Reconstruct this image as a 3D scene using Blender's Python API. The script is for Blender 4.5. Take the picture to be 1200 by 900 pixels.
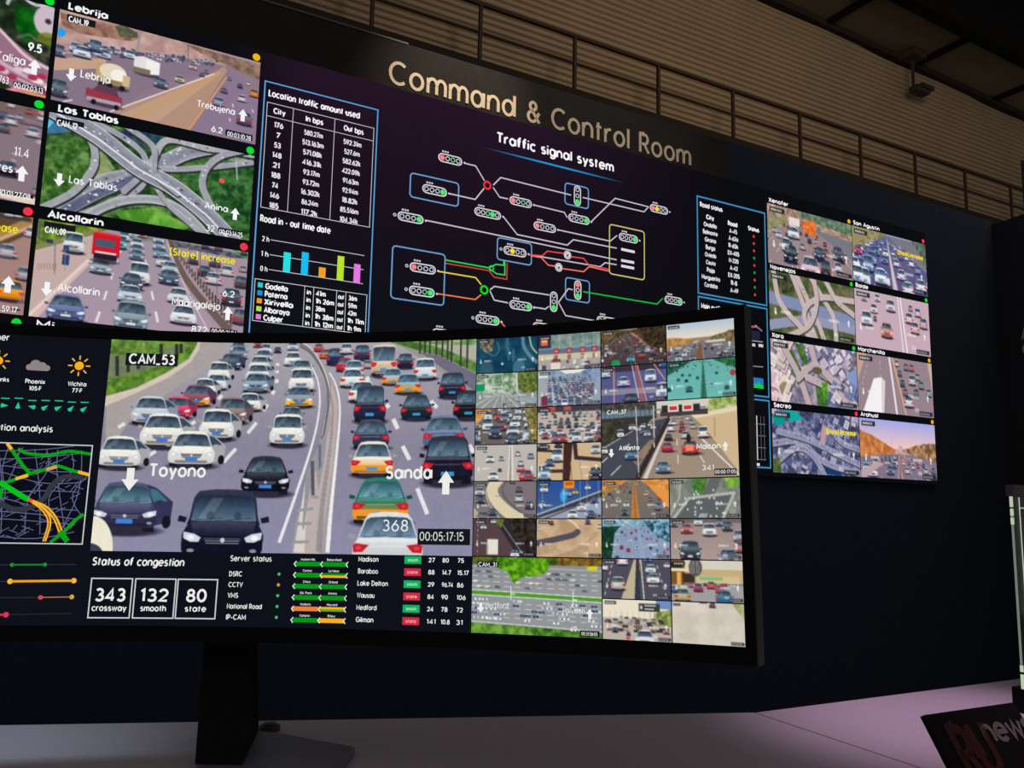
import bpy, math, random
import numpy as np

# ------------------------------------------------------------------ camera, world, lights, exposure
EYE = 1.25                                   # eye height above the hall floor
YAW = math.radians(29.7265)                  # the display wall runs at this angle to the x axis
TX, TY = math.cos(YAW), math.sin(YAW)        # along the wall
NX, NY = -math.sin(YAW), math.cos(YAW)       # away from the viewer, through the wall
WALL = 3.474                                 # distance of the display wall


def G(u, n, z):
    """u metres along the wall, n metres out towards it, z metres above eye height"""
    return (TX * u + NX * n, TY * u + NY * n, z + EYE)


scn = bpy.context.scene
for o in list(bpy.data.objects):
    bpy.data.objects.remove(o)
cam_d = bpy.data.cameras.new('camera')
cam = bpy.data.objects.new('camera', cam_d)
scn.collection.objects.link(cam)
scn.camera = cam
cam_d.sensor_fit = 'HORIZONTAL'
cam_d.sensor_width = 36
cam_d.lens = 36 * 1017.3 / 1200
cam_d.clip_start = 0.02
cam_d.clip_end = 200
pitch, roll = 0.145150506, 0.0196364940
from mathutils import Matrix, Vector
cp, sp, cr, sr = math.cos(pitch), math.sin(pitch), math.cos(roll), math.sin(roll)
fwd = Vector((0, cp, sp)); up0 = Vector((0, -sp, cp)); rt0 = Vector((1, 0, 0))
rt = cr * rt0 + sr * up0
up = -sr * rt0 + cr * up0
m = Matrix((rt, up, -fwd)).transposed().to_4x4()
m.translation = Vector((0, 0, EYE))
cam.matrix_world = m

w = bpy.data.worlds.new('world'); scn.world = w; w.use_nodes = True
w.node_tree.nodes['Background'].inputs[0].default_value = (0.95, 0.88, 0.86, 1)
w.node_tree.nodes['Background'].inputs[1].default_value = 0.19


def lamp(name, kind, loc, target, energy, color, size=0.5, spot=None, blend=0.8):
    d = bpy.data.lights.new(name, kind)
    d.energy = energy; d.color = color
    if kind == 'AREA':
        d.shape = 'RECTANGLE'; d.size = size; d.size_y = size * 0.5
    elif kind != 'SUN':
        d.shadow_soft_size = size
    if spot:
        d.spot_size = math.radians(spot); d.spot_blend = blend
    o = bpy.data.objects.new(name, d); scn.collection.objects.link(o)
    o.location = loc
    o.rotation_euler = (Vector(target) - Vector(loc)).to_track_quat('-Z', 'Y').to_euler()
    return o


# hall lamps hung high under the roof, behind the viewer: warm sodium-like light on the far cladding
lamp('hall_lamp', 'AREA', G(6.5, 1.0, 6.6), G(12, 9.2, 5.8), 190, (1.0, 0.82, 0.62), 3.0)
# warm exhibition spot that grazes the start of the title
lamp('title_spot', 'SPOT', G(1.75, 2.72, 2.55), G(1.66, WALL, 1.95), 42, (1.0, 0.84, 0.66), 0.03, 58, 0.9)
lamp('title_spot_right', 'SPOT', G(2.2, 2.0, 3.0), G(2.5, WALL, 1.93), 44, (1.0, 0.88, 0.74), 0.05, 50, 1.0)
# pink stage light over the right hand counter, and an added cool fill imitating screen glow on the left hand counter
lamp('pink_spot', 'SPOT', (0.80, 1.22, 3.1), (0.70, 1.34, 0.95), 120, (1.0, 0.66, 0.98), 0.05, 22, 1.0)
lamp('cool_fill', 'SPOT', (-0.9, 0.9, 3.1), (-0.74, 1.05, 0.95), 80, (0.62, 0.80, 1.0), 0.08, 21, 1.0)

vs = scn.view_settings
vs.view_transform = 'Standard'; vs.look = 'None'; vs.exposure = 0; vs.gamma = 1; vs.use_curve_mapping = False
scn.cycles.use_denoising = True
scn.cycles.max_bounces = 6


# ------------------------------------------------------------------ materials
def lin(c):
    c = np.clip(np.asarray(c, dtype=np.float64), 0, 1)
    return np.where(c <= 0.04045, c / 12.92, ((c + 0.055) / 1.055) ** 2.4)


def mat(name, rgb, rough=0.6, metal=0.0, noise=0.0, nscale=40, bump=0.0):
    """rgb is sRGB 0..255; fine noise varies the colour"""
    mt = bpy.data.materials.new(name); mt.use_nodes = True
    nt = mt.node_tree; b = nt.nodes['Principled BSDF']
    c = [float(v) for v in lin(np.array(rgb) / 255.0)]
    b.inputs['Base Color'].default_value = (*c, 1)
    b.inputs['Roughness'].default_value = rough
    b.inputs['Metallic'].default_value = metal
    if sum(rgb) < 240 and not metal:
        b.inputs['Specular IOR Level'].default_value = 0.12
    if noise or bump:
        tc = nt.nodes.new('ShaderNodeTexCoord')
        n = nt.nodes.new('ShaderNodeTexNoise'); n.inputs['Scale'].default_value = nscale
        n.inputs['Detail'].default_value = 5
        nt.links.new(tc.outputs['Object'], n.inputs['Vector'])
        if noise:
            r = nt.nodes.new('ShaderNodeValToRGB')
            r.color_ramp.elements[0].position = 0.3; r.color_ramp.elements[1].position = 0.7
            r.color_ramp.elements[0].color = (*[v * (1 - noise) for v in c], 1)
            r.color_ramp.elements[1].color = (*[min(1, v * (1 + noise)) for v in c], 1)
            nt.links.new(n.outputs['Fac'], r.inputs[0]); nt.links.new(r.outputs[0], b.inputs['Base Color'])
        if bump:
            bp = nt.nodes.new('ShaderNodeBump'); bp.inputs['Strength'].default_value = bump
            bp.inputs['Distance'].default_value = 0.002
            nt.links.new(n.outputs['Fac'], bp.inputs['Height']); nt.links.new(bp.outputs[0], b.inputs['Normal'])
    return mt


M_SCREEN = bpy.data.materials.new('lit_screen'); M_SCREEN.use_nodes = True
_nt = M_SCREEN.node_tree
for _n in list(_nt.nodes):
    _nt.nodes.remove(_n)
_o = _nt.nodes.new('ShaderNodeOutputMaterial'); _e = _nt.nodes.new('ShaderNodeEmission')
_a = _nt.nodes.new('ShaderNodeAttribute'); _a.attribute_name = 'Col'
_nt.links.new(_a.outputs['Color'], _e.inputs['Color']); _nt.links.new(_e.outputs[0], _o.inputs[0])
M_SCREEN.cycles.emission_sampling = 'NONE'

M_NAVY = mat('navy_fabric_wall', (46, 54, 70), 0.95, 0, 0.12, 60, 0.3)
M_FASCIA = mat('dark_fascia', (48, 45, 43), 0.8, 0, 0.1, 30)
M_CHAR = mat('charcoal_wall', (52, 53, 60), 0.9, 0, 0.1, 30)
M_LEDB = mat('led_cabinet', (8, 8, 10), 0.85)
M_BLACK = mat('matte_black_plastic', (8, 9, 12), 0.55, 0, 0.1, 200)
M_GLOSS = mat('black_bezel', (6, 7, 11), 0.5)
M_EDGE = mat('bezel_edge', (70, 66, 68), 0.4)
M_STAND = mat('dark_stand', (7, 7, 10), 0.5)
M_BASE = mat('stand_base_plate', (104, 98, 112), 0.42, 0.1)
M_TOP = mat('pale_counter_top', (172, 162, 170), 0.55, 0, 0.06, 120, 0.15)
M_BODY = mat('counter_body', (60, 58, 64), 0.7)
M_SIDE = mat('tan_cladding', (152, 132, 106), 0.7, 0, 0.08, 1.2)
M_RAIL = mat('brown_rail', (66, 50, 40), 0.6)
M_SLAB = mat('dark_slab', (46, 40, 34), 0.9)
M_TRIMW = mat('wall_cap', (92, 88, 84), 0.6)
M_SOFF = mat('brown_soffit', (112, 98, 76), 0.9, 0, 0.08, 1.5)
M_ROOF = mat('roof_dark', (16, 15, 13), 0.95)
M_TRUSS = mat('truss_steel', (58, 56, 50), 0.6, 0.3)
M_LETTER = mat('cream_letter', (226, 208, 178), 0.6)
M_FLOOR = mat('dark_carpet', (14, 14, 17), 1.0, 0, 0.3, 90)
M_CARD = mat('placard_black', (9, 7, 7), 0.8)
M_CARDR = mat('placard_red', (58, 18, 14), 0.5)
M_CARDW = mat('placard_grey', (104, 94, 88), 0.5)
M_GREYT = mat('grey_lettering', (190, 178, 170), 0.6)
M_GLASSF = mat('display_frame', (70, 68, 72), 0.4)
M_BLUE = mat('lamp_body', (60, 52, 44), 0.5, 0.3)


def glow(name, rgb, k=1.0):
    mt = bpy.data.materials.new(name); mt.use_nodes = True
    b = mt.node_tree.nodes['Principled BSDF']
    c = [float(v) for v in lin(np.array(rgb) / 255.0)]
    b.inputs['Base Color'].default_value = (0.02, 0.02, 0.02, 1)
    b.inputs['Emission Color'].default_value = (*c, 1); b.inputs['Emission Strength'].default_value = k
    return mt


M_GEDGE = glow('lit_glass_edge', (108, 120, 112))
M_GEDGE2 = glow('lit_glass_edge_bright', (180, 196, 165))
M_GLASS = bpy.data.materials.new('display_glass'); M_GLASS.use_nodes = True
_b = M_GLASS.node_tree.nodes['Principled BSDF']
_b.inputs['Base Color'].default_value = (0.55, 0.5, 0.6, 1); _b.inputs['Roughness'].default_value = 0.05
_b.inputs['Transmission Weight'].default_value = 1.0; _b.inputs['IOR'].default_value = 1.45


# ------------------------------------------------------------------ object helpers
def link(o, parent=None):
    scn.collection.objects.link(o)
    if parent is not None:
        o.parent = parent
    return o


def raw(name, verts, faces, material, parent=None, smooth=False):
    me = bpy.data.meshes.new(name)
    me.from_pydata([tuple(map(float, v)) for v in verts], [], faces)
    me.materials.append(material)
    if smooth:
        for p_ in me.polygons:
            p_.use_smooth = True
    me.update()
    return link(bpy.data.objects.new(name, me), parent)


def thing(name, label, cat, group=None):
    o = bpy.data.objects.new(name, None); o.empty_display_size = 0.1
    scn.collection.objects.link(o)
    return tag(o, label, cat, group)


def tag(o, label, cat, group=None):
    o['label'] = label; o['category'] = cat
    if group:
        o['group'] = group
    return o


def struct(o):
    o['kind'] = 'structure'
    return o


BOXF = [(0, 3, 2, 1), (4, 5, 6, 7), (0, 1, 5, 4), (1, 2, 6, 5), (2, 3, 7, 6), (3, 0, 4, 7)]


def prism(poly, z0, z1):
    """vertical prism over a plan polygon (counter-clockwise)"""
    n = len(poly)
    v = [(x, y, z0) for x, y in poly] + [(x, y, z1) for x, y in poly]
    f = [tuple(range(n - 1, -1, -1)), tuple(range(n, 2 * n))]
    f += [(i, (i + 1) % n, n + (i + 1) % n, n + i) for i in range(n)]
    return v, f


def gbox(u0, u1, n0, n1, z0, z1):
    """box aligned with the display wall"""
    v = [G(u0, n0, z0), G(u1, n0, z0), G(u1, n1, z0), G(u0, n1, z0),
         G(u0, n0, z1), G(u1, n0, z1), G(u1, n1, z1), G(u0, n1, z1)]
    return v, BOXF


def tube(p0, p1, r, k=8):
    p0, p1 = Vector(p0), Vector(p1); d = (p1 - p0).normalized()
    a = d.orthogonal().normalized(); b = d.cross(a)
    v = []
    for p_ in (p0, p1):
        for i in range(k):
            t = 2 * math.pi * i / k
            v.append(tuple(p_ + a * (r * math.cos(t)) + b * (r * math.sin(t))))
    f = [(i, (i + 1) % k, k + (i + 1) % k, k + i) for i in range(k)]
    f += [tuple(range(k - 1, -1, -1)), tuple(range(k, 2 * k))]
    return v, f


def join(parts):
    V, F = [], []
    for v, f in parts:
        n = len(V); V += list(v); F += [tuple(i + n for i in q) for q in f]
    return V, F


def set_origin(o, loc):
    loc = Vector(loc)
    o.data.transform(Matrix.Translation(-loc)); o.location = loc
    return o


# ------------------------------------------------------------------ surfaces the pictures lie on
def wallS(a, b, off=0.0):
    """display wall: a along, b above eye, off towards the viewer"""
    a = np.asarray(a, float); b = np.asarray(b, float)
    n = WALL - 0.02 - np.asarray(off, float)
    return np.stack([TX * a + NX * n, TY * a + NY * n, b + EYE + 0 * a], -1)


MON = (-0.33690764, 1.03953802, 0.0291734, 0.00278683, 0.04372859, 1.15751905, 0.00565633)


def monS(a, b, off=0.0):
    """curved monitor: a along the arc, b up from the middle, off towards the viewer"""
    a = np.asarray(a, float); b = np.asarray(b, float); off = np.asarray(off, float)
    x0, y0, z0, yaw, tilt, R, rl = MON
    th = a / R
    lx = (R - off) * np.sin(th); ly = -(R - (R - off) * np.cos(th)); lz = b + 0 * a
    c, s = math.cos(rl), math.sin(rl); lx, lz = c * lx - s * lz, s * lx + c * lz
    c, s = math.cos(tilt), math.sin(tilt); ly, lz = c * ly + s * lz, -s * ly + c * lz
    c, s = math.cos(yaw), math.sin(yaw); lx, ly = c * lx - s * ly, s * lx + c * ly
    return np.stack([x0 + lx, y0 + ly, z0 + lz + EYE], -1)


# ------------------------------------------------------------------ painter for moving pictures shown on the screens
class Pic:
    """raster canvas, x 0..A (aspect), y 0..1 downwards; ends up as vertex colours of a fine grid"""

    def __init__(s, aspect, ny, seed=1, bg=(120, 120, 130), ss=2):
        s.A = aspect; s.ny = ny; s.nx = max(8, int(round(ny * aspect))); s.ss = ss
        s.H = ny * ss; s.W = s.nx * ss; s.k = float(s.H)
        s.a = np.empty((s.H, s.W, 3), np.float32); s.a[:] = np.array(bg, np.float32) / 255
        s.r = random.Random(seed); s.nr = np.random.RandomState(seed)

    def _blend(s, x0, y0, m, col, al):
        if m.size == 0:
            return
        reg = s.a[y0:y0 + m.shape[0], x0:x0 + m.shape[1]]
        c = np.asarray(col, np.float32)
        if c.ndim == 1:
            c = c / 255
        mm = (m * al)[..., None].astype(np.float32)
        reg += (c - reg) * mm

    def poly(s, pts, col, al=1.0, col2=None):
        p = np.asarray(pts, float) * s.k
        x0 = max(0, int(p[:, 0].min())); x1 = min(s.W, int(p[:, 0].max()) + 2)
        y0 = max(0, int(p[:, 1].min())); y1 = min(s.H, int(p[:, 1].max()) + 2)
        if x0 >= x1 or y0 >= y1:
            return
        X = np.arange(x0, x1)[None, :] + 0.5; Y = np.arange(y0, y1)[:, None] + 0.5
        m = np.zeros((y1 - y0, x1 - x0), bool)
        n = len(p)
        for i in range(n):
            ax, ay = p[i]; bx, by = p[(i + 1) % n]
            if ay == by:
                continue
            cond = (ay > Y) != (by > Y)
            m ^= cond & (X < (bx - ax) * (Y - ay) / (by - ay) + ax)
        if col2 is not None:
            t = np.clip((Y - p[:, 1].min()) / max(1e-6, np.ptp(p[:, 1])), 0, 1)[..., None]
            c = (np.array(col) * (1 - t) + np.array(col2) * t) / 255
            c = np.broadcast_to(c, m.shape + (3,))
            s._blend(x0, y0, m, c, al)
        else:
            s._blend(x0, y0, m, col, al)

    def rect(s, x0, y0, x1, y1, col, al=1.0, col2=None):
        s.poly([(x0, y0), (x1, y0), (x1, y1), (x0, y1)], col, al, col2)

    def ell(s, cx, cy, rx, ry, col, al=1.0, soft=0.0):
        x0 = max(0, int((cx - rx) * s.k)); x1 = min(s.W, int((cx + rx) * s.k) + 2)
        y0 = max(0, int((cy - ry) * s.k)); y1 = min(s.H, int((cy + ry) * s.k) + 2)
        if x0 >= x1 or y0 >= y1:
            return
        X = (np.arange(x0, x1)[None, :] + 0.5) / s.k; Y = (np.arange(y0, y1)[:, None] + 0.5) / s.k
        d = ((X - cx) / rx) ** 2 + ((Y - cy) / ry) ** 2
        m = np.clip((1 - d) / soft, 0, 1) if soft else (d < 1).astype(float)
        s._blend(x0, y0, m, col, al)

    def line(s, pts, wd, col, al=1.0, dash=None, w2=None):
        pts = [np.array(p, float) for p in pts]
        L = 0.0
        tot = sum(np.hypot(*(b - a)) for a, b in zip(pts, pts[1:])) or 1
        w2 = wd if w2 is None else w2
        for a, b in zip(pts, pts[1:]):
            d = b - a; l = float(np.hypot(*d))
            if l < 1e-6:
                continue
            nrm = np.array([-d[1], d[0]]) / l
            segs = [(0, 1)]
            if dash:
                on, off = dash; segs = []; q = 0
                while q < l:
                    segs.append((q / l, min(1, (q + on) / l))); q += on + off
            for t0, t1 in segs:
                wa = (wd + (w2 - wd) * (L + l * t0) / tot) / 2; wb = (wd + (w2 - wd) * (L + l * t1) / tot) / 2
                A = a + d * t0; B = a + d * t1
                s.poly([A + nrm * wa, B + nrm * wb, B - nrm * wb, A - nrm * wa], col, al)
            if not dash and wd * s.k > 3 and len(pts) > 2:
                s.ell(b[0], b[1], wb, wb, col, al)
            L += l

    def curve(s, pts, n=24):
        """smooth line through points"""
        P = [np.array(p, float) for p in pts]; P = [2 * P[0] - P[1]] + P + [2 * P[-1] - P[-2]]
        out = []
        for i in range(1, len(P) - 2):
            for j in range(n):
                t = j / n
                out.append(0.5 * ((2 * P[i]) + (P[i + 1] - P[i - 1]) * t + (2 * P[i - 1] - 5 * P[i] + 4 * P[i + 1] - P[i + 2]) * t * t
                                  + (3 * P[i] - P[i - 1] - 3 * P[i + 1] + P[i + 2]) * t ** 3))
        out.append(P[-2])
        return out

    def fbm(s, x0, y0, x1, y1, scale, octs=4):
        h, w_ = y1 - y0, x1 - x0
        out = np.zeros((h, w_)); amp = 1; tot = 0
        for o_ in range(octs):
            c = max(2, scale * s.k / (2 ** o_))
            gy, gx = int(h / c) + 3, int(w_ / c) + 3
            g = s.nr.rand(gy, gx)
            Y = np.arange(h) / c; X = np.arange(w_) / c
            yi = Y.astype(int); xi = X.astype(int); fy = (Y - yi)[:, None]; fx = (X - xi)[None, :]
            fy = fy * fy * (3 - 2 * fy); fx = fx * fx * (3 - 2 * fx)
            a = g[yi][:, xi]; b = g[yi][:, xi + 1]; c_ = g[yi + 1][:, xi]; d = g[yi + 1][:, xi + 1]
            out += amp * ((a * (1 - fx) + b * fx) * (1 - fy) + (c_ * (1 - fx) + d * fx) * fy)
            tot += amp; amp *= 0.6
        return out / tot

    def leaves(s, pts, c0, c1, scale=0.06, al=1.0, edge=0.0):
        """patch of foliage, rubble or crowd: two colours mixed by noise"""
        p = np.asarray(pts, float) * s.k
        x0 = max(0, int(p[:, 0].min())); x1 = min(s.W, int(p[:, 0].max()) + 2)
        y0 = max(0, int(p[:, 1].min())); y1 = min(s.H, int(p[:, 1].max()) + 2)
        if x1 - x0 < 2 or y1 - y0 < 2:
            return
        X = np.arange(x0, x1)[None, :] + 0.5; Y = np.arange(y0, y1)[:, None] + 0.5
        f = s.fbm(x0, y0, x1, y1, scale)
        if edge:
            e = (s.fbm(x0, y0, x1, y1, scale * 1.5) - 0.5) * edge * s.k * 2
            X = X + e; Y = Y + e
        m = np.zeros((y1 - y0, x1 - x0), bool); n = len(p)
        for i in range(n):
            ax, ay = p[i]; bx, by = p[(i + 1) % n]
            if ay == by:
                continue
            m ^= ((ay > Y) != (by > Y)) & (X < (bx - ax) * (Y - ay) / (by - ay) + ax)
        t = np.clip((f - 0.3) / 0.4, 0, 1)[..., None]
        c = (np.array(c0) * (1 - t) + np.array(c1) * t) / 255
        s._blend(x0, y0, m, c.astype(np.float32), al)

    def grain(s, amt=0.03, scale=0.03):
        s.a += ((s.fbm(0, 0, s.W, s.H, scale) - 0.5) * amt * 4)[..., None].astype(np.float32)

    def done(s, soft=1, tint=None, contrast=1.0):
        a = s.a.reshape(s.ny, s.ss, s.nx, s.ss, 3).mean((1, 3))
        for _ in range(soft):
            b = np.pad(a, ((1, 1), (1, 1), (0, 0)), 'edge')
            a = (b[:-2, 1:-1] + b[2:, 1:-1] + b[1:-1, :-2] + b[1:-1, 2:] + 4 * b[1:-1, 1:-1]) / 8
        if tint is not None:
            a = a * np.array(tint)
        a = (a - 0.5) * contrast + 0.5
        return np.clip(a, 0, 1)


def picture(name, S, r, pic_arr, off, parent, label=None):
    """r = (a0, b_top, a1, b_bottom) on surface S"""
    ny, nx = pic_arr.shape[:2]
    A, B = np.meshgrid(np.linspace(r[0], r[2], nx), np.linspace(r[1], r[3], ny))
    co = S(A.ravel(), B.ravel(), off)
    me = bpy.data.meshes.new(name)
    me.vertices.add(nx * ny); me.vertices.foreach_set('co', co.astype(np.float32).ravel())
    i = np.arange((ny - 1) * (nx - 1)); rr = i // (nx - 1); cc = i % (nx - 1); v = rr * nx + cc
    idx = np.stack([v, v + nx, v + nx + 1, v + 1], 1).astype(np.int32)
    me.loops.add(idx.size); me.loops.foreach_set('vertex_index', idx.ravel())
    me.polygons.add(len(idx)); me.polygons.foreach_set('loop_start', (np.arange(len(idx)) * 4).astype(np.int32))
    me.update(calc_edges=True)
    at = me.color_attributes.new('Col', 'FLOAT_COLOR', 'POINT')
    c = np.ones((nx * ny, 4), np.float32); c[:, :3] = lin(pic_arr.reshape(-1, 3))
    at.data.foreach_set('color', c.ravel())
    me.materials.append(M_SCREEN)
    o = link(bpy.data.objects.new(name, me), parent)
    if label:
        o['label'] = label
    return o


# ------------------------------------------------------------------ vector drawing for lettering and charts
def arc(cx, cy, rx, ry, a0, a1, n=10):
    return [(cx + rx * math.cos(math.radians(a0 + (a1 - a0) * i / n)), cy + ry * math.sin(math.radians(a0 + (a1 - a0) * i / n))) for i in range(n + 1)]


X = 0.70
O = lambda cx=.34, cy=.35, rx=.33, ry=.35, a=0, b=360, n=16: arc(cx, cy, rx, ry, a, b, n)
FONT = {
    'a': (.70, [O(cx=.32, rx=.31), [(.69, X), (.69, 0)]]), 'b': (.68, [O(), [(.01, 1), (.01, 0)]]),
    'c': (.58, [O(a=48, b=312)]), 'd': (.70, [O(cx=.32, rx=.31), [(.69, 1), (.69, 0)]]),
    'e': (.68, [[(.03, .36), (.67, .36)] + O(a=2, b=318)[1:]]),
    'f': (.38, [[(.13, 0), (.13, .78)] + arc(.36, .78, .23, .21, 180, 85, 6), [(0, .67), (.36, .67)]]),
    'g': (.68, [O(), [(.67, X), (.67, 0)] + arc(.34, 0, .33, .28, 0, -145, 8)]),
    'h': (.6, [[(0, 1), (0, 0)], [(0, .38)] + arc(.3, .38, .29, .31, 170, 0, 8) + [(.59, 0)]]),
    'i': (.05, [[(.02, .68), (.02, 0)], [(.02, .98), (.02, .86)]]), 'j': (.12, [[(.1, .68), (.1, -.12), (-.05, -.28)], [(.1, .98), (.1, .86)]]),
    'k': (.52, [[(0, 1), (0, 0)], [(.48, .68), (.02, .28)], [(.18, .42), (.52, 0)]]), 'l': (.05, [[(.02, 1), (.02, 0)]]),
    'm': (.96, [[(0, .69), (0, 0)], [(0, .4)] + arc(.24, .42, .24, .27, 170, 0, 7) + [(.48, 0)], [(.48, .4)] + arc(.72, .42, .24, .27, 170, 0, 7) + [(.96, 0)]]),
    'n': (.6, [[(0, .69), (0, 0)], [(0, .38)] + arc(.3, .38, .29, .31, 170, 0, 8) + [(.59, 0)]]),
    'o': (.68, [O()]), 'p': (.68, [O(), [(.01, X), (.01, -.28)]]), 'q': (.68, [O(), [(.67, X), (.67, -.28)]]),
    'r': (.36, [[(0, .69), (0, 0)], [(0, .38)] + arc(.3, .38, .29, .31, 170, 75, 6)]),
    's': (.5, [arc(.25, .52, .21, .165, 40, 245, 9) + arc(.26, .185, .22, .18, 80, -150, 9)]),
    't': (.36, [[(.14, .9), (.14, 0)], [(0, .67), (.34, .67)]]),
    'u': (.58, [[(0, .69), (0, .3)] + arc(.29, .3, .29, .3, 180, 360, 8) + [(.58, .69)], [(.58, .4), (.58, 0)]]),
    'v': (.58, [[(0, .69), (.29, .02), (.58, .69)]]), 'w': (.9, [[(0, .69), (.22, .02), (.45, .66), (.68, .02), (.9, .69)]]),
    'x': (.54, [[(0, .69), (.54, 0)], [(.54, .69), (0, 0)]]), 'y': (.58, [[(0, .69), (.3, .03)], [(.58, .69), (.18, -.28)]]),
    'z': (.5, [[(0, .66), (.48, .66), (.02, .03), (.5, .03)]]),
    'A': (.78, [[(0, 0), (.39, .98), (.78, 0)], [(.15, .33), (.63, .33)]]),
    'B': (.6, [[(0, 0), (0, .97), (.3, .97)] + arc(.3, .74, .23, .23, 90, -90, 7) + [(0, .51)], [(.3, .51)] + arc(.32, .27, .27, .25, 90, -90, 7) + [(0, .02)]]),
    'C': (.8, [arc(.46, .5, .46, .48, 48, 312, 14)]), 'D': (.72, [[(0, .02), (0, .97), (.25, .97)] + arc(.25, .495, .46, .475, 90, -90, 10) + [(0, .02)]]),
    'E': (.52, [[(.52, .97), (0, .97), (0, .02), (.52, .02)], [(0, .51), (.46, .51)]]), 'F': (.5, [[(.5, .97), (0, .97), (0, 0)], [(0, .5), (.44, .5)]]),
    'G': (.82, [arc(.46, .5, .46, .48, 48, 345, 14) + [(.9, .48), (.5, .48)]]), 'H': (.68, [[(0, 1), (0, 0)], [(.68, 1), (.68, 0)], [(0, .5), (.68, .5)]]),
    'I': (.05, [[(.02, 1), (.02, 0)]]), 'J': (.45, [[(.44, 1), (.44, .28)] + arc(.22, .26, .22, .25, 0, -170, 7)]),
    'K': (.6, [[(0, 1), (0, 0)], [(.56, 1), (.02, .42)], [(.2, .58), (.6, 0)]]), 'L': (.48, [[(0, 1), (0, .02), (.48, .02)]]),
    'M': (.84, [[(0, 0), (0, .97), (.42, .25), (.84, .97), (.84, 0)]]), 'N': (.68, [[(0, 0), (0, .97), (.68, .03), (.68, 1)]]),
    'O': (.92, [arc(.46, .5, .46, .48, 0, 360, 18)]), 'P': (.56, [[(0, 0), (0, .97), (.28, .97)] + arc(.28, .7, .27, .27, 90, -90, 8) + [(0, .43)]]),
    'R': (.6, [[(0, 0), (0, .97), (.28, .97)] + arc(.28, .71, .27, .26, 90, -90, 8) + [(0, .45)], [(.28, .45), (.6, 0)]]),
    'S': (.62, [arc(.31, .73, .26, .24, 30, 250, 10) + arc(.32, .26, .28, .25, 80, -150, 10)]), 'T': (.66, [[(0, .97), (.66, .97)], [(.33, .97), (.33, 0)]]),
    'U': (.66, [[(0, 1), (0, .34)] + arc(.33, .34, .33, .33, 180, 360, 9) + [(.66, 1)]]), 'V': (.72, [[(0, 1), (.36, .02), (.72, 1)]]),
    'W': (1.05, [[(0, 1), (.26, .02), (.52, .96), (.79, .02), (1.05, 1)]]), 'X': (.66, [[(0, 1), (.66, 0)], [(.66, 1), (0, 0)]]),
    'Y': (.66, [[(0, 1), (.33, .45), (.66, 1)], [(.33, .45), (.33, 0)]]), 'Z': (.6, [[(0, .97), (.58, .97), (.02, .03), (.6, .03)]]),
    '0': (.62, [arc(.31, .5, .31, .48, 0, 360, 16)]), '1': (.22, [[(0, .82), (.2, .96), (.2, 0)]]),
    '2': (.56, [arc(.28, .69, .27, .28, 165, -35, 9) + [(.02, .03), (.56, .03)]]), '3': (.56, [arc(.27, .73, .24, .24, 150, -80, 9) + arc(.27, .26, .28, .25, 80, -150, 10)]),
    '4': (.62, [[(.46, 0), (.46, .96), (0, .24), (.62, .24)]]), '5': (.56, [[(.5, .97), (.1, .97), (.05, .55)] + arc(.27, .31, .28, .3, 125, -150, 11)]),
    '6': (.6, [arc(.3, .31, .29, .3, 0, 360, 14), [(.42, .97), (.05, .42)]]), '7': (.52, [[(0, .97), (.52, .97), (.14, 0)]]),
    '8': (.58, [arc(.29, .74, .23, .23, 0, 360, 12), arc(.29, .26, .28, .25, 0, 360, 14)]), '9': (.6, [arc(.3, .68, .29, .3, 0, 360, 14), [(.55, .56), (.18, 0)]]),
    '.': (.05, [[(.02, .11), (.02, -.01)]]), ':': (.05, [[(.02, .13), (.02, .01)], [(.02, .62), (.02, .5)]]), '-': (.32, [[(0, .36), (.32, .36)]]),
    '_': (.45, [[(0, -.02), (.45, -.02)]]), '&': (.72, [[(.72, .0), (.2, .62)] + arc(.32, .77, .19, .2, 215, -35, 9) + [(.14, .46)] + arc(.28, .26, .26, .25, 130, 335, 9) + [(.7, .5)]]),
    '[': (.2, [[(.2, 1), (0, 1), (0, -.1), (.2, -.1)]]), ']': (.2, [[(0, 1), (.2, 1), (.2, -.1), (0, -.1)]]), "'": (.05, [[(.02, 1), (.02, .8)]]),
    '*': (.2, [arc(.1, .85, .1, .1, 0, 360, 8)]), '~': (.05, [[(.02, .45), (.02, .33)]]), ' ': (.28, []),
}


def layout(txt, track=0.27):
    x = 0; out = []
    for ch in txt:
        wd, st = FONT[ch]
        out.append((ch, x, st)); x += wd + track
    return out, x - track


def offs(pts, wd, closed=False):
    """left and right offset points of a polyline with mitred joins"""
    P = np.array(pts, float); n = len(P)
    d = np.roll(P, -1, 0) - P
    if not closed:
        d[-1] = d[-2] if n > 1 else d[-1]
    l = np.hypot(d[:, 0], d[:, 1]); l[l == 0] = 1; d /= l[:, None]
    pd = np.roll(d, 1, 0)
    if not closed:
        pd[0] = d[0]
    nn = np.stack([-(d[:, 1] + pd[:, 1]), d[:, 0] + pd[:, 0]], 1)
    L = np.hypot(nn[:, 0], nn[:, 1]); L[L < 1e-6] = 1; nn /= L[:, None]
    cs = np.clip((nn * np.stack([-d[:, 1], d[:, 0]], 1)).sum(1), 0.55, 1)
    k = (wd / 2) / cs
    return P + nn * k[:, None], P - nn * k[:, None]


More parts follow.
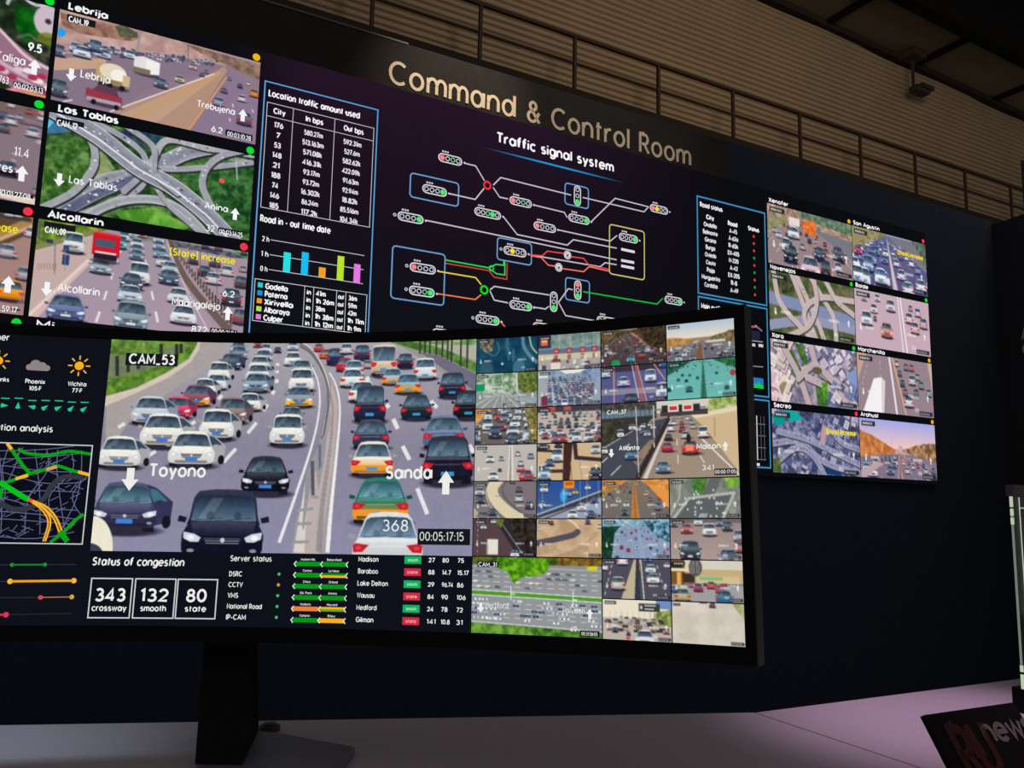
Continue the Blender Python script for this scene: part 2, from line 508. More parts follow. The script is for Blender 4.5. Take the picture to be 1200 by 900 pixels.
class Vec:
    def __init__(s, S, step=0.002, base=0.0006, eps=0.00004):
        if S is monS:
            eps = 0.00014
        s.S = S; s.V = []; s.O = []; s.C = []; s.F = []; s.step = step; s.base = base; s.eps = eps; s.lay = 0

    def face(s, pts, col, lay=None):
        lay = s.lay if lay is None else lay
        n = len(s.V); off = s.base + lay * s.eps
        c = col if isinstance(col, list) else [col] * len(pts)
        for p, q in zip(pts, c):
            s.V.append((p[0], p[1])); s.O.append(off); s.C.append(q)
        s.F.append(tuple(range(n, n + len(pts))))

    def line(s, pts, wd, col, closed=False):
        if closed:
            pts = list(pts)
            if pts[0] != pts[-1]:
                pts.append(pts[0])
        q = [pts[0]]
        for a, b in zip(pts, pts[1:]):
            l = math.hypot(b[0] - a[0], b[1] - a[1]); k = max(1, int(l / (s.step * 4))) if s.S is monS else 1
            for i in range(1, k + 1):
                q.append((a[0] + (b[0] - a[0]) * i / k, a[1] + (b[1] - a[1]) * i / k))
        isc = math.hypot(q[0][0] - q[-1][0], q[0][1] - q[-1][1]) < 1e-9 and len(q) > 3
        if isc:
            L, R = offs(q[:-1], wd, True); L = np.vstack([L, L[:1]]); R = np.vstack([R, R[:1]])
        else:
            L, R = offs(q, wd)
        for i in range(len(L) - 1):
            s.face([L[i], R[i], R[i + 1], L[i + 1]], col)

    def rect(s, x0, y0, x1, y1, col):
        k = max(1, int(abs(x1 - x0) / 0.006)) if s.S is monS else 1
        for i in range(k):
            a = x0 + (x1 - x0) * i / k; b = x0 + (x1 - x0) * (i + 1) / k
            s.face([(a, y0), (b, y0), (b, y1), (a, y1)], col)

    def box(s, x0, y0, x1, y1, wd, col, r=0):
        if r:
            P = arc(x1 - r, y1 - r, r, r, 0, 90, 4) + arc(x0 + r, y1 - r, r, r, 90, 180, 4) + arc(x0 + r, y0 + r, r, r, 180, 270, 4) + arc(x1 - r, y0 + r, r, r, 270, 360, 4)
        else:
            P = [(x0, y0), (x1, y0), (x1, y1), (x0, y1)]
        s.line(P, wd, col, True)

    def disc(s, x, y, r, col, n=12):
        s.face(arc(x, y, r, r, 0, 360 - 360 / n, n - 1), col)

    def ring(s, x, y, r, wd, col, n=14):
        s.line(arc(x, y, r, r, 0, 360, n), wd, col, False)

    def text(s, txt, x, y, h, col, width=None, anchor='l', weight=0.15, track=0.27, slant=0.0):
        lay, tw = layout(txt, track)
        kx = h if width is None else width / tw
        if anchor == 'c':
            x -= tw * kx / 2
        elif anchor == 'r':
            x -= tw * kx
        for ch, gx, st in lay:
            for pts in st:
                Q = [(x + (gx + px + slant * py) * kx, y + py * h) for px, py in pts]
                if len(Q) > 3 and math.hypot(Q[0][0] - Q[-1][0], Q[0][1] - Q[-1][1]) < 1e-6 * h + 1e-9:
                    Q[-1] = Q[0]
                s.line(Q, weight * min(h, kx * 1.1), col)

    def arrow(s, x, y, h, col, upw=True):
        d = 1 if upw else -1
        s.face([(x - .16 * h, y - d * .5 * h), (x + .16 * h, y - d * .5 * h), (x + .16 * h, y + d * .02 * h), (x - .16 * h, y + d * .02 * h)], col)
        s.face([(x - .36 * h, y), (x + .36 * h, y), (x, y + d * .5 * h)], col)

    def build(s, name, parent, label=None):
        me = bpy.data.meshes.new(name)
        V = np.array(s.V); co = s.S(V[:, 0], V[:, 1], np.array(s.O))
        me.from_pydata(co.tolist(), [], s.F)
        at = me.color_attributes.new('Col', 'FLOAT_COLOR', 'POINT')
        c = np.ones((len(V), 4), np.float32); c[:, :3] = lin(np.array(s.C, float) / 255)
        at.data.foreach_set('color', c.ravel()); me.materials.append(M_SCREEN)
        o = link(bpy.data.objects.new(name, me), parent)
        if label:
            o['label'] = label
        return o


# ------------------------------------------------------------------ cars drawn in the pictures
CARS = [(238, 238, 234), (232, 230, 222), (205, 208, 212), (178, 184, 192), (120, 126, 136), (60, 66, 80), (36, 40, 52), (225, 225, 220), (150, 60, 60), (214, 214, 218)]


def mixc(a, b, t):
    return tuple(a[i] * (1 - t) + b[i] * t for i in range(3))


def car(P, x, y, w_, col, front=True, kind='sedan', low=None, plate=(70, 130, 215), side=0, detail=True, glass=None, cut=None):
    """x centre, y ground, w_ width in picture heights"""
    two = low
    hh = w_ * {'sedan': .80, 'suv': .92, 'van': 1.12, 'bus': 1.25}[kind]
    k = lambda a, b: (x + a * w_, y - b * hh)
    dark = mixc(col, (10, 12, 22), .62); lite = mixc(col, (255, 255, 255), .25); low = low or mixc(col, (20, 20, 40), .18)
    g0 = glass or (52, 72, 92); g1 = mixc(g0, (160, 190, 205), .45)
    P.ell(x + .04 * w_, y - .01 * hh, .64 * w_, .13 * hh, (34, 32, 48), .9, .6)
    for t in (-.38, .38):
        P.rect(x + (t - .09) * w_, y - .20 * hh, x + (t + .09) * w_, y + .0 * hh, (24, 24, 32))
    if side:
        q = side
        P.poly([k(q * .40, .10), k(q * .72, .20), k(q * .74, .60), k(q * .46, .88), k(q * .30, .95), k(q * .3, .2)], mixc(col, (30, 30, 60), .35))
        P.poly([k(q * .42, .58), k(q * .66, .62), k(q * .46, .84), k(q * .36, .86)], g0)
        P.ell(*k(q * .66, .2), .07 * w_, .13 * hh, (24, 24, 32))
    sh = {'sedan': ((.54 if front else .52), .47, .33, .97), 'suv': (.54, .48, .38, .98), 'van': (.52, .49, .42, .99), 'bus': (.45, .5, .47, 1.0)}[kind]
    bt, bw, rw, rt_ = sh
    # cabin, roof
    rl = mixc(col, (255, 255, 255), .12)
    P.poly([k(-.46, bt - .02), k(-.43, bt + .06), k(-rw - .01, rt_ - .10), k(-rw + .05, rt_ - .01), k(-.12, rt_ + .02), k(.12, rt_ + .02), k(rw - .05, rt_ - .01), k(rw + .01, rt_ - .10), k(.43, bt + .06), k(.46, bt - .02)], rl, 1, mixc(col, (0, 0, 20), .2))
    P.poly([k(-.41, bt + .03), k(-rw + .01, rt_ - .12), k(-rw + .07, rt_ - .075), k(0, rt_ - .06), k(rw - .07, rt_ - .075), k(rw - .01, rt_ - .12), k(.41, bt + .03), k(0, bt + .0)], mixc(g0, (16, 20, 30), .5), 1, g1)
    if detail:
        P.poly([k(-.33, bt + .05), k(-.16, rt_ - .1), k(-.02, rt_ - .1), k(-.18, bt + .04)], (225, 235, 240), .16)
        if w_ * P.ny > 34:
            for t in (-.17, .17):
                P.ell(*k(t, bt + .10), .06 * w_, .07 * hh, mixc(g0, (10, 10, 16), .5), .4, .6)
            P.line([k(-.36, bt + .04), k(-.02, bt + .07)], .010 * w_, (24, 28, 38), .5); P.line([k(.02, bt + .04), k(.34, bt + .07)], .010 * w_, (24, 28, 38), .5)
    # body
    P.poly([k(-.46, .10), k(-.505, .18), k(-.51, .38), k(-.475, .46), k(-.42, bt + .02), k(0, bt + .035), k(.42, bt + .02), k(.475, .46), k(.51, .38), k(.505, .18), k(.46, .10), k(.3, .07), k(-.3, .07)], col, 1, low)
    if two is not None:
        P.poly([k(-.505, .30), k(.505, .30), k(.505, .18), k(.46, .08), k(-.46, .08), k(-.505, .18)], two)
    if front:
        P.poly([k(-.41, bt + .01), k(0, bt + .03), k(.41, bt + .01), k(.37, .40), k(.2, .365), k(-.2, .365), k(-.37, .40)], lite, .7, col)
        P.poly([k(-.24, .355), k(.24, .355), k(.20, .25), k(.12, .225), k(-.12, .225), k(-.20, .25)], dark)
        if detail:
            for yy_ in (.33, .30, .27):
                P.line([k(-.23 + (.33 - yy_) * .4, yy_), k(.23 - (.33 - yy_) * .4, yy_)], .010 * w_, (196, 202, 212), .65)
            P.ell(*k(0, .31), .028 * w_, .032 * hh, (214, 218, 226), .9)
            P.poly([k(-.38, .17), k(.38, .17), k(.33, .10), k(-.33, .10)], dark, .75)
            P.ell(*k(-.39, .17), .045 * w_, .025 * hh, (225, 225, 220), .6); P.ell(*k(.39, .17), .045 * w_, .025 * hh, (225, 225, 220), .6)
            P.line([k(-.28, .46), k(-.22, .38)], .010 * w_, mixc(col, (0, 0, 20), .3), .5); P.line([k(.28, .46), k(.22, .38)], .010 * w_, mixc(col, (0, 0, 20), .3), .5)
        for q in (-1, 1):
            P.poly([k(q * .27, .345), k(q * .36, .395), k(q * .49, .42), k(q * .485, .33), k(q * .40, .285), k(q * .30, .285)], (206, 212, 222)); P.ell(*k(q * .40, .345), .045 * w_, .035 * hh, (246, 248, 250), .9)
    else:
        P.poly([k(-.43, bt + .01), k(0, bt + .03), k(.43, bt + .01), k(.43, bt - .045), k(-.43, bt - .045)], lite, .8)
        for q in (-1, 1):
            P.poly([k(q * .27, .42), k(q * .47, .45), k(q * .505, .40), k(q * .49, .29), k(q * .36, .30)], (196, 30, 44)); P.ell(*k(q * .42, .37), .05 * w_, .04 * hh, (236, 90, 90), .6, .5)
        P.rect(x - .42 * w_, y - .155 * hh, x + .42 * w_, y - .09 * hh, dark, .6)
        if detail:
            P.line([k(-.26, .40), k(.26, .40)], .016 * w_, mixc(col, (230, 230, 236), .6), .7)
    if plate:
        P.rect(x - .13 * w_, y - .25 * hh, x + .13 * w_, y - .16 * hh, plate)
    if detail:
        for q in (-1, 1):
            P.poly([k(q * .46, bt + .07), k(q * .56, bt + .10), k(q * .575, bt + .02), k(q * .48, bt + .0)], mixc(col, (20, 20, 30), .35))


def minicar(P, x, y, w_, col, front=True):
    """car a few screen pixels across"""
    hh = w_ * .8
    P.ell(x, y, .6 * w_, .14 * hh, (40, 38, 50), .7, .5)
    P.poly([(x - .5 * w_, y), (x - .5 * w_, y - .5 * hh), (x - .34 * w_, y - hh), (x + .34 * w_, y - hh), (x + .5 * w_, y - .5 * hh), (x + .5 * w_, y)], col)
    P.rect(x - .36 * w_, y - .88 * hh, x + .36 * w_, y - .52 * hh, (56, 70, 86))
    if front:
        P.rect(x - .26 * w_, y - .3 * hh, x + .26 * w_, y - .12 * hh, mixc(col, (10, 10, 20), .6))
    else:
        P.rect(x - .5 * w_, y - .45 * hh, x - .34 * w_, y - .25 * hh, (205, 50, 50)); P.rect(x + .34 * w_, y - .45 * hh, x + .5 * w_, y - .25 * hh, (205, 50, 50))
        P.rect(x - .4 * w_, y - .15 * hh, x + .4 * w_, y, mixc(col, (0, 0, 0), .6))


def road(P, hz=.2, vx=.5, xl=-.1, xr=1.1, xm=None, col=(140, 138, 146), far=(150, 160, 165), L=None, R=None, lanes=(3, 3), line=(225, 225, 225),
         mid=None, midw=.03, dens=.7, cars=None, size=1.0, leftfront=True, tmin=.08, lanecol=None, both=None):
    """straight road seen from a bridge: horizon hz, vanishing x vx, bottom edges xl..xr (fractions of the width)"""
    A = P.A; V = (vx * A, hz); rr = P.r
    P.rect(0, 0, A, hz + .01, far)
    if L:
        P.leaves([(0, hz - .05), (V[0], hz - .02), (xl * A, 1), (0, 1)] if xl > 0 else [(0, hz - .12), (V[0], hz - .03), (V[0], hz + .03), (0, 1 + 0 * A)], L[0], L[1], .05)
    if R:
        P.leaves([(A, hz - .12), (V[0], hz - .03), (V[0], hz + .03), (A, 1)], R[0], R[1], .05)
    P.poly([V, (xr * A, 1.0), (xl * A, 1.0)], mixc(col, far, .25), 1, col)
    xm = (xl + xr) / 2 if xm is None else xm
    for (a, b, n, fr) in ((xl, xm - midw, lanes[0], leftfront), (xm + midw, xr, lanes[1], (not leftfront) if both is None else both)):
        if not n:
            continue
        for i in range(n + 1):
            bx = (a + (b - a) * i / n) * A
            solid = i in (0, n)
            t = .04
            while t < 1:
                t2 = t * (1.9 if solid else 1.16)
                p0 = (V[0] + (bx - V[0]) * t, V[1] + (1 - V[1]) * t); p1 = (V[0] + (bx - V[0]) * min(1, t2), V[1] + (1 - V[1]) * min(1, t2))
                P.line([p0, p1], .012 * t, line, .9, None, .012 * min(1, t2))
                t = t2 if solid else t * 1.42
        todo = []
        for i in range(n):
            cx = (a + (b - a) * (i + .5) / n) * A; lw = (b - a) / n * A
            t = tmin * rr.uniform(1, 1.3)
            while t < 1.08:
                if rr.random() < dens:
                    todo.append((t, V[0] + (cx + lw * rr.uniform(-.08, .08) - V[0]) * t, V[1] + (1 - V[1]) * t, lw * .62 * t * size, rr.choice(cars or CARS), rr.choice(['sedan', 'sedan', 'suv', 'van'])))
                t *= rr.uniform(1.22, 1.45)
        todo.sort(key=lambda c: c[0])
        for (t, x, y, ww, c, kd) in todo:
            if ww * P.ny < 9:
                minicar(P, x, y, ww, c, fr)
            else:
                car(P, x, y, ww, c, fr, kd, plate=(90, 140, 210) if ww * P.ny > 14 else None, detail=ww * P.ny > 22)
    if mid:
        P.poly([V, ((xm + midw) * A, 1), ((xm - midw) * A, 1)], mid[0])
        P.line([V, (xm * A, 1)], .004, mid[1], 1, None, .02)


def blocks(P, n, cols, x0=0, y0=0, x1=None, y1=1, size=(.05, .16), rot=.4, alpha=1):
    """roofs seen from the air"""
    x1 = P.A if x1 is None else x1
    for _ in range(n):
        cx = P.r.uniform(x0, x1); cy = P.r.uniform(y0, y1); a = rot + P.r.uniform(-.1, .1)
        w_, h = P.r.uniform(*size), P.r.uniform(*size); c, s_ = math.cos(a), math.sin(a)
        q = [(cx + c * i * w_ - s_ * j * h, cy + s_ * i * w_ + c * j * h) for i, j in ((-.5, -.5), (.5, -.5), (.5, .5), (-.5, .5))]
        P.poly([(px + .012, py + .02) for px, py in q], (30, 32, 44), .6 * alpha)
        col = P.r.choice(cols)
        P.poly(q, col, alpha)
        P.poly([(cx + (px - cx) * .6, cy + (py - cy) * .6) for px, py in q], mixc(col, (90, 90, 110), .25), .7 * alpha)


def flyover(P, pts, wd, col=(178, 176, 176), edge=(225, 222, 218), lane=True, cars_=0, smooth=True):
    c = P.curve(pts) if smooth else pts
    P.line([(x + .012, y + .02) for x, y in c], wd * 1.06, (40, 46, 44), .55)
    P.line(c, wd, edge); P.line(c, wd * .88, col)
    if lane:
        P.line(c, wd * .05, (230, 230, 226), .8)
        P.line(c, wd * .45, mixc(col, (90, 96, 110), .25), .5)
    for _ in range(cars_):
        i = P.r.randrange(len(c) - 1); x, y = c[i]; o_ = P.r.uniform(-.33, .33) * wd
        P.ell(x + o_ * .6, y + o_, .013, .009, P.r.choice(CARS))


# marks the feeds carry: pale arrows, place dashes, time box
def marks(P, s=1.0, tag_=True, arrows=True, box=True, texts=True):
    A = P.A; wh = (240, 240, 238)
    if arrows:
        for fx, upw in ((.07, False), (.92, True)):
            x = fx * A; y = .66; h = .12 * s; d = -1 if upw else 1
            P.rect(x - .14 * h, y - .5 * h, x + .14 * h, y + .5 * h, wh, .9)
            P.poly([(x - .36 * h, y + d * .1 * h), (x + .36 * h, y + d * .1 * h), (x, y + d * .62 * h)], wh, .9)
    if texts:
        for x0, n in ((.13, 6), (.68, 7)):
            for i in range(n):
                P.rect(x0 * A + i * .036, .63, x0 * A + i * .036 + .024, .68, wh, .75)
        for i in range(3):
            P.rect(.74 * A + i * .035, .85, .74 * A + i * .035 + .022, .91, wh, .8)
    if tag_:
        P.rect(.03 * A, .05, .2 * A, .13, (25, 26, 30), .85)
        for i in range(6):
            P.rect(.045 * A + i * .042, .07, .045 * A + i * .042 + .026, .11, wh, .9)
    if box:
        P.rect(.8 * A, .9, .98 * A, .97, (25, 26, 30), .9)
        for i in range(8):
            P.rect(.81 * A + i * .034, .92, .81 * A + i * .034 + .018, .95, wh, .8)

# ================================================================== THE SETTING
struct(raw('floor', *prism([(-9, -3), (9, -3), (16, 14), (-9, 14)], -0.05, 0.0), M_FLOOR))
# booth wall that carries the screen, its cap strip, and the side wall that meets it on the right
UC = 5.88
struct(raw('wall_front', *gbox(-2.6, UC, WALL, WALL + 0.14, -EYE, 2.105), M_NAVY))
struct(raw('trim_1', *gbox(-2.6, 1.40, WALL - 0.006, WALL + 0.01, 2.101, 2.109), M_TRIMW))
a = G(UC, WALL, 0); d = (math.cos(math.radians(-70)), math.sin(math.radians(-70)))
q = lambda t, o_: (a[0] + d[0] * t - d[1] * o_, a[1] + d[1] * t + d[0] * o_)
rp = [q(-.1, 0), q(2.3, 0), q(2.3, .12), q(-.1, .12)]
struct(raw('wall_right', *prism(rp, 0, EYE + 2.075), M_CHAR))
# far hall wall of ribbed cladding, ribs run level
SN = 9.2
zs = []; z = 4.6
while z < 8.2:
    zs += [(z, 0.0), (z + .018, -.035), (z + .045, -.035), (z + .063, 0.0)]
    z += 0.092
V = []; F = []
for z, dn in zs:
    V += [G(-4, SN + dn, z), G(26, SN + dn, z)]
for i in range(len(zs) - 1):
    F.append((2 * i, 2 * i + 1, 2 * i + 3, 2 * i + 2))
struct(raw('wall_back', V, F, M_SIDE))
struct(raw('wall_back_lower', *gbox(-4, 26, SN - .04, SN + .1, -EYE, 4.6), M_SLAB))
struct(raw('trim_3', *gbox(-4, 26, 8.60, SN - .05, 4.96, 5.30), M_SLAB))
# soffit panels in a row between dark ribs, roof void beyond
ceil = struct(raw('ceiling', *gbox(-4, 26, 3.0, SN + .3, 9.6, 9.7), M_ROOF))
k = -6
sheared = lambda v: [(x, y, z_ - 0.030 * (TX * x + TY * y - 11)) for x, y, z_ in v]
while k < 5:
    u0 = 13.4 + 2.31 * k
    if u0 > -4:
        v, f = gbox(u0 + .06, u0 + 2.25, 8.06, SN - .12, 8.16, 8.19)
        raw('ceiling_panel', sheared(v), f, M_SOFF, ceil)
        v, f = gbox(u0 - .05, u0 + .05, 8.02, SN - .05, 8.10, 8.24)
        raw('ceiling_rib', sheared(v), f, M_ROOF, ceil)
    k += 1
v, f = gbox(-4, 26, SN - .14, SN + .02, 8.05, 8.3); raw('ceiling_edge_beam', sheared(v), f, M_SLAB, ceil)
v, f = gbox(-4, 26, 7.82, 8.04, 8.02, 8.34); raw('ceiling_front_beam', sheared(v), f, M_ROOF, ceil)

tr = thing('roof_truss', 'dark steel lattice truss in the shadow under the roof at top right', 'truss')
for (n_, z_) in ((6.4, 8.3), (6.4, 9.2), (7.2, 8.7)):
    raw('chord', *tube(G(4, n_, z_), G(22, n_, z_), .05), M_TRUSS, tr)
for i in range(16):
    u = 6 + i * 0.95
    raw('brace', *tube(G(u, 6.4, 8.3), G(u + .475, 6.4, 9.2), .03, 6), M_TRUSS, tr)
    raw('brace', *tube(G(u + .475, 6.4, 9.2), G(u + .95, 7.2, 8.7), .03, 6), M_TRUSS, tr)
    raw('brace', *tube(G(u, 6.4, 8.3), G(u + .475, 7.2, 8.7), .025, 6), M_TRUSS, tr)

rail = thing('gallery_railing', 'thin brown railing with two rails along the upper gallery above the display wall', 'railing')
RN = 8.68
for i in range(-1, 11):
    u = 2.4975 * (1.77 + .5475 * i)
    raw('post', *gbox(u - .02, u + .02, RN - .02, RN + .02, 5.25, 6.07), M_RAIL, rail)
raw('top_rail', *gbox(-2, 20, RN - .025, RN + .025, 6.04, 6.08), M_RAIL, rail)
raw('middle_rail', *gbox(-2, 20, RN - .015, RN + .015, 5.68, 5.705), M_RAIL, rail)

pl = thing('pendant_lamp', 'small lamp on a thin drop rod hanging in front of the ribbed hall wall', 'lamp')
raw('drop_rod', *gbox(13.02, 13.06, 8.9, 8.94, 7.42, 8.14), M_RAIL, pl)
raw('mount_box', *gbox(12.85, 13.2, 8.75, 9.05, 7.95, 8.10), M_RAIL, pl)
raw('lamp_head', *join([gbox(13.02, 13.36, 8.82, 9.0, 7.36, 7.47), gbox(13.1, 13.42, 8.78, 8.9, 7.43, 7.50)]), M_BLUE, pl)

# taller dark booth block standing behind the side wall
bt = tag(raw('booth_tower', *prism([(4.55, 7.45), (6.4, 7.2), (6.6, 8.6), (5.65, 8.9)], 0, EYE + 3.22), mat('tower_black', (22, 22, 24), .9)),
         'tall dark booth block rising behind the side wall at the right edge', 'booth wall')

struct(raw('trim_2', *gbox(-2.6, 3.35, WALL - 0.002, WALL + .01, 1.868, 2.100), M_FASCIA))
# title on the fascia: one solid letter after another
ts = thing('title_sign', 'raised cream lettering reading Command & Control Room above the big screen', 'sign')
R0, R1, ZB, HH = 1.318, 3.078, 0, .105
txt = 'Command & Control Room'
lay, tw = layout(txt, .28)
kx = (R1 - R0) / tw


def baseline(u):
    return 1.8955


for ch, gx, st in lay:
    if not st:
        continue
    V = []; F = []
    for si, pts in enumerate(st):
        Q = [(R0 + (gx + px) * kx, baseline(0) + py * HH) for px, py in pts]
        closed = math.hypot(Q[0][0] - Q[-1][0], Q[0][1] - Q[-1][1]) < 1e-6
        if closed:
            L, R_ = offs(Q[:-1], .0150, True); L = np.vstack([L, L[:1]]); R_ = np.vstack([R_, R_[:1]])
        else:
            L, R_ = offs(Q, .0150)
        n0 = len(V); n = len(L)
        for i in range(n):
            for (p_, dn) in ((L[i], .006 + .0012 * si), (R_[i], .006 + .0012 * si), (R_[i], .0), (L[i], .0)):
                V.append(G(p_[0], WALL - dn, p_[1]))
        for i in range(n - 1):
            b0 = n0 + 4 * i; b1 = b0 + 4
            for j in range(4):
                F.append((b0 + j, b0 + (j + 1) % 4, b1 + (j + 1) % 4, b1 + j))
        if not closed:
            F.append((n0, n0 + 3, n0 + 2, n0 + 1)); e = n0 + 4 * (n - 1); F.append((e, e + 1, e + 2, e + 3))
    raw('letter', V, F, M_LETTER, ts)

# lettering on the side wall, cut by the edge of the picture
wl = thing('wall_lettering', 'pale grey lettering on the dark side wall at the right picture edge', 'sign')


def on_side(t, z_, off):
    return (a[0] + d[0] * t + d[1] * off * 1.0, a[1] + d[1] * t - d[0] * off, z_)


for ch, t0, z0, h in (('A', .186, 2.465, .072), ('o', .188, 2.368, .080), ('E', .196, 2.214, .045), ('-', .200, 2.135, .045), ('-', .200, 2.066, .045)):
    V = []; F = []
    for pts in FONT[ch][1]:
        Q = [(t0 + px * h * .8, z0 + py * h) for px, py in pts]
        closed = math.hypot(Q[0][0] - Q[-1][0], Q[0][1] - Q[-1][1]) < 1e-6
        L, R_ = offs(Q[:-1] if closed else Q, h * .17, closed)
        if closed:
            L = np.vstack([L, L[:1]]); R_ = np.vstack([R_, R_[:1]])
        n0 = len(V); n = len(L)
        for i in range(n):
            for (p_, dn) in ((L[i], .006), (R_[i], .006), (R_[i], -.001), (L[i], -.001)):
                V.append(on_side(p_[0], p_[1], dn))
        for i in range(n - 1):
            b0 = n0 + 4 * i; b1 = b0 + 4
            for j in range(4):
                F.append((b0 + j, b0 + (j + 1) % 4, b1 + (j + 1) % 4, b1 + j))
    raw('letter', V, F, M_GREYT, wl)

# ================================================================== COUNTERS
CT = EYE - 0.30
cornr = Vector((.385, 1.395)); g = Vector((.123, -.283)).normalized() * .0012
seam_f = cornr + Vector((.123, -.283)) * 2.9
left_top = [(-1.9, 1.040), (-1.9, .42), (seam_f.x - .003, seam_f.y), (cornr.x - .003, cornr.y)]
right_top = [(cornr.x, cornr.y), (seam_f.x, seam_f.y), (2.6, 1.45), (2.15, 2.374)]
shrink = lambda P_, s_: [((x - sum(p[0] for p in P_) / 4) * s_ + sum(p[0] for p in P_) / 4, (y - sum(p[1] for p in P_) / 4) * s_ + sum(p[1] for p in P_) / 4) for x, y in P_]
cl = thing('display_counter', 'pale grey counter section that carries the curved monitor', 'counter')
raw('counter_top', *prism(left_top, CT - .03, CT), M_TOP, cl)
raw('counter_body', *prism(shrink(left_top, .96), 0, CT - .03), M_BODY, cl)
crt = thing('display_counter', 'pale counter section in pink light right of the diagonal seam', 'counter')
raw('counter_top', *prism(right_top, CT - .03, CT), M_TOP, crt)
raw('counter_body', *prism(shrink(right_top, .96), 0, CT - .03), M_BODY, crt)

# placard with lettering, leaning back, front right
pc = thing('placard', 'dark tilted placard with red block and grey word news at lower right', 'sign')
K = .75
P1 = np.array([.647, 1.401, -.3]) * K; P2 = np.array([.849, 1.51, -.3]) * K
P3 = np.array([.545, 1.115, -.3]) * (1.224 * K)
ed = (P2 - P1); dn_ = (P3 - P1); dn_ = dn_ * ((-.2995 - P1[2]) / dn_[2])
nn = np.cross(dn_, ed); nn /= np.linalg.norm(nn)
if nn[1] > 0:
    nn = -nn


def PL(x, y, o_=0):
    """x 0..1 across, y 0..1 down, o_ towards the viewer"""
    p_ = P1 + ed * x + dn_ * y + nn * o_
    return (p_[0], p_[1], p_[2] + EYE)


def pslab(x0, y0, x1, y1, o0, o1):
    v = [PL(x0, y0, o0), PL(x1, y0, o0), PL(x1, y1, o0), PL(x0, y1, o0), PL(x0, y0, o1), PL(x1, y0, o1), PL(x1, y1, o1), PL(x0, y1, o1)]
    return v, BOXF


raw('board', *pslab(0, 0, 1, 1, -.006, 0), M_CARD, pc)
raw('easel_foot', [PL(.35, .25, -.006), PL(.65, .25, -.006), (*[(PL(.65, 1, 0)[i] - nn[i] * 0) for i in (0, 1)], CT + .0005), (*[(PL(.35, 1, 0)[i]) for i in (0, 1)], CT + .0005),
                   (*[(PL(.5, 1, 0)[i] + [NX, NY][i] * .07) for i in (0, 1)], CT + .0005)], [(0, 1, 4), (1, 2, 4), (3, 0, 4), (2, 3, 4), (0, 3, 2, 1)], M_CARD, pc)


def pstroke(name, glyphs, x0, y0, wx, hy, wt, material, o1):
    V = []; F = []
    lay_, tw_ = layout(glyphs, .22)
    for ch, gx, st in lay_:
        for pts in st:
            Q = [(x0 + (gx + px) / tw_ * wx, y0 - py * hy) for px, py in pts]
            asp = np.linalg.norm(dn_) / np.linalg.norm(ed)
            L, R_ = offs([(x, y * asp) for x, y in Q], wt)
            n0 = len(V)
            for i in range(len(L)):
                V += [PL(L[i][0], L[i][1] / asp, o1), PL(R_[i][0], R_[i][1] / asp, o1)]
            for i in range(len(L) - 1):
                F.append((n0 + 2 * i, n0 + 2 * i + 1, n0 + 2 * i + 3, n0 + 2 * i + 2))
    raw(name, V, F, material, pc)


pstroke('red_lettering', 'RU', .16, .84, .34, .64, .062, M_CARDR, .0008)
pstroke('grey_lettering', 'news', .49, .46, .54, .30, .034, M_CARDW, .0008)

# transparent display panel standing at the back edge of the right counter
gd = thing('glass_display', 'clear glass panel with bright left edge and dark top rail at the right picture edge', 'display')
GP = np.array([.8135, 1.42]); GT = np.array([TX, TY]); GNn = np.array([NX, NY])


def gp(s0, s1, o0, o1, z0, z1):
    pts = [GP + GT * s0 + GNn * o0, GP + GT * s1 + GNn * o0, GP + GT * s1 + GNn * o1, GP + GT * s0 + GNn * o1]
    return prism([tuple(p_) for p_ in pts], EYE + z0, EYE + z1)


raw('base', *gp(.004, .5, -.02, .02, -.2995, -.262), M_STAND, gd)
raw('glass_pane', *gp(.0022, .5, -.0015, .0015, -.262, .039), M_GLASS, gd)
raw('lit_edge', *gp(0, .0018, -.0015, .0015, -.225, .02), M_GEDGE, gd)
for z0_, z1_ in ((.022, .039), (.008, .019), (-.006, .005), (-.236, -.226), (-.262, -.240)):
    raw('lit_edge_end', *gp(-.0004, .0026, -.002, .002, z0_, z1_), M_GEDGE2, gd)
raw('top_rail', *gp(-.002, .5, -.006, .006, .039, .058), M_GLASSF, gd)
raw('lit_line', *gp(.0185, .0200, -.0028, -.0020, -.23, .038), M_GEDGE2, gd)
raw('lit_line', *gp(.0185, .45, -.0028, -.0020, .020, .0215), M_GEDGE2, gd)

cg = tag(raw('cable_grommet', *join([tube((-.318, 1.228, CT + .0002), (-.318, 1.228, CT + .007), .014, 20), tube((-.318, 1.228, CT + .007), (-.318, 1.228, CT + .010), .009, 16)]), M_EDGE),
         'small round grommet on the counter just behind the monitor stand', 'grommet')

# ================================================================== MONITOR
mon = thing('curved_monitor', 'ultrawide curved black monitor showing camera feeds on the left counter section', 'monitor')
W2, H2 = .5975, .168


def sweep(t0, t1, o0, o1, s0, s1, n=40, bulge=0):
    V = []; F = []
    for i in range(n + 1):
        s_ = s0 + (s1 - s0) * i / n
        for (b, o_) in ((t0, o0), (t1, o0), (t1 - bulge, o1), (t0 + bulge, o1)):
            V.append(tuple(monS(s_, b, o_)))
    for i in range(n):
        for j in range(4):
            x, y = 4 * i + j, 4 * i + (j + 1) % 4
            F.append((x, y, y + 4, x + 4))
    F += [(3, 2, 1, 0), (4 * n, 4 * n + 1, 4 * n + 2, 4 * n + 3)]
    return V, F


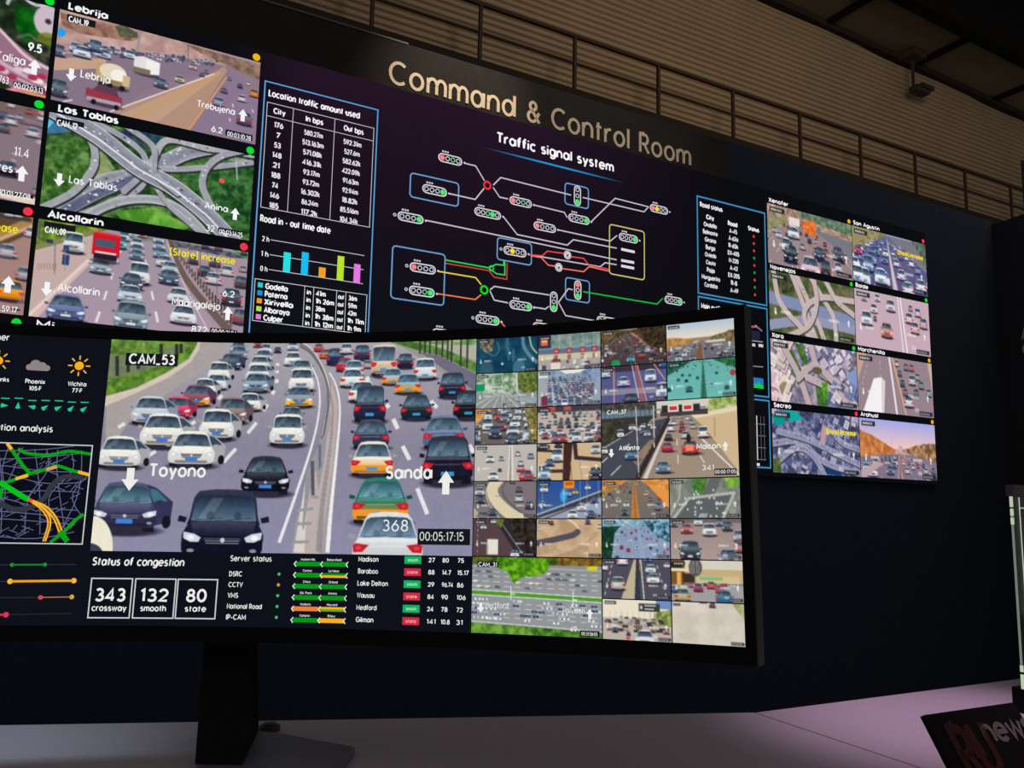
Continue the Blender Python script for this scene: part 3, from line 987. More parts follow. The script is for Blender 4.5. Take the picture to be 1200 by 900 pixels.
raw('housing', *sweep(-H2 - .017, H2 + .013, -.0005, -.022, -W2 - .011, W2 + .011, 40, .004), M_BLACK, mon)
raw('bezel', *join([sweep(H2 + .001, H2 + .013, .0015, -.0005, -W2 - .011, W2 + .011), sweep(-H2 - .017, -H2 - .001, .0015, -.0005, -W2 - .011, W2 + .011),
                    sweep(-H2 - .001, H2 + .001, .0015, -.0005, W2 + .0012, W2 + .011, 1), sweep(-H2 - .001, H2 + .001, .0015, -.0005, -W2 - .011, -W2 - .0012, 1)]), M_GLOSS, mon)
raw('side_edge', *sweep(-H2 - .017, H2 + .013, .002, -.020, W2 + .011, W2 + .0125, 1), M_EDGE, mon)
raw('side_edge', *sweep(-H2 - .017, H2 + .013, .002, -.020, -W2 - .0125, -W2 - .011, 1), M_EDGE, mon)
raw('rear_hub', *join([tube((-.345, 1.06, EYE + .02), (-.355, 1.13, EYE + .02), .075, 24)]), M_BLACK, mon)
_bt = [(-.385, 1.19), (-.352, 1.04), (-.298, 1.04), (-.325, 1.20)]; _tp = [(-.397, 1.19), (-.367, 1.088), (-.311, 1.088), (-.335, 1.20)]
raw('neck', [(x, y, CT + .008) for x, y in _bt] + [(x, y, CT + .13) for x, y in _tp] + [(x, y, EYE + .09) for x, y in _tp],
    [(0, 3, 2, 1), (8, 9, 10, 11)] + [(i + k_, (i + 1) % 4 + k_, (i + 1) % 4 + 4 + k_, i + 4 + k_) for k_ in (0, 4) for i in range(4)], M_STAND, mon)
raw('base_plate', *prism([(-.375, 1.20), (-.349, 1.035), (-.30, .985), (-.205, 1.02), (-.185, 1.06), (-.184, 1.120), (-.190, 1.128), (-.300, 1.188)], CT + .0003, CT + .008), M_BASE, mon)

# ---- pictures on the monitor
CW, RH = W2 / 8, H2 / 4


def cell(c, r, cs=1, rs=1):
    x0 = W2 - (4 - c) * CW
    g_ = .0006
    return (x0 + g_, H2 - r * RH - g_, x0 + cs * CW - g_, H2 - (r + rs) * RH + g_)


def nt(pts, r):
    h = r[1] - r[3]
    return [((p[0] - r[0]) / h, (r[1] - p[1]) / h) for p in pts]


back = Pic(3.556, 30, bg=(14, 17, 26))
picture('screen_face', monS, (-W2, H2, W2, -H2), back.done(), .0002, mon)

# the large feed with the cars
r53 = (-.14938, H2, .2984, -.084)
P = Pic((r53[2] - r53[0]) / (r53[1] - r53[3]), 330, 5, (146, 143, 166))
b_ = lambda s_: nt(s_, r53)
P.rect(0, 0, P.A, .5, (170, 165, 172), 1, (136, 132, 152))
P.rect(0, .5, P.A, 1, (136, 132, 152), 1, (140, 138, 166))
# left verge
_q = b_([(-0.1806,0.1747),(0.0550,0.1815),(-0.1543,-0.0885)])


def TR(x, y):
    return (_q[0][0] + (_q[1][0] - _q[0][0]) * x / 800 + (_q[2][0] - _q[0][0]) * y / 900, _q[0][1] + (_q[1][1] - _q[0][1]) * x / 800 + (_q[2][1] - _q[0][1]) * y / 900)


kerbL = b_([(-0.1483,0.0882),(-0.1477,0.0966),(-0.1173,0.1058),(-0.0817,0.1267),(-0.0598,0.1457),(-0.0491,0.1598),(-0.0452,0.1661),(-0.0184,0.1682),(-0.0279,0.1557),(-0.0505,0.1398),(-0.0892,0.1128),(-0.1223,0.0975)])
P.poly(b_([(-0.1423,0.0263),(-0.1487,0.0927),(-0.1176,0.1089),(-0.0818,0.1282),(-0.0514,0.1520),(-0.0462,0.1676),(-0.0139,0.1683),(-0.0201,0.1512),(-0.0436,0.1277),(-0.0796,0.1024),(-0.1196,0.0683)]), (168, 160, 158))
P.poly(b_([(-0.1533,0.0964),(-0.1148,0.1089),(-0.0818,0.1282),(-0.0569,0.1458),(-0.0486,0.1614),(-0.0467,0.1738),(-0.0440,0.1708),(-0.0454,0.1584),(-0.0537,0.1428),(-0.0784,0.1231),(-0.1129,0.1039),(-0.1494,0.0852)]), (214, 196, 178))
P.leaves(b_([(-0.1533,0.0964),(-0.1148,0.1099),(-0.0819,0.1291),(-0.0570,0.1473),(-0.0481,0.1660),(-0.0492,0.1800),(-0.1638,0.1756)]), (70, 106, 40), (128, 160, 62), .05)
P.poly(b_([(-0.1558,0.1514),(-0.0584,0.1642),(-0.0571,0.1488),(-0.0826,0.1374),(-0.1498,0.1183)]), (124, 126, 110), .7)
P.leaves(b_([(-0.1581,0.1759),(-0.0949,0.1786),(-0.0896,0.1510),(-0.1068,0.1488),(-0.1277,0.1557),(-0.1497,0.1471)]), (58, 96, 34), (140, 176, 80), .05, 1, .03)
P.leaves(b_([(-0.1533,0.0964),(-0.1148,0.1099),(-0.0819,0.1291),(-0.0570,0.1473),(-0.0481,0.1660),(-0.0555,0.1649),(-0.0827,0.1389),(-0.1193,0.1270),(-0.1524,0.1166)]), (64, 104, 34), (116, 158, 56), .03)
for x, y0, y1 in ((125, 98, 182), (168, 92, 165), (208, 128, 152), (300, 45, 120), (362, 45, 92), (380, 44, 84)):
    t0, t1 = TR(x, y0), TR(x, y1)
    P.line([t0, t1], .016, (44, 52, 44))
# right verge
P.poly(b_([(0.1902,0.1707),(0.3023,0.1014),(0.3009,0.1667)]), (150, 148, 140))
P.leaves(b_([(0.1903,0.1677),(0.2277,0.1560),(0.2525,0.1500),(0.3018,0.1250),(0.3016,0.1368),(0.2522,0.1597),(0.2274,0.1651),(0.2024,0.1735)]), (60, 100, 44), (104, 150, 70), .03)
P.poly(b_([(0.2149,0.1700),(0.3009,0.1667),(0.3015,0.1398),(0.2522,0.1591)]), (176, 176, 160))
P.leaves(b_([(0.2210,0.1729),(0.3008,0.1697),(0.3011,0.1601),(0.2521,0.1627),(0.2212,0.1668)]), (80, 130, 70), (170, 190, 130), .03)
for x0, y1 in ((580, 45), (602, 50), (622, 60), (650, 66), (676, 78), (698, 90), (716, 95), (755, 105), (782, 112)):
    P.line(b_([]) + [((330 + x0 / 3.461 - 116) / 250 - .03, .0), ((330 + x0 / 3.461 - 116) / 250 - .03, (y1) / 860 + .01)], .009, (58, 60, 50))
P.poly(b_([(0.2278,0.1544),(0.2525,0.1491),(0.3018,0.1235),(0.3023,0.1014),(0.2716,0.1231)]), (112, 108, 128))
# lane dashes, left carriageway
for a_, c_, e_ in ((0, 0, 0),):
    for seg in (b_([(0.0211,0.0568),(0.0307,0.0698)]), b_([(-0.0053,0.0218),(0.0083,0.0382)]), b_([(-0.1007,0.0229),(-0.0857,0.0336)]), b_([(0.0378,0.0840),(0.0427,0.0919)]), b_([(0.0472,0.1046),(0.0500,0.1089)]), b_([(0.0518,0.1183),(0.0521,0.1229)]), b_([(0.0516,0.1305),(0.0517,0.1336)]), b_([(0.0516,0.1397),(0.0517,0.1428)]),
                b_([(-0.1316,0.0605),(-0.1244,0.0657)]), b_([(-0.0524,0.0625),(-0.0425,0.0702)]), b_([(-0.0175,0.0977),(-0.0131,0.1024)])):
        P.line(seg, .017, (226, 224, 226))
# median
P.poly(b_([(0.0733,0.1654),(0.0860,0.1583),(0.1008,0.1413),(0.1134,0.1184),(0.1167,0.1017),(0.1147,0.0717),(0.1033,0.0184),(0.0862,-0.0456),(0.0829,-0.0869),(0.1226,-0.0863),(0.1286,-0.0336),(0.1327,0.0420),(0.1331,0.0806),(0.1294,0.1047),(0.1198,0.1290),(0.1066,0.1474),(0.0889,0.1613),(0.0794,0.1666)]), (166, 156, 160))
P.poly(b_([(0.1027,0.0184),(0.1231,0.0687),(0.1155,0.1017),(0.1205,0.1168),(0.1290,0.0896),(0.1287,0.0598),(0.1261,0.0126),(0.1212,-0.0337),(0.1152,-0.0864),(0.0917,-0.0867),(0.0970,-0.0282)]), (186, 172, 168))
P.line(P.curve(b_([(0.0672,-0.0715),(0.0818,-0.0226),(0.0966,0.0301),(0.1042,0.0657),(0.1064,0.0957),(0.1029,0.1199),(0.0959,0.1352),(0.0899,0.1444)]), 10), .016, (232, 230, 232), 1, None, .006)
P.line(P.curve(b_([(0.1256,-0.0820),(0.1271,-0.0337),(0.1303,0.0302),(0.1320,0.0776),(0.1295,0.1016),(0.1234,0.1198),(0.1167,0.1305)]), 10), .020, (236, 234, 236), 1, None, .006)
P.line(P.curve(b_([(0.1150,-0.0822),(0.1164,-0.0280),(0.1218,0.0361),(0.1233,0.0806),(0.1196,0.1047)]), 10), .03, (128, 122, 132), .35, None, .008)
rl_ = P.curve(b_([(0.0781,0.1629),(0.0924,0.1536),(0.1057,0.1352),(0.1145,0.1153),(0.1169,0.0987),(0.1156,0.0777),(0.1121,0.0479)]), 12)
P.line([(x, y - .02) for x, y in rl_], .018, (120, 116, 118)); P.line([(x, y - .028) for x, y in rl_], .008, (206, 200, 196)); P.line([(x, y - .004) for x, y in rl_], .006, (90, 88, 94))
P.poly(b_([(0.0850,-0.0826),(0.0940,-0.0021),(0.0988,0.0184),(0.1010,-0.0050),(0.0979,-0.0426),(0.0979,-0.0824)]), (214, 208, 202)); P.poly(b_([(0.0946,0.0125),(0.0997,0.0184),(0.1010,-0.0050),(0.0958,-0.0569),(0.0938,-0.0541)]), (150, 146, 150))
P.poly(b_([(0.0999,0.0242),(0.1160,0.0598),(0.1175,0.0538),(0.1155,0.0243),(0.1109,-0.0107),(0.1066,0.0126),(0.1006,0.0125)]), (150, 148, 156))
P.poly(b_([(0.0993,0.0242),(0.1035,0.0243),(0.1065,-0.0165),(0.1023,-0.0166)]), (84, 84, 100)); P.poly(b_([(0.1079,0.0420),(0.1108,0.0449),(0.1123,0.0184),(0.1096,0.0126)]), (110, 110, 122))
for t in (([(0.0861,-0.0341),(0.1062,-0.0316)]), ([(0.0835,-0.0499),(0.1048,-0.0488)]), ([(0.0819,-0.0707),(0.1031,-0.0699)]), ([(0.1017,-0.0172),(0.1114,-0.0188)])):
    P.line(b_(t), .014, (150, 150, 158))
# right carriageway dashes
for seg in (b_([(0.2302,-0.0074),(0.2434,-0.0371)]), b_([(0.2106,0.0418),(0.2197,0.0257)]), b_([(0.1978,0.0742),(0.2038,0.0623)]), b_([(0.1889,0.0921),(0.1918,0.0876)]), b_([(0.2432,0.0948),(0.2514,0.0866)]), b_([(0.2623,0.0747),(0.2670,0.0708)]), b_([(0.1629,0.1255),(0.1653,0.1209)]), b_([(0.2917,0.0423),(0.2994,0.0293)])):
    P.line(seg, .020, (228, 226, 228))
S_ = 1 / 3.4625 / 250
WH = (240, 238, 230)
fr = [  # far to near, facing the camera
    (620, 85, 70, (143, 160, 176), 's'), (728, 88, 62, (198, 206, 212), 's'), (780, 84, 36, (50, 54, 66), 's'), (700, 62, 40, (150, 60, 60), 's'), (622, 108, 76, (120, 132, 150), 's'),
    (588, 150, 92, (66, 78, 100), 's'), (722, 124, 78, (165, 176, 186), 's'), (705, 158, 92, (220, 220, 216), 's'), (540, 196, 96, (236, 232, 220), 'v'), (698, 200, 104, (236, 234, 226), 's'),
    (530, 232, 92, (222, 228, 230), 's'), (690, 242, 112, (140, 162, 182), 's'), (482, 256, 100, (240, 236, 222), 's'), (664, 318, 104, (242, 238, 226), 's'), (448, 298, 122, (132, 66, 96), 't'),
    (592, 368, 130, (140, 114, 108), 'v'), (368, 348, 124, (226, 56, 92), 's'), (262, 372, 160, (196, 204, 214), 's'), (530, 434, 150, (242, 238, 228), 'v'), (310, 464, 190, (242, 238, 226), 's'),
    (135, 548, 176, (240, 238, 230), 's'), (428, 543, 198, (244, 240, 230), 's')]
pts = [(0.0021,0.1547),(0.0349,0.1541),(0.0506,0.1554),(0.0258,0.1621),(0.0033,0.1476),(-0.0060,0.1345),(0.0338,0.1430),(0.0294,0.1325),(-0.0192,0.1202),(0.0281,0.1197),(-0.0214,0.1092),(0.0266,0.1069),(-0.0350,0.1017),(0.0204,0.0838),(-0.0440,0.0888),(0.0001,0.0685),(-0.0661,0.0733),(-0.0959,0.0654),(-0.0167,0.0485),(-0.0798,0.0384),(-0.1271,0.0126),(-0.0439,0.0159)]
for c_, p_ in zip(fr, b_(pts)):
    lowc = (240, 160, 50) if c_[4] == 't' else None
    car(P, p_[0], p_[1], c_[2] * S_ * .93, c_[3], True, 'suv' if c_[4] == 'v' else 'sedan', lowc, side=(1 if c_[2] > 90 else 0), detail=c_[2] > 60, plate=(60, 120, 215) if c_[2] > 120 else None)
# near side, left carriageway, inner lane
fr2 = [((200, 210, 216), 's', 48), (WH, 's', 78), ((150, 166, 176), 's', 96), (WH, 'v', 112), ((130, 148, 176), 't', 118), ((110, 136, 150), 's', 100), (WH, 'w', 150)]
for c_, p_ in zip(fr2, b_([(0.0691,0.1592),(0.0703,0.1398),(0.0818,0.1266),(0.0823,0.1084),(0.0810,0.0890),(0.0732,0.0680),(0.0688,0.0423)])):
    car(P, p_[0], p_[1], c_[2] * S_ * .95, c_[0], True, {'s': 'sedan', 'v': 'suv', 't': 'sedan', 'w': 'suv'}[c_[1]], (240, 180, 40) if c_[1] == 't' else None, side=0)
p_ = b_([(0.0463,-0.0156)])[0]; car(P, p_[0], p_[1], 196 * S_, (26, 28, 42), True, 'sedan', (18, 18, 30), side=0, glass=(44, 64, 84))
p_ = b_([(-0.1145,-0.0611)])[0]; car(P, p_[0], p_[1], 250 * S_, (66, 64, 100), True, 'sedan', (48, 44, 74), side=1, glass=(60, 112, 130))
p_ = b_([(0.0002,-0.0964)])[0]; car(P, p_[0], p_[1], 322 * S_, (26, 28, 54), True, 'suv', (16, 18, 38), side=0, glass=(40, 62, 92), plate=None)
P.ell(*b_([(-0.1493,-0.0842)])[0], .10, .16, (236, 230, 206)); P.ell(*b_([(-0.1515,-0.0899)])[0], .07, .06, (60, 60, 80))
# right carriageway, seen from behind
rr_ = [((205, 60, 60), 's', 44, None), ((226, 110, 50), 's', 54, None), ((40, 46, 84), 'v', 80, None), ((210, 212, 216), 's', 60, None), ((200, 44, 60), 's', 76, None), ((52, 54, 80), 'v', 72, None), ((190, 160, 170), 's', 46, None),
       ((222, 196, 166), 'b', 108, None), ((36, 38, 52), 'v', 70, None), ((196, 204, 206), 's', 90, None), ((240, 236, 228), 's', 104, None), ((150, 190, 210), 't', 92, 1), ((232, 234, 232), 'v', 100, None), ((130, 176, 196), 't', 112, 1),
       ((240, 238, 228), 's', 118, None), ((34, 36, 60), 'v', 116, None), ((38, 38, 64), 'w', 138, None), ((24, 44, 54), 's', 134, None), ((26, 26, 36), 'v', 130, None), ((52, 58, 84), 's', 156, None), ((92, 112, 148), 's', 176, None),
       ((238, 232, 216), 't', 182, 1), ((26, 26, 44), 'v', 214, None), ((20, 112, 92), 't', 236, 1)]
pp = b_([(0.1014,0.1573),(0.1105,0.1486),(0.1232,0.1406),(0.1360,0.1539),(0.1350,0.1325),(0.1558,0.1463),(0.1634,0.1358),(0.1834,0.1264),(0.2101,0.1349),(0.1466,0.1263),(0.1452,0.1130),(0.1949,0.1154),(0.2351,0.1211),(0.2143,0.1042),(0.1583,0.0948),(0.2692,0.0983),(0.1685,0.0709),(0.2261,0.0732),(0.2895,0.0726),(0.1715,0.0390),(0.2604,0.0384),(0.1744,0.0070),(0.2661,-0.0023),(0.1865,-0.0480)])
for c_, p_ in zip(rr_, pp):
    car(P, p_[0], p_[1], c_[2] * S_ * .97, c_[0], False, {'s': 'sedan', 'v': 'suv', 'b': 'bus', 't': 'sedan', 'w': 'van'}[c_[1]], (240, 150, 44) if c_[3] else None, detail=c_[2] > 60,
        plate=(60, 150, 200) if c_[2] > 84 else None, glass=(70, 150, 160) if c_[3] and c_[2] > 200 else (66, 96, 120))
p_ = b_([(0.1970,-0.1006)])[0]; car(P, p_[0], p_[1], 285 * S_, (222, 226, 226), False, 'sedan', glass=(96, 126, 160))
P.grain(.012, .02)
f53 = picture('camera_feed', monS, r53, P.done(1), .0008, mon, 'largest feed, a jammed dual carriageway tagged CAM_53')
class Sub:
    """each caption item becomes a piece of its own under its feed"""
    def __init__(s, fd, names):
        s.fd = fd; s.lay = 0

    def _go(s, nm, fn, a, k):
        q = Vec(monS, base=.0012); q.lay = s.lay; getattr(q, fn)(*a, **k); q.build(nm, s.fd)

    def text(s, *a, **k): s._go('caption_text', 'text', a, k)
    def rect(s, *a, **k): s._go('caption_box', 'rect', a, k)
    def arrow(s, *a, **k): s._go('flow_arrow', 'arrow', a, k)


v = Sub(f53, 0)
WT = (236, 236, 232); TAGC = (22, 24, 28)
q_ = [(-0.1308,0.1519),(-0.0694,0.1368)]; v.rect(q_[0][0], q_[1][1], q_[1][0], q_[0][1], TAGC); v.lay = 1
q_ = [(-0.1261,0.1392),(-0.0740,0.1391)]; v.text('CAM_53', q_[0][0], q_[0][1], .0115, WT, q_[1][0] - q_[0][0], weight=.2)
q_ = [(-0.0905,0.0041),(-0.0264,0.0047)]; v.text('Toyono', q_[0][0], q_[0][1], .0138, WT, q_[1][0] - q_[0][0], weight=.2)
q_ = [(0.1926,0.0041),(0.2474,0.0046)]; v.text('Sanda', q_[0][0], q_[0][1], .0138, WT, q_[1][0] - q_[0][0], weight=.2)
q_ = [(0.1913,-0.0567),(0.2209,-0.0564)]; v.text('368', q_[0][0], q_[0][1], .0125, WT, q_[1][0] - q_[0][0], weight=.12)
q_ = [(-0.1124,-0.0007)]; v.arrow(q_[0][0], q_[0][1], .027, WT, False)
q_ = [(0.2654,-0.0012)]; v.arrow(q_[0][0], q_[0][1], .027, WT, True)
v.lay = 0
q_ = [(0.2333,-0.0538),(0.2959,-0.0720)]; v.rect(q_[0][0], q_[1][1], q_[1][0], q_[0][1], TAGC); v.lay = 1
q_ = [(0.2361,-0.0672),(0.2878,-0.0661)]; v.text('00:05:17:15', q_[0][0], q_[0][1], .0095, (210, 212, 208), q_[1][0] - q_[0][0], weight=.14)

GR = ((44, 84, 40), (104, 146, 70)); DK = ((30, 34, 30), (66, 70, 52)); CARSW = [(240, 240, 236), (225, 226, 226), (205, 210, 214), (120, 130, 140), (60, 66, 76), (190, 60, 60)]


def small(c, r, fn, label, seed, cs=1, rs=1, ny=54, mk=True, **kw):
    rc = cell(c, r, cs, rs)
    P = Pic((rc[2] - rc[0]) / (rc[1] - rc[3]), ny * rs, seed, (120, 120, 120))
    fn(P)
    if mk:
        marks(P, **kw)
    return picture('camera_feed', monS, rc, P.done(1), .0008, mon, label), rc


def s00(P):
    P.rect(0, 0, P.A, 1, (24, 66, 92)); P.leaves([(0, 0), (P.A, 0), (P.A, 1), (0, 1)], (16, 56, 84), (30, 84, 104), .3)
    P.leaves([(.05, .02), (.5, .02), (.46, .35), (.3, .42), (.12, .3)], (60, 60, 50), (170, 160, 120), .06)
    for x in (.9, 1.08, .95):
        P.ell(x, P.r.uniform(.1, .6), .05, .2, (70, 110, 130), .7)
    P.line(P.curve([(1.35, 0), (1.4, .3), (1.6, .6), (1.78, .75)]), .1, (90, 130, 146)); P.line(P.curve([(1.55, 0), (1.62, .3), (1.78, .5)]), .04, (180, 190, 150))
    P.ell(.3, .95, .2, .3, (60, 90, 110), .8); P.ell(1.25, .9, .18, .25, (70, 120, 140), .8); P.line(P.curve([(.6, .1), (.66, .35), (.5, .5), (.2, .3)]), .02, (100, 140, 150))
    P.ell(.98, .45, .03, .03, (210, 225, 225)); P.ell(.76, .75, .035, .035, (200, 215, 215))


def s10(P):
    P.rect(0, 0, P.A, .45, (150, 165, 175), 1, (130, 150, 160)); P.leaves([(0.4, 0), (P.A, 0), (P.A, .36), (.4, .36)], (96, 124, 124), (150, 164, 150), .12)
    for x in (.6, .95, 1.28, 1.6):
        P.line([(x, 0), (x, .5)], .012, (200, 205, 205))
    P.rect(0, .42, P.A, .52, (90, 110, 140)); P.rect(0, .56, P.A, .72, (200, 190, 160))
    P.rect(0, .72, P.A, 1, (170, 160, 160))
    for x in (.52, .9, 1.28, 1.62):
        P.rect(x - .08, .4, x + .08, .56, (150, 60, 66)); P.rect(x - .05, .44, x + .05, .52, (210, 120, 120)); P.rect(x - .05, .58, x + .05, .72, (120, 70, 70), .7)
    P.rect(.0, 0, .38, .38, (50, 54, 76)); P.rect(.08, .1, .28, .3, (220, 110, 60)); P.rect(.1, .16, .26, .2, (255, 190, 110))
    blocks(P, 30, [(215, 215, 215), (70, 74, 96), (150, 150, 166), (110, 60, 70), (235, 232, 220)], 0, .7, P.A, 1.05, (.05, .12), 0)
    P.rect(.38, .78, .65, .98, (220, 215, 205)); P.rect(.38, .76, .65, .8, (190, 80, 80))


def s20(P):
    road(P, .08, .45, -.6, 1.5, .5, (70, 56, 60), (150, 130, 120), ((50, 50, 40), (96, 80, 60)), ((40, 36, 28), (120, 80, 40)), (5, 4), (210, 200, 195), dens=.5, size=.8, cars=[(230, 225, 220), (60, 50, 60), (190, 60, 50), (150, 140, 140)])
    P.line([(.85, .12), (1.3, .5)], .05, (240, 150, 90), .7, None, .01); P.leaves([(0, 0), (.55, 0), (.0, .5)], (56, 60, 50), (130, 96, 56), .08); P.leaves([(1.0, 0), (P.A, 0), (P.A, .75), (1.2, .4)], (34, 30, 26), (90, 66, 40), .06)
    P.rect(.1, .78, .1, .8, (0, 0, 0)); car(P, .82, .92, .22, (60, 170, 180), True); P.poly([(.28, .98), (.33, .84), (.5, .84), (.55, .98)], (30, 150, 90)); car(P, 1.16, .7, .17, (70, 70, 86), True)


def s30(P):
    P.rect(0, 0, P.A, .55, (176, 198, 216), 1, (234, 214, 186))
    road(P, .5, .52, -.35, 1.4, .52, (104, 102, 116), (150, 130, 106), None, None, (4, 5), (200, 200, 205), dens=.6, size=.75)
    P.rect(0, 0, P.A, .42, (172, 194, 214), 1, (236, 218, 196))
    P.leaves([(0, .35), (.3, .38), (.7, .45), (.8, .52), (0, .66)], (150, 106, 56), (206, 160, 96), .08, 1, .03); P.leaves([(1.0, .5), (1.2, .42), (P.A, .28), (P.A, .6), (1.2, .56)], (84, 72, 50), (150, 130, 90), .07, 1, .03)
    P.poly([(.85, .6), (.93, .6), (.95, 1), (.78, 1)], (130, 84, 56))
    P.rect(1.05, .52, 1.55, .57, (210, 205, 200)); P.rect(.05, .04, .28, .12, (60, 70, 80))


def s01(P):
    P.rect(0, 0, P.A, .6, (176, 190, 180)); P.leaves([(0, 0), (1.2, 0), (1.2, .62), (0, .62)], (90, 130, 90), (206, 210, 200), .1)
    P.leaves([(1.2, .0), (P.A, 0), (P.A, .64), (1.25, .6)], (62, 78, 36), (126, 140, 66), .08); P.rect(0, .58, P.A, 1, (140, 146, 146))
    for i in range(7):
        P.line([(.75, .5), (-.3 + i * .4, 1.05)], .014, (210, 208, 200), 1, None, .03)
    P.rect(0, .3, .26, .5, (20, 150, 100)); P.rect(.0, .36, .26, .5, (20, 150, 100)); P.rect(.28, .38, .8, .42, (210, 215, 205)); P.rect(.28, .48, .8, .51, (190, 200, 190))
    for i in range(26):
        minicar(P, P.r.uniform(.6, 1.3), P.r.uniform(.55, .98), .06, P.r.choice(CARSW))
    P.line([(1.2, 0), (1.2, .62)], .02, (220, 225, 220)); P.line([(.78, .05), (.78, 1)], .014, (200, 205, 200)); P.ell(1.6, .8, .3, .1, (150, 166, 176), .7)


def s11(P):
    P.rect(0, 0, P.A, 1, (150, 160, 178)); P.leaves([(0.3, 0), (P.A, 0), (P.A, .4), (.3, .3)], (90, 120, 160), (150, 170, 190), .15); P.poly([(.6, 0), (1.4, 0), (1.2, .1), (.8, .12)], (230, 228, 215))
    P.poly([(0, .1), (.35, .5), (.3, 1), (0, 1)], (160, 166, 172))
    for y in np.linspace(.25, 1.0, 13):
        for i in range(int(14 - 8 * y)):
            x = .3 + (i + P.r.uniform(-.2, .2)) * (.07 + .13 * y); w_ = .06 + .11 * y * y; c = P.r.choice([(225, 225, 225), (190, 196, 206), (120, 130, 150), (90, 100, 124), (170, 110, 120), (212, 200, 184)])
            P.rect(x, y - w_ * 1.1, x + w_, y, c); P.rect(x + .1 * w_, y - w_, x + .9 * w_, y - w_ * .55, (70, 84, 110)); P.rect(x, y - .02, x + w_, y, (50, 50, 70))
    P.rect(.1, .7, .28, .98, (120, 50, 70)); P.rect(.02, .05, .3, .2, (220, 220, 214))


def s21(P):
    P.rect(0, 0, P.A, 1, (86, 88, 136)); P.rect(0, 0, P.A, .16, (60, 50, 66))
    P.line([(.36, 0), (.36, 1)], .03, (240, 160, 120)); P.line([(.86, 0), (1.05, 1)], .022, (225, 220, 225)); P.line([(1.0, 0), (1.25, 1)], .022, (236, 180, 160)); P.poly([(.92, 0), (.98, 0), (1.2, 1), (1.08, 1)], (150, 90, 90)); P.line([(1.45, 0), (1.75, .45)], .025, (240, 170, 130))
    P.rect(0, .62, P.A, .78, (190, 176, 170), .5)
    car(P, .62, .56, .34, (205, 208, 230), False, 'sedan'); car(P, 1.36, .48, .3, (225, 230, 236), True, 'van', glass=(60, 110, 130)); car(P, .12, .3, .28, (200, 210, 230), False, 'suv'); car(P, 1.68, .92, .36, (220, 224, 230), True, 'van'); car(P, .82, 1.15, .42, (24, 26, 40), True, 'suv'); car(P, 1.72, .12, .24, (50, 90, 150), True)


def s31(P):
    road(P, -.12, .53, -.7, 1.75, .53, (124, 180, 176), (90, 130, 124), ((24, 70, 60), (60, 110, 90)), ((24, 80, 60), (70, 130, 90)), (5, 5), (190, 225, 220), dens=.55, size=.6, midw=.05,
         cars=[(30, 60, 66), (190, 220, 218), (60, 90, 96), (150, 190, 186)], mid=((60, 110, 90), (40, 80, 70)))
    P.leaves([(0, 0), (.7, 0), (0, .22)], (20, 60, 50), (60, 110, 84), .06); P.leaves([(1.2, 0), (P.A, 0), (P.A, .3)], (20, 70, 50), (70, 130, 80), .06)
    P.ell(1.72, .4, .08, .08, (190, 60, 70)); car(P, .58, .82, .19, (24, 80, 80), True); P.a *= np.array([.86, 1.02, 1.0], np.float32)


def s02(P):
    road(P, -.35, .75, -1.0, 1.4, -.55, (104, 96, 92), (150, 130, 100), ((190, 130, 60), (160, 120, 70)), ((60, 60, 34), (150, 130, 70)), (0, 6), (190, 180, 170), dens=1, size=1.25, tmin=.2, both=True, cars=CARSW + [(150, 60, 60), (60, 60, 70)])
    P.leaves([(0, 0), (.42, 0), (0, .5)], (200, 140, 70), (226, 176, 96), .1); P.leaves([(1.45, 0), (P.A, 0), (P.A, 1), (1.6, 1)], (80, 76, 40), (170, 150, 90), .07)


def s12(P):
    P.rect(0, 0, P.A, 1, (190, 176, 160)); P.rect(0, 0, P.A, .16, (70, 60, 66)); P.rect(.3, 0, .5, .14, (190, 80, 60)); P.rect(.75, 0, .95, .12, (170, 90, 80))
    for y in np.linspace(.22, .98, 9):
        for i in range(int(15 - 9 * y)):
            x = (i + P.r.uniform(.2, .8)) * (.12 + .2 * y); w_ = .09 + .17 * y * y
            if P.r.random() < .85:
                car(P, x, y, w_, P.r.choice(CARSW + [(70, 64, 84), (160, 90, 90)]), True, P.r.choice(['sedan', 'van', 'suv']), plate=None, detail=w_ > .2)


def s03(P):
    P.rect(0, 0, P.A, 1, (188, 182, 174)); P.line([(1.02, 0), (.98, 1)], .02, (240, 238, 232)); P.line([(1.08, 0), (1.12, 1)], .03, (236, 230, 224)); P.poly([(1.04, 0), (1.06, 0), (1.06, 1), (1.02, 1)], (140, 134, 128))
    for x, y, w_, c, f in ((.45, .48, .24, WH, 1), (.55, .98, .3, WH, 1), (.78, .44, .16, (170, 170, 170), 1), (.74, .74, .12, (60, 60, 66), 1), (1.25, .32, .17, (220, 220, 220), 0), (1.62, .4, .2, (150, 160, 180), 0), (1.34, .58, .18, (220, 220, 215), 0), (1.34, .76, .24, (200, 70, 66), 0), (1.5, 1.02, .4, (190, 40, 56), 0), (.3, .2, .14, (210, 208, 204), 1)):
        car(P, x, y, w_, c, bool(f), plate=None, detail=w_ > .2)


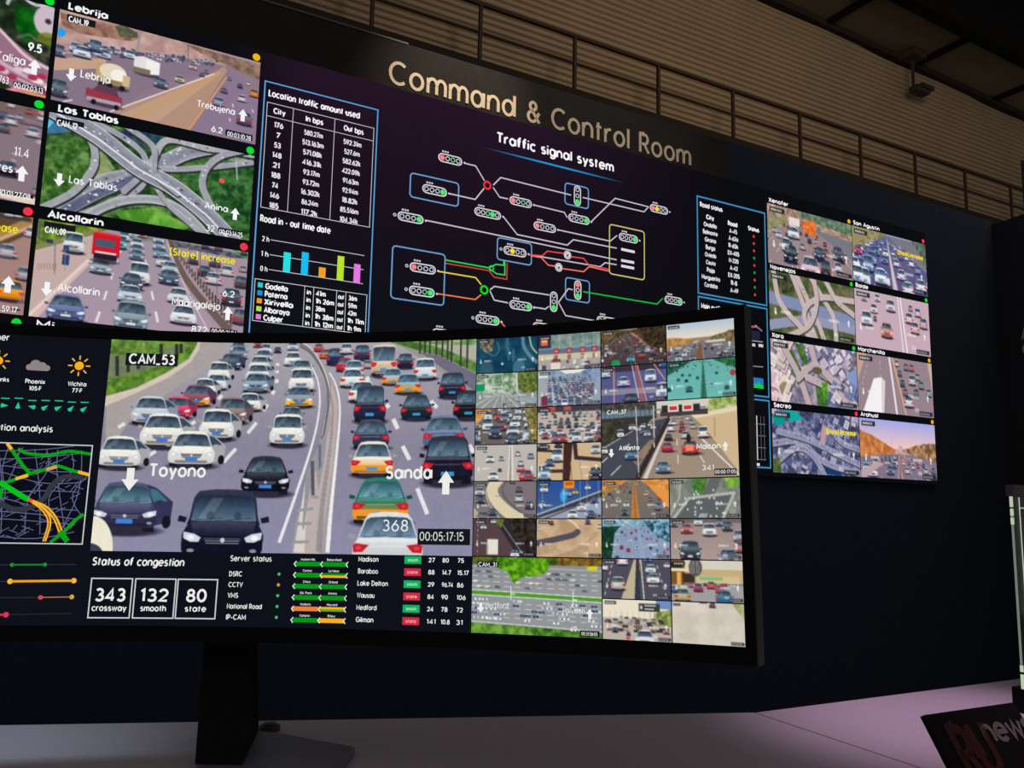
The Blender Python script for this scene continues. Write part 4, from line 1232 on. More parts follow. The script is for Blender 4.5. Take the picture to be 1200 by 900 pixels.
def s13(P):
    P.rect(0, 0, P.A, 1, (206, 178, 142)); P.poly([(.75, 0), (1.0, 0), (.92, 1), (.72, 1)], (64, 40, 36)); P.poly([(1.0, 0), (1.12, 0), (1.15, .35), (P.A, .42), (P.A, .52), (1.05, .45)], (60, 46, 50))
    P.line([(.0, .18), (.6, .22)], .07, (60, 46, 46)); P.rect(.3, .7, .8, .8, (70, 54, 52))
    for x, y, w_, c, k_ in ((.56, .5, .32, (230, 230, 228), 'van'), (.2, .98, .36, (176, 206, 214), 'van'), (.36, .62, .26, (60, 84, 120), 'sedan'), (1.64, .3, .26, (214, 212, 214), 'suv'), (1.64, .98, .34, (40, 40, 46), 'suv'), (.16, .14, .3, (70, 70, 80), 'suv'), (.6, .12, .24, (50, 46, 50), 'suv')):
        car(P, x, y, w_, c, True, k_, plate=None)
    P.line([(1.2, .5), (1.26, 1)], .012, (150, 110, 80)); P.line([(.94, .5), (.98, 1)], .02, (130, 90, 60))


def s04(P):
    P.rect(0, 0, P.A, 1, (120, 114, 116)); P.poly([(0, .7), (.3, 1), (0, 1)], (180, 170, 140))
    P.line(P.curve([(.75, -.1), (.55, .15), (.6, .45), (.95, .8), (1.5, 1.15)]), .3, (216, 204, 170), 1, None, .34)
    P.line(P.curve([(.52, -.05), (.36, .25), (.45, .6), (.75, 1)]), .016, (226, 222, 214)); P.line(P.curve([(.95, -.05), (.82, .2), (.95, .5), (1.4, .85), (1.7, 1.02)]), .03, (90, 80, 74)); P.line(P.curve([(.62, .4), (.75, .4)]), .02, (150, 140, 110))
    for x, y, w_, c, f in ((.17, .38, .28, (196, 200, 196), 1), (.2, .6, .26, (60, 60, 74), 1), (.55, .92, .24, (50, 64, 70), 1), (1.3, .3, .2, (120, 70, 74), 0), (1.3, .55, .26, (200, 214, 220), 0), (1.6, .75, .26, (70, 66, 76), 0), (1.1, .06, .18, (130, 110, 110), 0), (.28, 1.1, .36, (110, 104, 104), 1)):
        car(P, x, y, w_, c, bool(f), plate=None, detail=w_ > .2)


def s14(P):
    P.rect(0, 0, P.A, 1, (40, 80, 150), 1, (70, 96, 140)); P.poly([(0, .95), (1.0, .6), (P.A, .3), (P.A, .42), (1.1, .72), (.2, 1.05)], (60, 60, 76)); P.poly([(0, 1), (1.1, .66), (P.A, .4), (P.A, 1)], (150, 160, 184)); P.line([(0, .9), (P.A, .28)], .03, (206, 196, 170))
    P.line([(.1, 1.05), (P.A, .42)], .04, (90, 76, 60))
    for x, y, w_, c in ((.2, .3, .22, WH), (.85, .42, .24, (110, 160, 220)), (1.08, .36, .16, (240, 190, 60)), (1.42, .24, .16, WH), (1.25, .8, .26, WH), (1.0, 1.0, .28, WH), (1.5, .98, .24, (50, 60, 110)), (1.6, .6, .22, (60, 70, 110)), (.15, .7, .2, (180, 190, 210))):
        car(P, x, y, w_, c, True, plate=None, detail=w_ > .2)
    P.rect(.75, -.02, 1.05, .2, (236, 140, 40)); P.rect(.8, .04, 1.0, .12, (190, 90, 30)); P.ell(.75, .4, .12, .2, (70, 190, 255), .8, .8); P.line([(.75, .2), (.76, .7)], .015, (150, 230, 255))
    for x in (.15, 1.22, 1.4, 1.72):
        P.line([(x, 0), (x, .8)], .012, (190, 195, 205))


def s24(P):
    road(P, -.1, .48, -.45, 1.5, .5, (110, 104, 100), (190, 150, 90), ((130, 110, 60), (170, 130, 70)), None, (4, 4), (200, 190, 180), dens=.6, size=.85, mid=((190, 120, 50), (120, 70, 40)), midw=.06, cars=CARSW)
    P.poly([(P.A, 0), (1.1, 0), (P.A, .75)], (226, 150, 70)); P.leaves([(0, 0), (.8, 0), (0, .3)], (150, 110, 60), (226, 160, 84), .1); P.leaves([(.95, 0), (P.A, 0), (P.A, .3), (1.2, .1)], (200, 120, 50), (240, 180, 110), .1); car(P, 1.18, .42, .12, (236, 170, 90), True)


def s34(P):
    P.rect(0, 0, P.A, 1, (126, 134, 122)); P.leaves([(0, 0), (P.A, 0), (P.A, 1), (0, 1)], (110, 116, 108), (150, 158, 144), .2)
    P.leaves([(.6, 0), (1.0, 0), (.85, .45), (.6, .3)], (50, 100, 44), (90, 140, 60), .07); P.leaves([(1.4, 0), (P.A, 0), (P.A, .2), (1.5, .28)], (90, 150, 50), (150, 190, 80), .07)
    P.poly([(.1, 1), (.5, .55), (1.3, .4), (1.65, .42), (1.4, 1)], (92, 98, 98)); P.poly([(1.05, .0), (1.35, .0), (1.15, .45), (.8, .5)], (98, 102, 106))
    P.line([(.1, 1), (.5, .5), (1.65, .38), (1.35, 1)], .07, (176, 180, 170)); P.line([(.3, 0), (.25, .5), (0, .9)], .06, (190, 176, 160), .7)
    for _ in range(26):
        x, y = P.r.uniform(.4, 1.4), P.r.uniform(.3, .98); P.ell(x, y, .02, .03, (225, 228, 225))
    for i in range(4):
        P.line([(.75 + i * .05, .98), (.8 + i * .05, .88)], .02, (236, 236, 236))


def s05(P):
    P.rect(0, 0, P.A, 1, (84, 66, 70)); P.leaves([(.6, 0), (P.A, 0), (P.A, 1), (1.3, 1)], (24, 22, 24), (64, 54, 44), .08); P.poly([(.7, 0), (.9, 0), (1.6, 1), (1.25, 1)], (44, 42, 50)); P.line([(.8, .1), (1.4, .9)], .02, (160, 150, 140)); P.leaves([(.55, 0), (.9, 0), (.8, .25)], (90, 100, 40), (120, 120, 60), .05)
    P.rect(.42, .55, .72, .95, (226, 222, 212)); P.rect(.4, .66, .44, .95, (170, 160, 150)); P.line([(.14, 0), (.14, 1)], .015, (190, 170, 165), 1, (.06, .08))
    for x, y, w_ in ((.3, .28, .17), (.58, .12, .14), (.2, .14, .1), (1.2, 1.02, .24)):
        car(P, x, y, w_, (225, 225, 228), True, plate=None, detail=False)


def s15(P):
    P.rect(0, 0, P.A, 1, (188, 158, 124)); P.leaves([(0, 0), (P.A, 0), (P.A, 1), (0, 1)], (176, 146, 114), (206, 176, 140), .25)
    c = P.curve([(-.1, .62), (.5, .48), (1.0, .38), (1.15, .28), (1.1, .16), (.9, .02), (.6, -.1)])
    P.line(c, .05, (226, 206, 176)); P.line(P.curve([(-.1, .66), (.5, .54), (1.0, .42), (1.14, .34)]), .16, (84, 78, 88)); P.line(P.curve([(-.1, 1.0), (.7, .86), (1.4, .5), (1.6, .1)]), .01, (220, 200, 176)); P.line(P.curve([(.3, 1.05), (1.1, .8), (1.78, .3)]), .012, (150, 124, 98))
    for x, y, w_, c_ in ((.42, .16, .14, (120, 50, 40)), (1.42, .14, .16, (80, 70, 80)), (1.74, .24, .14, WH), (.04, .3, .1, WH)):
        car(P, x, y, w_, c_, True, plate=None, detail=False)


def s25(P):
    road(P, -.3, .5, -.1, 1.3, .6, (150, 154, 176), (110, 140, 160), ((20, 56, 40), (40, 80, 56)), ((40, 60, 90), (120, 140, 160)), (5, 7), (210, 210, 225), dens=.95, size=.9, tmin=.15, cars=CARSW + [(120, 150, 190), (200, 110, 130)], both=True, midw=.02)
    P.leaves([(0, .2), (.35, .3), (.25, 1), (0, 1)], (12, 44, 30), (36, 74, 50), .08); P.leaves([(0, 0), (P.A, 0), (P.A, .12), (0, .2)], (110, 150, 160), (200, 210, 214), .08); P.leaves([(1.1, .05), (P.A, .05), (P.A, .6), (1.4, .4)], (24, 60, 70), (150, 190, 210), .08); P.a *= np.array([.93, 1.0, 1.04], np.float32)


def s35(P):
    P.rect(0, 0, P.A, 1, (150, 132, 128), 1, (172, 152, 146)); P.rect(0, 0, P.A, .1, (110, 100, 100))
    for x, y, w_, c, f, k_ in ((.1, .2, .2, (120, 116, 120), 1, 'suv'), (.72, .16, .22, (230, 226, 220), 1, 'suv'), (1.25, .18, .2, (120, 116, 124), 1, 'suv'), (1.45, .3, .26, (90, 84, 90), 1, 'suv'), (.42, .36, .3, (206, 100, 80), 1, 'sedan'), (1.0, .42, .34, (232, 228, 220), 1, 'suv'), (1.74, .55, .3, (170, 166, 168), 1, 'suv'), (1.76, .82, .3, (200, 120, 100), 1, 'suv'), (.5, 1.02, .52, (52, 60, 70), 1, 'suv'), (1.45, 1.12, .5, (130, 136, 150), 1, 'sedan')):
        car(P, x, y, w_, c, bool(f), k_, plate=(220, 220, 210) if w_ > .4 else None)


def s26(P):
    P.rect(0, 0, P.A, 1, (78, 76, 88)); P.poly([(.85, 0), (1.0, 0), (.95, 1), (.5, 1)], (190, 176, 144)); P.poly([(.9, 0), (.98, 0), (1.0, 1), (.85, 1)], (50, 56, 70)); P.line([(1.02, 0), (1.1, 1)], .03, (220, 206, 196))
    for i in range(6):
        t = .15 + i * .17
        P.line([(.3 - .25 * t, t), (.27 - .25 * t, t + .08)], .02, (220, 220, 220)); P.line([(1.4 + .3 * t, t), (1.43 + .3 * t, t + .08)], .02, (220, 220, 220))
    for x, y, w_, c, f in ((.42, .78, .36, (206, 196, 180), 0), (.54, .16, .28, WH, 0), (.06, .3, .2, WH, 0), (1.28, .34, .27, (225, 232, 228), 1), (1.34, .6, .33, WH, 1), (1.7, .2, .16, (225, 225, 230), 1), (1.2, .06, .2, (90, 130, 190), 1)):
        car(P, x, y, w_, c, bool(f), 'suv' if not f else 'sedan', plate=None)


def s36(P):
    P.rect(0, 0, P.A, .25, (212, 206, 190)); P.rect(0, .22, P.A, .55, (196, 172, 126)); P.rect(0, .0, .35, .6, (120, 86, 50)); P.rect(.0, .2, .5, .28, (232, 214, 170)); P.rect(.15, .3, .25, .62, (236, 170, 80)); P.rect(.3, .32, .6, .55, (60, 46, 40)); P.rect(0, .05, .3, .2, (50, 44, 40))
    P.ell(.62, .18, .17, .22, (90, 86, 84))
    for i in range(8):
        P.line([(.5 + i * .03, .03), (.48 + i * .035, .32)], .006, (190, 190, 186))
    P.rect(.7, .4, 1.3, .48, (40, 160, 90)); P.rect(.65, .38, 1.7, .58, (222, 206, 160), .5); P.rect(0, .6, P.A, 1, (160, 156, 158))
    for i in range(14):
        minicar(P, .6 + i * .085, .62, .09, P.r.choice(CARSW))
    for x, y, w_, c in ((.48, .66, .16, (200, 100, 120)), (.68, .76, .24, (170, 50, 90)), (1.0, .68, .22, (214, 90, 90)), (1.22, .78, .24, (214, 66, 66)), (.28, 1.0, .4, (190, 176, 120)), (1.32, 1.04, .42, (40, 110, 150)), (.06, .8, .2, (60, 90, 130))):
        car(P, x, y, w_, c, False, 'sedan', plate=None)


def s27(P):
    P.rect(0, 0, P.A, .5, (232, 222, 200)); P.rect(0, .45, P.A, 1, (186, 176, 164)); P.rect(1.4, 0, P.A, .2, (110, 140, 190)); P.leaves([(1.35, .3), (P.A, .2), (P.A, .62), (1.3, .6)], (90, 120, 50), (190, 180, 120), .07)
    for x in np.linspace(.2, 1.4, 9):
        P.line([(x, .3), (x, .55)], .01, (170, 160, 150))
    P.rect(.95, .08, 1.5, .28, (50, 60, 60)); P.rect(1.1, .12, 1.4, .15, (220, 220, 210)); P.rect(1.1, .2, 1.35, .23, (220, 220, 210)); P.ell(1.02, .18, .03, .05, (220, 220, 210))
    for _ in range(46):
        x, y = P.r.uniform(.1, 1.6), P.r.uniform(.45, .8); w_ = .05 + .12 * (y - .4); P.rect(x - w_, y - w_ * .7, x + w_ * .8, y, P.r.choice([(66, 56, 60), (110, 96, 96), (90, 60, 64), (150, 140, 134)]))
    for x, y, w_, c in ((.33, .82, .16, (50, 50, 56)), (.68, .88, .12, (60, 56, 60)), (1.66, .8, .18, (190, 110, 110)), (1.1, 1.12, .5, (220, 216, 220))):
        car(P, x, y, w_, c, True, plate=None, detail=False)
    P.rect(.62, .9, .72, .98, (220, 70, 70))


def s37(P):
    P.rect(0, 0, P.A, 1, (206, 198, 182)); P.leaves([(0, 0), (P.A, 0), (P.A, 1), (0, 1)], (200, 190, 176), (216, 208, 194), .4); P.leaves([(1.5, 0), (P.A, 0), (P.A, .4)], (150, 150, 100), (190, 184, 140), .08)
    P.line([(1.5, .05), (1.72, .8)], .01, (222, 214, 204)); P.rect(.7, 0, .86, .03, (70, 66, 60)); car(P, 1.02, .12, .16, (90, 84, 80), False, plate=None, detail=False); P.rect(.85, 0, .9, .03, (80, 70, 70))
    P.rect(.03, .04, .22, .11, (110, 104, 96))


def s37big(P):
    A = P.A
    P.rect(0, 0, A, 1, (150, 134, 118)); P.rect(0, 0, A, .16, (206, 204, 190)); P.leaves([(1.45, 0), (A, 0), (A, .14), (1.4, .18)], (110, 140, 50), (206, 206, 150), .06)
    P.leaves([(0, 0), (.75, 0), (.75, .22), (0, .22)], (44, 42, 46), (90, 84, 80), .04); P.rect(0, .12, .72, .22, (80, 96, 110))
    for i in range(12):
        P.rect(i * .06, .1, i * .06 + .045, .21, (104, 124, 138))
    P.poly([(0, .2), (.72, .18), (.6, .32), (0, .62)], (56, 54, 50)); P.leaves([(0, .25), (.3, .22), (.25, .45), (0, .6)], (44, 46, 40), (84, 80, 62), .05)
    P.poly([(A, .16), (1.2, .2), (1.36, .36), (A, .95)], (206, 180, 140)); P.poly([(1.2, .2), (A, .12), (A, .18), (1.25, .25)], (226, 210, 180)); P.line([(1.5, .25), (1.5, .5)], .008, (140, 116, 90))
    P.poly([(0, .6), (.72, .25), (.9, .22), (.5, 1), (0, 1)], (70, 72, 84)); P.poly([(.9, .22), (1.25, .26), (A, .95), (A, 1), (.7, 1)], (158, 140, 122))
    P.poly([(.4, .75), (.65, .5), (.72, .5), (.5, .85)], (150, 130, 106), .8); P.poly([(.55, .62), (.8, .45), (.7, .6), (.55, .75)], (150, 130, 106), .6)
    P.line([(0, .6), (.6, .28)], .01, (200, 200, 205)); P.line([(1.3, .48), (A, .98)], .018, (228, 222, 214))
    for t in ((.12, .95, .26, .82), (.3, .62, .38, .54), (.0, .78, .08, .71)):
        P.line([(t[0], t[1]), (t[2], t[3])], .013, (214, 214, 220))
    for t in ((1.02, .7, 1.02, .82), (1.3, .72, 1.36, .82), (1.01, .5, 1.01, .58), (1.18, .52, 1.21, .6)):
        P.line([(t[0], t[1]), (t[2], t[3])], .012, (226, 224, 220))
    P.line([(.93, .2), (.48, 1.0)], .05, (54, 44, 44), 1, None, .07); P.line([(.95, .22), (.58, 1.0)], .01, (214, 206, 196), 1, None, .05)
    P.rect(.8, .13, 1.42, .2, (66, 62, 66)); P.rect(.7, .1, 1.4, .12, (120, 116, 116))
    for x in (.86, 1.05, 1.27):
        P.rect(x - .04, .06, x + .05, .15, (50, 46, 46))
    for x in (.97, 1.16):
        P.rect(x - .07, .06, x + .07, .15, (226, 226, 220)); P.rect(x - .05, .075, x + .05, .13, (206, 50, 50))
    L = [(.26, .45, .09, WH, 1), (.42, .36, .1, (225, 220, 214), 1), (.5, .38, .08, (200, 200, 205), 1), (.56, .34, .07, WH, 1), (.56, .42, .08, (90, 104, 124), 1), (.66, .32, .06, WH, 1), (.62, .45, .09, (190, 190, 196), 1), (.7, .36, .07, (230, 226, 220), 1), (.03, .66, .11, WH, 1), (.4, .75, .17, (84, 124, 156), 1),
         (.94, .24, .05, (200, 200, 200), 0), (1.05, .24, .05, (200, 200, 196), 0), (1.15, .26, .06, WH, 0), (1.2, .32, .07, (190, 186, 180), 0), (1.08, .32, .06, (150, 60, 66), 0), (.97, .32, .08, WH, 0), (1.22, .38, .08, (190, 196, 200), 0), (.93, .4, .09, WH, 0), (1.08, .42, .09, (150, 50, 60), 0), (1.08, .36, .06, (176, 60, 66), 0), (.9, .52, .11, (50, 40, 44), 0), (1.12, .5, .12, (214, 214, 210), 0), (1.35, .5, .13, WH, 0), (.88, .66, .15, (196, 44, 60), 0), (1.18, .7, .22, (206, 70, 60), 0), (.82, .93, .19, (110, 130, 156), 1)]
    for x, y, w_, c, f in L:
        P.ell(x + .04, y, w_ * .7, w_ * .14, (60, 50, 50), .5, .5); car(P, x, y, w_, c, bool(f), 'van' if w_ in (.13, .12, .1, .09) and c == WH else 'sedan', plate=None, detail=w_ > .14)
    P.rect(1.12, .58, 1.22, .66, (240, 130, 100)); P.ell(1.16, .5, .03, .06, (40, 36, 40))
    for x in (.47, .71):
        P.line([(x, .05), (x + (.03 if x < .6 else .0), .98 if x < .6 else .6)], .014, (196, 190, 180))
    for i in range(9):
        P.line([(.5 + i * .035, .92 - i * .075), (.5 + i * .035, .99 - i * .075)], .008, (40, 36, 40))


def s31big(P):
    A = P.A
    P.rect(0, 0, A, 1, (146, 148, 152)); P.leaves([(0, 0), (A, 0), (A, .16), (0, .13)], (44, 70, 22), (110, 116, 40), .06)
    P.rect(0, .1, A, .5, (138, 142, 146), 1, (150, 150, 152)); P.poly([(0, .115), (A, .15), (A, .17), (0, .135)], (170, 170, 160))
    for y in (.19, .25, .32, .38, .6, .66, .72, .78):
        P.line([(0, y), (A, y + .03)], .008, (214, 216, 220), 1, (.09, .06))
    P.poly([(0, .44), (A, .5), (A, .545), (0, .49)], (80, 150, 40)); P.line([(0, .436), (A, .496)], .014, (206, 220, 200)); P.line([(0, .5), (A, .555)], .014, (200, 214, 196))
    P.leaves([(0, .86), (A, .93), (A, 1), (0, 1)], (40, 84, 26), (96, 150, 50), .06); P.line([(0, .845), (A, .915)], .014, (200, 206, 196)); P.leaves([(0, .86), (.9, .9), (.9, 1), (0, 1)], (50, 100, 34), (120, 170, 60), .08)
    P.leaves(P.curve([(.36, 0), (.36, .14), (.5, .2), (.58, .33), (.72, .26), (.9, .24), (1.06, .16), (1.05, 0)]), (52, 110, 16), (122, 190, 34), .05, 1, .02); P.leaves([(1.56, .06), (1.66, .03), (1.74, .08), (1.72, .16), (1.6, .15)], (190, 180, 20), (232, 224, 60), .03); P.leaves([(1.2, 0), (A, 0), (A, .1), (1.2, .1)], (80, 60, 30), (150, 120, 40), .05)
    rr = P.r
    for row in range(4):
        for i in range(6):
            x = rr.uniform(0, A); y = .19 + row * .065 + x * .02; c = rr.choice([(220, 216, 200), (84, 100, 114), (230, 230, 228), (60, 84, 96)]); P.ell(x, y, .045, .017, c, .9, .4); P.ell(x + .03, y + .012, .035, .01, (60, 60, 60), .4, .6)
    for row in range(5):
        for i in range(10):
            x = rr.uniform(0, A); y = .55 + row * .06 + x * .035; c = rr.choice([(236, 236, 236), (240, 240, 240), (50, 80, 104), (40, 66, 90), (200, 206, 210)])
            P.rect(x - .04, y - .014, x + .04, y + .014, c); P.rect(x - .012, y - .012, x + .016, y + .012, (90, 104, 120), .8)
    for x, y0, y1 in ((.55, .38, .56), (1.4, .42, .62)):
        P.line([(x, y0), (x, y1)], .012, (226, 228, 230)); P.line([(x - .0, (y0 + y1) / 2 + .01), (x + .06, (y0 + y1) / 2 + .012)], .014, (226, 228, 230))


small(0, 0, s00, 'dark teal aerial feed in the top row', 1); small(1, 0, s10, 'feed with red lane signs at a toll plaza', 2)
small(2, 0, s20, 'dusk feed of a wide dark road', 3); small(3, 0, s30, 'feed with sunset sky over a road', 4)
small(0, 1, s01, 'feed with green gantry and trees', 5); small(1, 1, s11, 'hazy blue feed packed with lorries', 6)
small(2, 1, s21, 'violet road feed with two white vehicles', 7); small(3, 1, s31, 'teal tinted motorway feed', 8)
small(0, 2, s02, 'feed of tightly queued cars on tan road', 9); small(1, 2, s12, 'feed of a crowded junction', 10)
small(0, 3, s03, 'pale road feed with few cars', 11); small(1, 3, s13, 'tan lane feed split by dark barrier', 12)
small(0, 4, s04, 'feed with a curving pale median', 13); small(1, 4, s14, 'blue road feed with orange lorry', 14)
small(2, 4, s24, 'amber lit feed with central strip', 15); small(3, 4, s34, 'grey green aerial junction feed', 16)
small(0, 5, s05, 'dark feed with a white lorry', 17); small(1, 5, s15, 'tan bend feed with grey barrier', 18)
small(2, 5, s25, 'blue tinted feed of dense jam', 19); small(3, 5, s35, 'close feed of cars facing the camera', 20)
small(2, 6, s26, 'dark road feed with cream central strip', 21); small(3, 6, s36, 'toll station feed with red cars', 22)
small(2, 7, s27, 'pale feed with dark road sign', 23); small(3, 7, s37, 'nearly blank pale road feed', 24, tag_=False, arrows=False, texts=False)
f37, rc = small(2, 2, s37big, 'sunken motorway feed tagged CAM_37', 25, 2, 2, 62, False)
v = Sub(f37, 0)
A_ = lambda x, y: (rc[0] + x * (rc[1] - rc[3]), rc[1] - y * (rc[1] - rc[3]))
v.text('CAM_37', *A_(.08, .135), .0042, WT, .021, weight=.18); v.text('Atlanta', *A_(.24, .62), .0046, WT, .022, weight=.2); v.text('Macon', *A_(1.27, .64), .0052, WT, .0245, weight=.2)
v.arrow(*A_(.13, .66), .0095, WT, False); v.arrow(*A_(1.63, .62), .0095, WT, True); v.text('341', *A_(1.33, .91), .005, WT, .012, weight=.15)
x0, y0 = A_(1.48, .98); x1, y1 = A_(1.76, .9); v.rect(x0, y0, x1, y1, TAGC); v.lay = 1; v.text('00:00:17:05', x0 + .001, y0 + .0016, .0036, WT, x1 - x0 - .002, weight=.16)
f31, rc = small(0, 6, s31big, 'aerial feed with green verges tagged CAM_31', 26, 2, 2, 62, False)
v = Sub(f31, 0)
v.rect(*A_(.07, .135), *A_(.37, .06), TAGC); v.lay = 1; v.text('CAM_31', *A_(.09, .125), .0042, WT, .021, weight=.18); v.text('Hertford', *A_(.20, .665), .0056, WT, .026, weight=.12)
v.text('Halydon', *A_(1.27, .695), .0056, WT, .024, weight=.12); v.arrow(*A_(.13, .67), .011, WT, False); v.arrow(*A_(1.63, .70), .011, WT, True); v.text('49', *A_(1.37, .93), .0054, WT, .007, weight=.16)
v.lay = 0; v.rect(*A_(1.5, .985), *A_(1.76, .91), TAGC); v.lay = 1; v.text('00:31:58:05', *A_(1.52, .97), .0034, WT, .0175, weight=.16)

# ---- dark panels with charts on the monitor
v = Vec(monS, base=.0007)
GRY = (190, 192, 196); GREEN = (34, 200, 140)
q_ = [(-0.2733,0.1593),(-0.2637,0.1600)]; v.text('Weather', q_[1][0], q_[1][1], .0075, WT, .036, 'r', .17)


def sun(x, y):
    v.disc(x, y, .0052, (255, 176, 20), 16)
    for i in range(8):
        t = math.pi / 4 * i
        v.line([(x + .0075 * math.cos(t), y + .0075 * math.sin(t)), (x + .0125 * math.cos(t), y + .0125 * math.sin(t))], .0016, (236, 176, 70))


q_ = [(-0.1832,0.1336),(-0.2685,0.1363)]; sun(*q_[0]); q_ = [(-0.2722,0.1348)]; sun(*q_[0])
q_ = [(-0.2285,0.1309)][0]; cx, cy = q_
for dx, dy, r_ in ((-.0095, -.0018, .0038), (-.003, .0012, .0062), (.0045, .0002, .0048), (.010, -.002, .0036)):
    v.disc(cx + dx, cy + dy, r_, (140, 132, 132), 14); v.lay += 1
v.rect(cx - .0095, cy - .0056, cx + .010, cy - .002, (140, 132, 132))
q_ = [(-0.2296,0.1097),(-0.2287,0.1015),(-0.1831,0.1089),(-0.1823,0.1011),(-0.2582,0.1103)]
v.text('Phoenix', *q_[0], .0048, WT, .021, 'c', .2); v.text('105~F', *q_[1], .0046, WT, .013, 'c', .2); v.text('Wichita', *q_[2], .0048, WT, .020, 'c', .2); v.text('77~F', *q_[3], .0046, WT, .011, 'c', .2); v.text('Fairbanks', *q_[4], .0048, WT, .026, 'r', .2)
q_ = [(-0.2595,0.0903),(-0.2451,0.0911),(-0.2302,0.0891),(-0.2157,0.0898),(-0.2011,0.0901),(-0.1868,0.0892),(-0.1725,0.0894)]
for i, (x, y) in enumerate(q_):
    v.rect(x - .0046, y - .0006, x + .0046, y + .0006, GREEN)
    t = (0, 90, 170, 40, 30, 50, 45)[i]; yy = q_[2][1] - .0075 if i > 1 else y - .0085
    v.face([(x + .0042 * math.cos(math.radians(t + k_)), yy + .0042 * math.sin(math.radians(t + k_))) for k_ in (0, 140, 180, 220)], GREEN)
q_ = [(-0.2048,0.0526)]; v.text('Situation analysis', q_[0][0], q_[0][1], .0074, WT, .078, 'r', .17)
v.build('weather_panel', mon, 'dark panel with sun and cloud symbols')

v = Vec(monS, base=.0007)
mx0, mx1, my0, my1 = -.30, -.1585, -.0766, .038
v.rect(mx0, my0, mx1, my1, (12, 14, 26)); v.lay = 1
RD = (96, 104, 138)
mf = [(-0.2598,0.0395),(-0.1589,0.0378),(-0.1600,-0.0744)]


def clipv(pts):
    return [(min(max(x, mx0 + .001), mx1 - .0005), min(max(y, my0 + .0005), my1 - .0005)) for x, y in pts]


def mroad(pts, wd, col, n=8):
    P_ = Pic(1, 4); c = P_.curve(pts, n)
    run = []
    for p_ in c + [None]:
        if p_ is not None and mx0 < p_[0] < mx1 and my0 < p_[1] < my1:
            run.append(tuple(p_))
        else:
            if len(run) > 1:
                v.line(run, wd, col)
            run = []


rg = random.Random(4)
for i in range(11):
    x = mx0 + .012 + i * .013
    mroad([(x, my1), (x + rg.uniform(-.008, .008), my1 - .03), (x + rg.uniform(-.02, .02), my0 + .05), (x + rg.uniform(-.03, .03), my0)], .0009, RD, 5)
for i in range(9):
    y = my0 + .008 + i * .013
    mroad([(mx0, y + rg.uniform(-.01, .01)), (mx0 + .04, y + rg.uniform(-.008, .008)), (mx0 + .09, y + rg.uniform(-.006, .006)), (mx1, y + rg.uniform(-.01, .01))], .0009, RD, 5)
for i in range(70):
    x, y = rg.uniform(mx0 + .03, mx1 - .012), rg.uniform(my0 + .006, my1 - .012); t = rg.choice((.5, .5, -.35, 1.0)); l = rg.uniform(.006, .014)
    mroad([(x, y), (x + l * math.cos(t), y + l * math.sin(t))], .0008, RD, 2)
v.lay = 2
mroad([(-0.2518,-0.0316),(-0.2355,-0.0383),(-0.2176,-0.0350),(-0.2054,-0.0248),(-0.1989,-0.0103),(-0.1866,0.0001),(-0.1648,0.0006)], .006, (52, 54, 66))
GN = (10, 160, 20); YL = (250, 180, 40); v.lay = 3
mroad([(-0.2393,0.0316),(-0.2295,0.0268),(-0.2054,0.0256),(-0.1843,0.0306),(-0.1593,0.0279)], .0034, GN, 8); mroad([(-0.2519,0.0383),(-0.2426,0.0257),(-0.2304,0.0103),(-0.2230,0.0028)], .0038, GN); mroad([(-0.2542,-0.0104),(-0.2393,-0.0043),(-0.2230,0.0033),(-0.2063,0.0090),(-0.1946,0.0128),(-0.1765,0.0076),(-0.1583,0.0037)], .0036, GN)
v.lay = 4
mroad([(-0.2381,-0.0034),(-0.2254,0.0010)], .0036, YL); mroad([(-0.2062,0.0082),(-0.1954,0.0120)], .0036, (226, 150, 90)); mroad([(-0.1715,0.0068),(-0.1591,0.0034)], .0036, YL); mroad([(-0.2518,0.0375),(-0.2463,0.0308)], .0036, YL)
mroad([(-0.2545,-0.0076),(-0.2434,-0.0144),(-0.2322,-0.0212),(-0.2224,-0.0266)], .0060, (10, 190, 30)); mroad([(-0.2525,-0.0260),(-0.2524,-0.0147)], .005, GN); mroad([(-0.2238,-0.0258),(-0.2161,-0.0293)], .004, (220, 90, 70))
mroad([(-0.2188,-0.0285),(-0.2070,-0.0348),(-0.1980,-0.0445),(-0.1955,-0.0558),(-0.1989,-0.0741)], .0018, YL); mroad([(-0.2176,-0.0302),(-0.2081,-0.0368),(-0.2005,-0.0460),(-0.1981,-0.0558),(-0.2012,-0.0741)], .0016, YL); mroad([(-0.2170,-0.0279),(-0.2017,-0.0347),(-0.1897,-0.0472),(-0.1813,-0.0640)], .0020, YL); mroad([(-0.2160,-0.0296),(-0.2042,-0.0361),(-0.1922,-0.0487),(-0.1844,-0.0646)], .0018, YL)
v.lay = 5
mroad([(-0.1605,-0.0424),(-0.1705,-0.0511),(-0.1796,-0.0626),(-0.1934,-0.0754)], .0036, GN); mroad([(-0.1846,-0.0626),(-0.1749,-0.0738)], .006, GN); v.lay = 6
v.box(mx0, my0, mx1, my1, .0013, (200, 204, 206))
v.build('map_panel', mon, 'street map panel with green and amber routes')

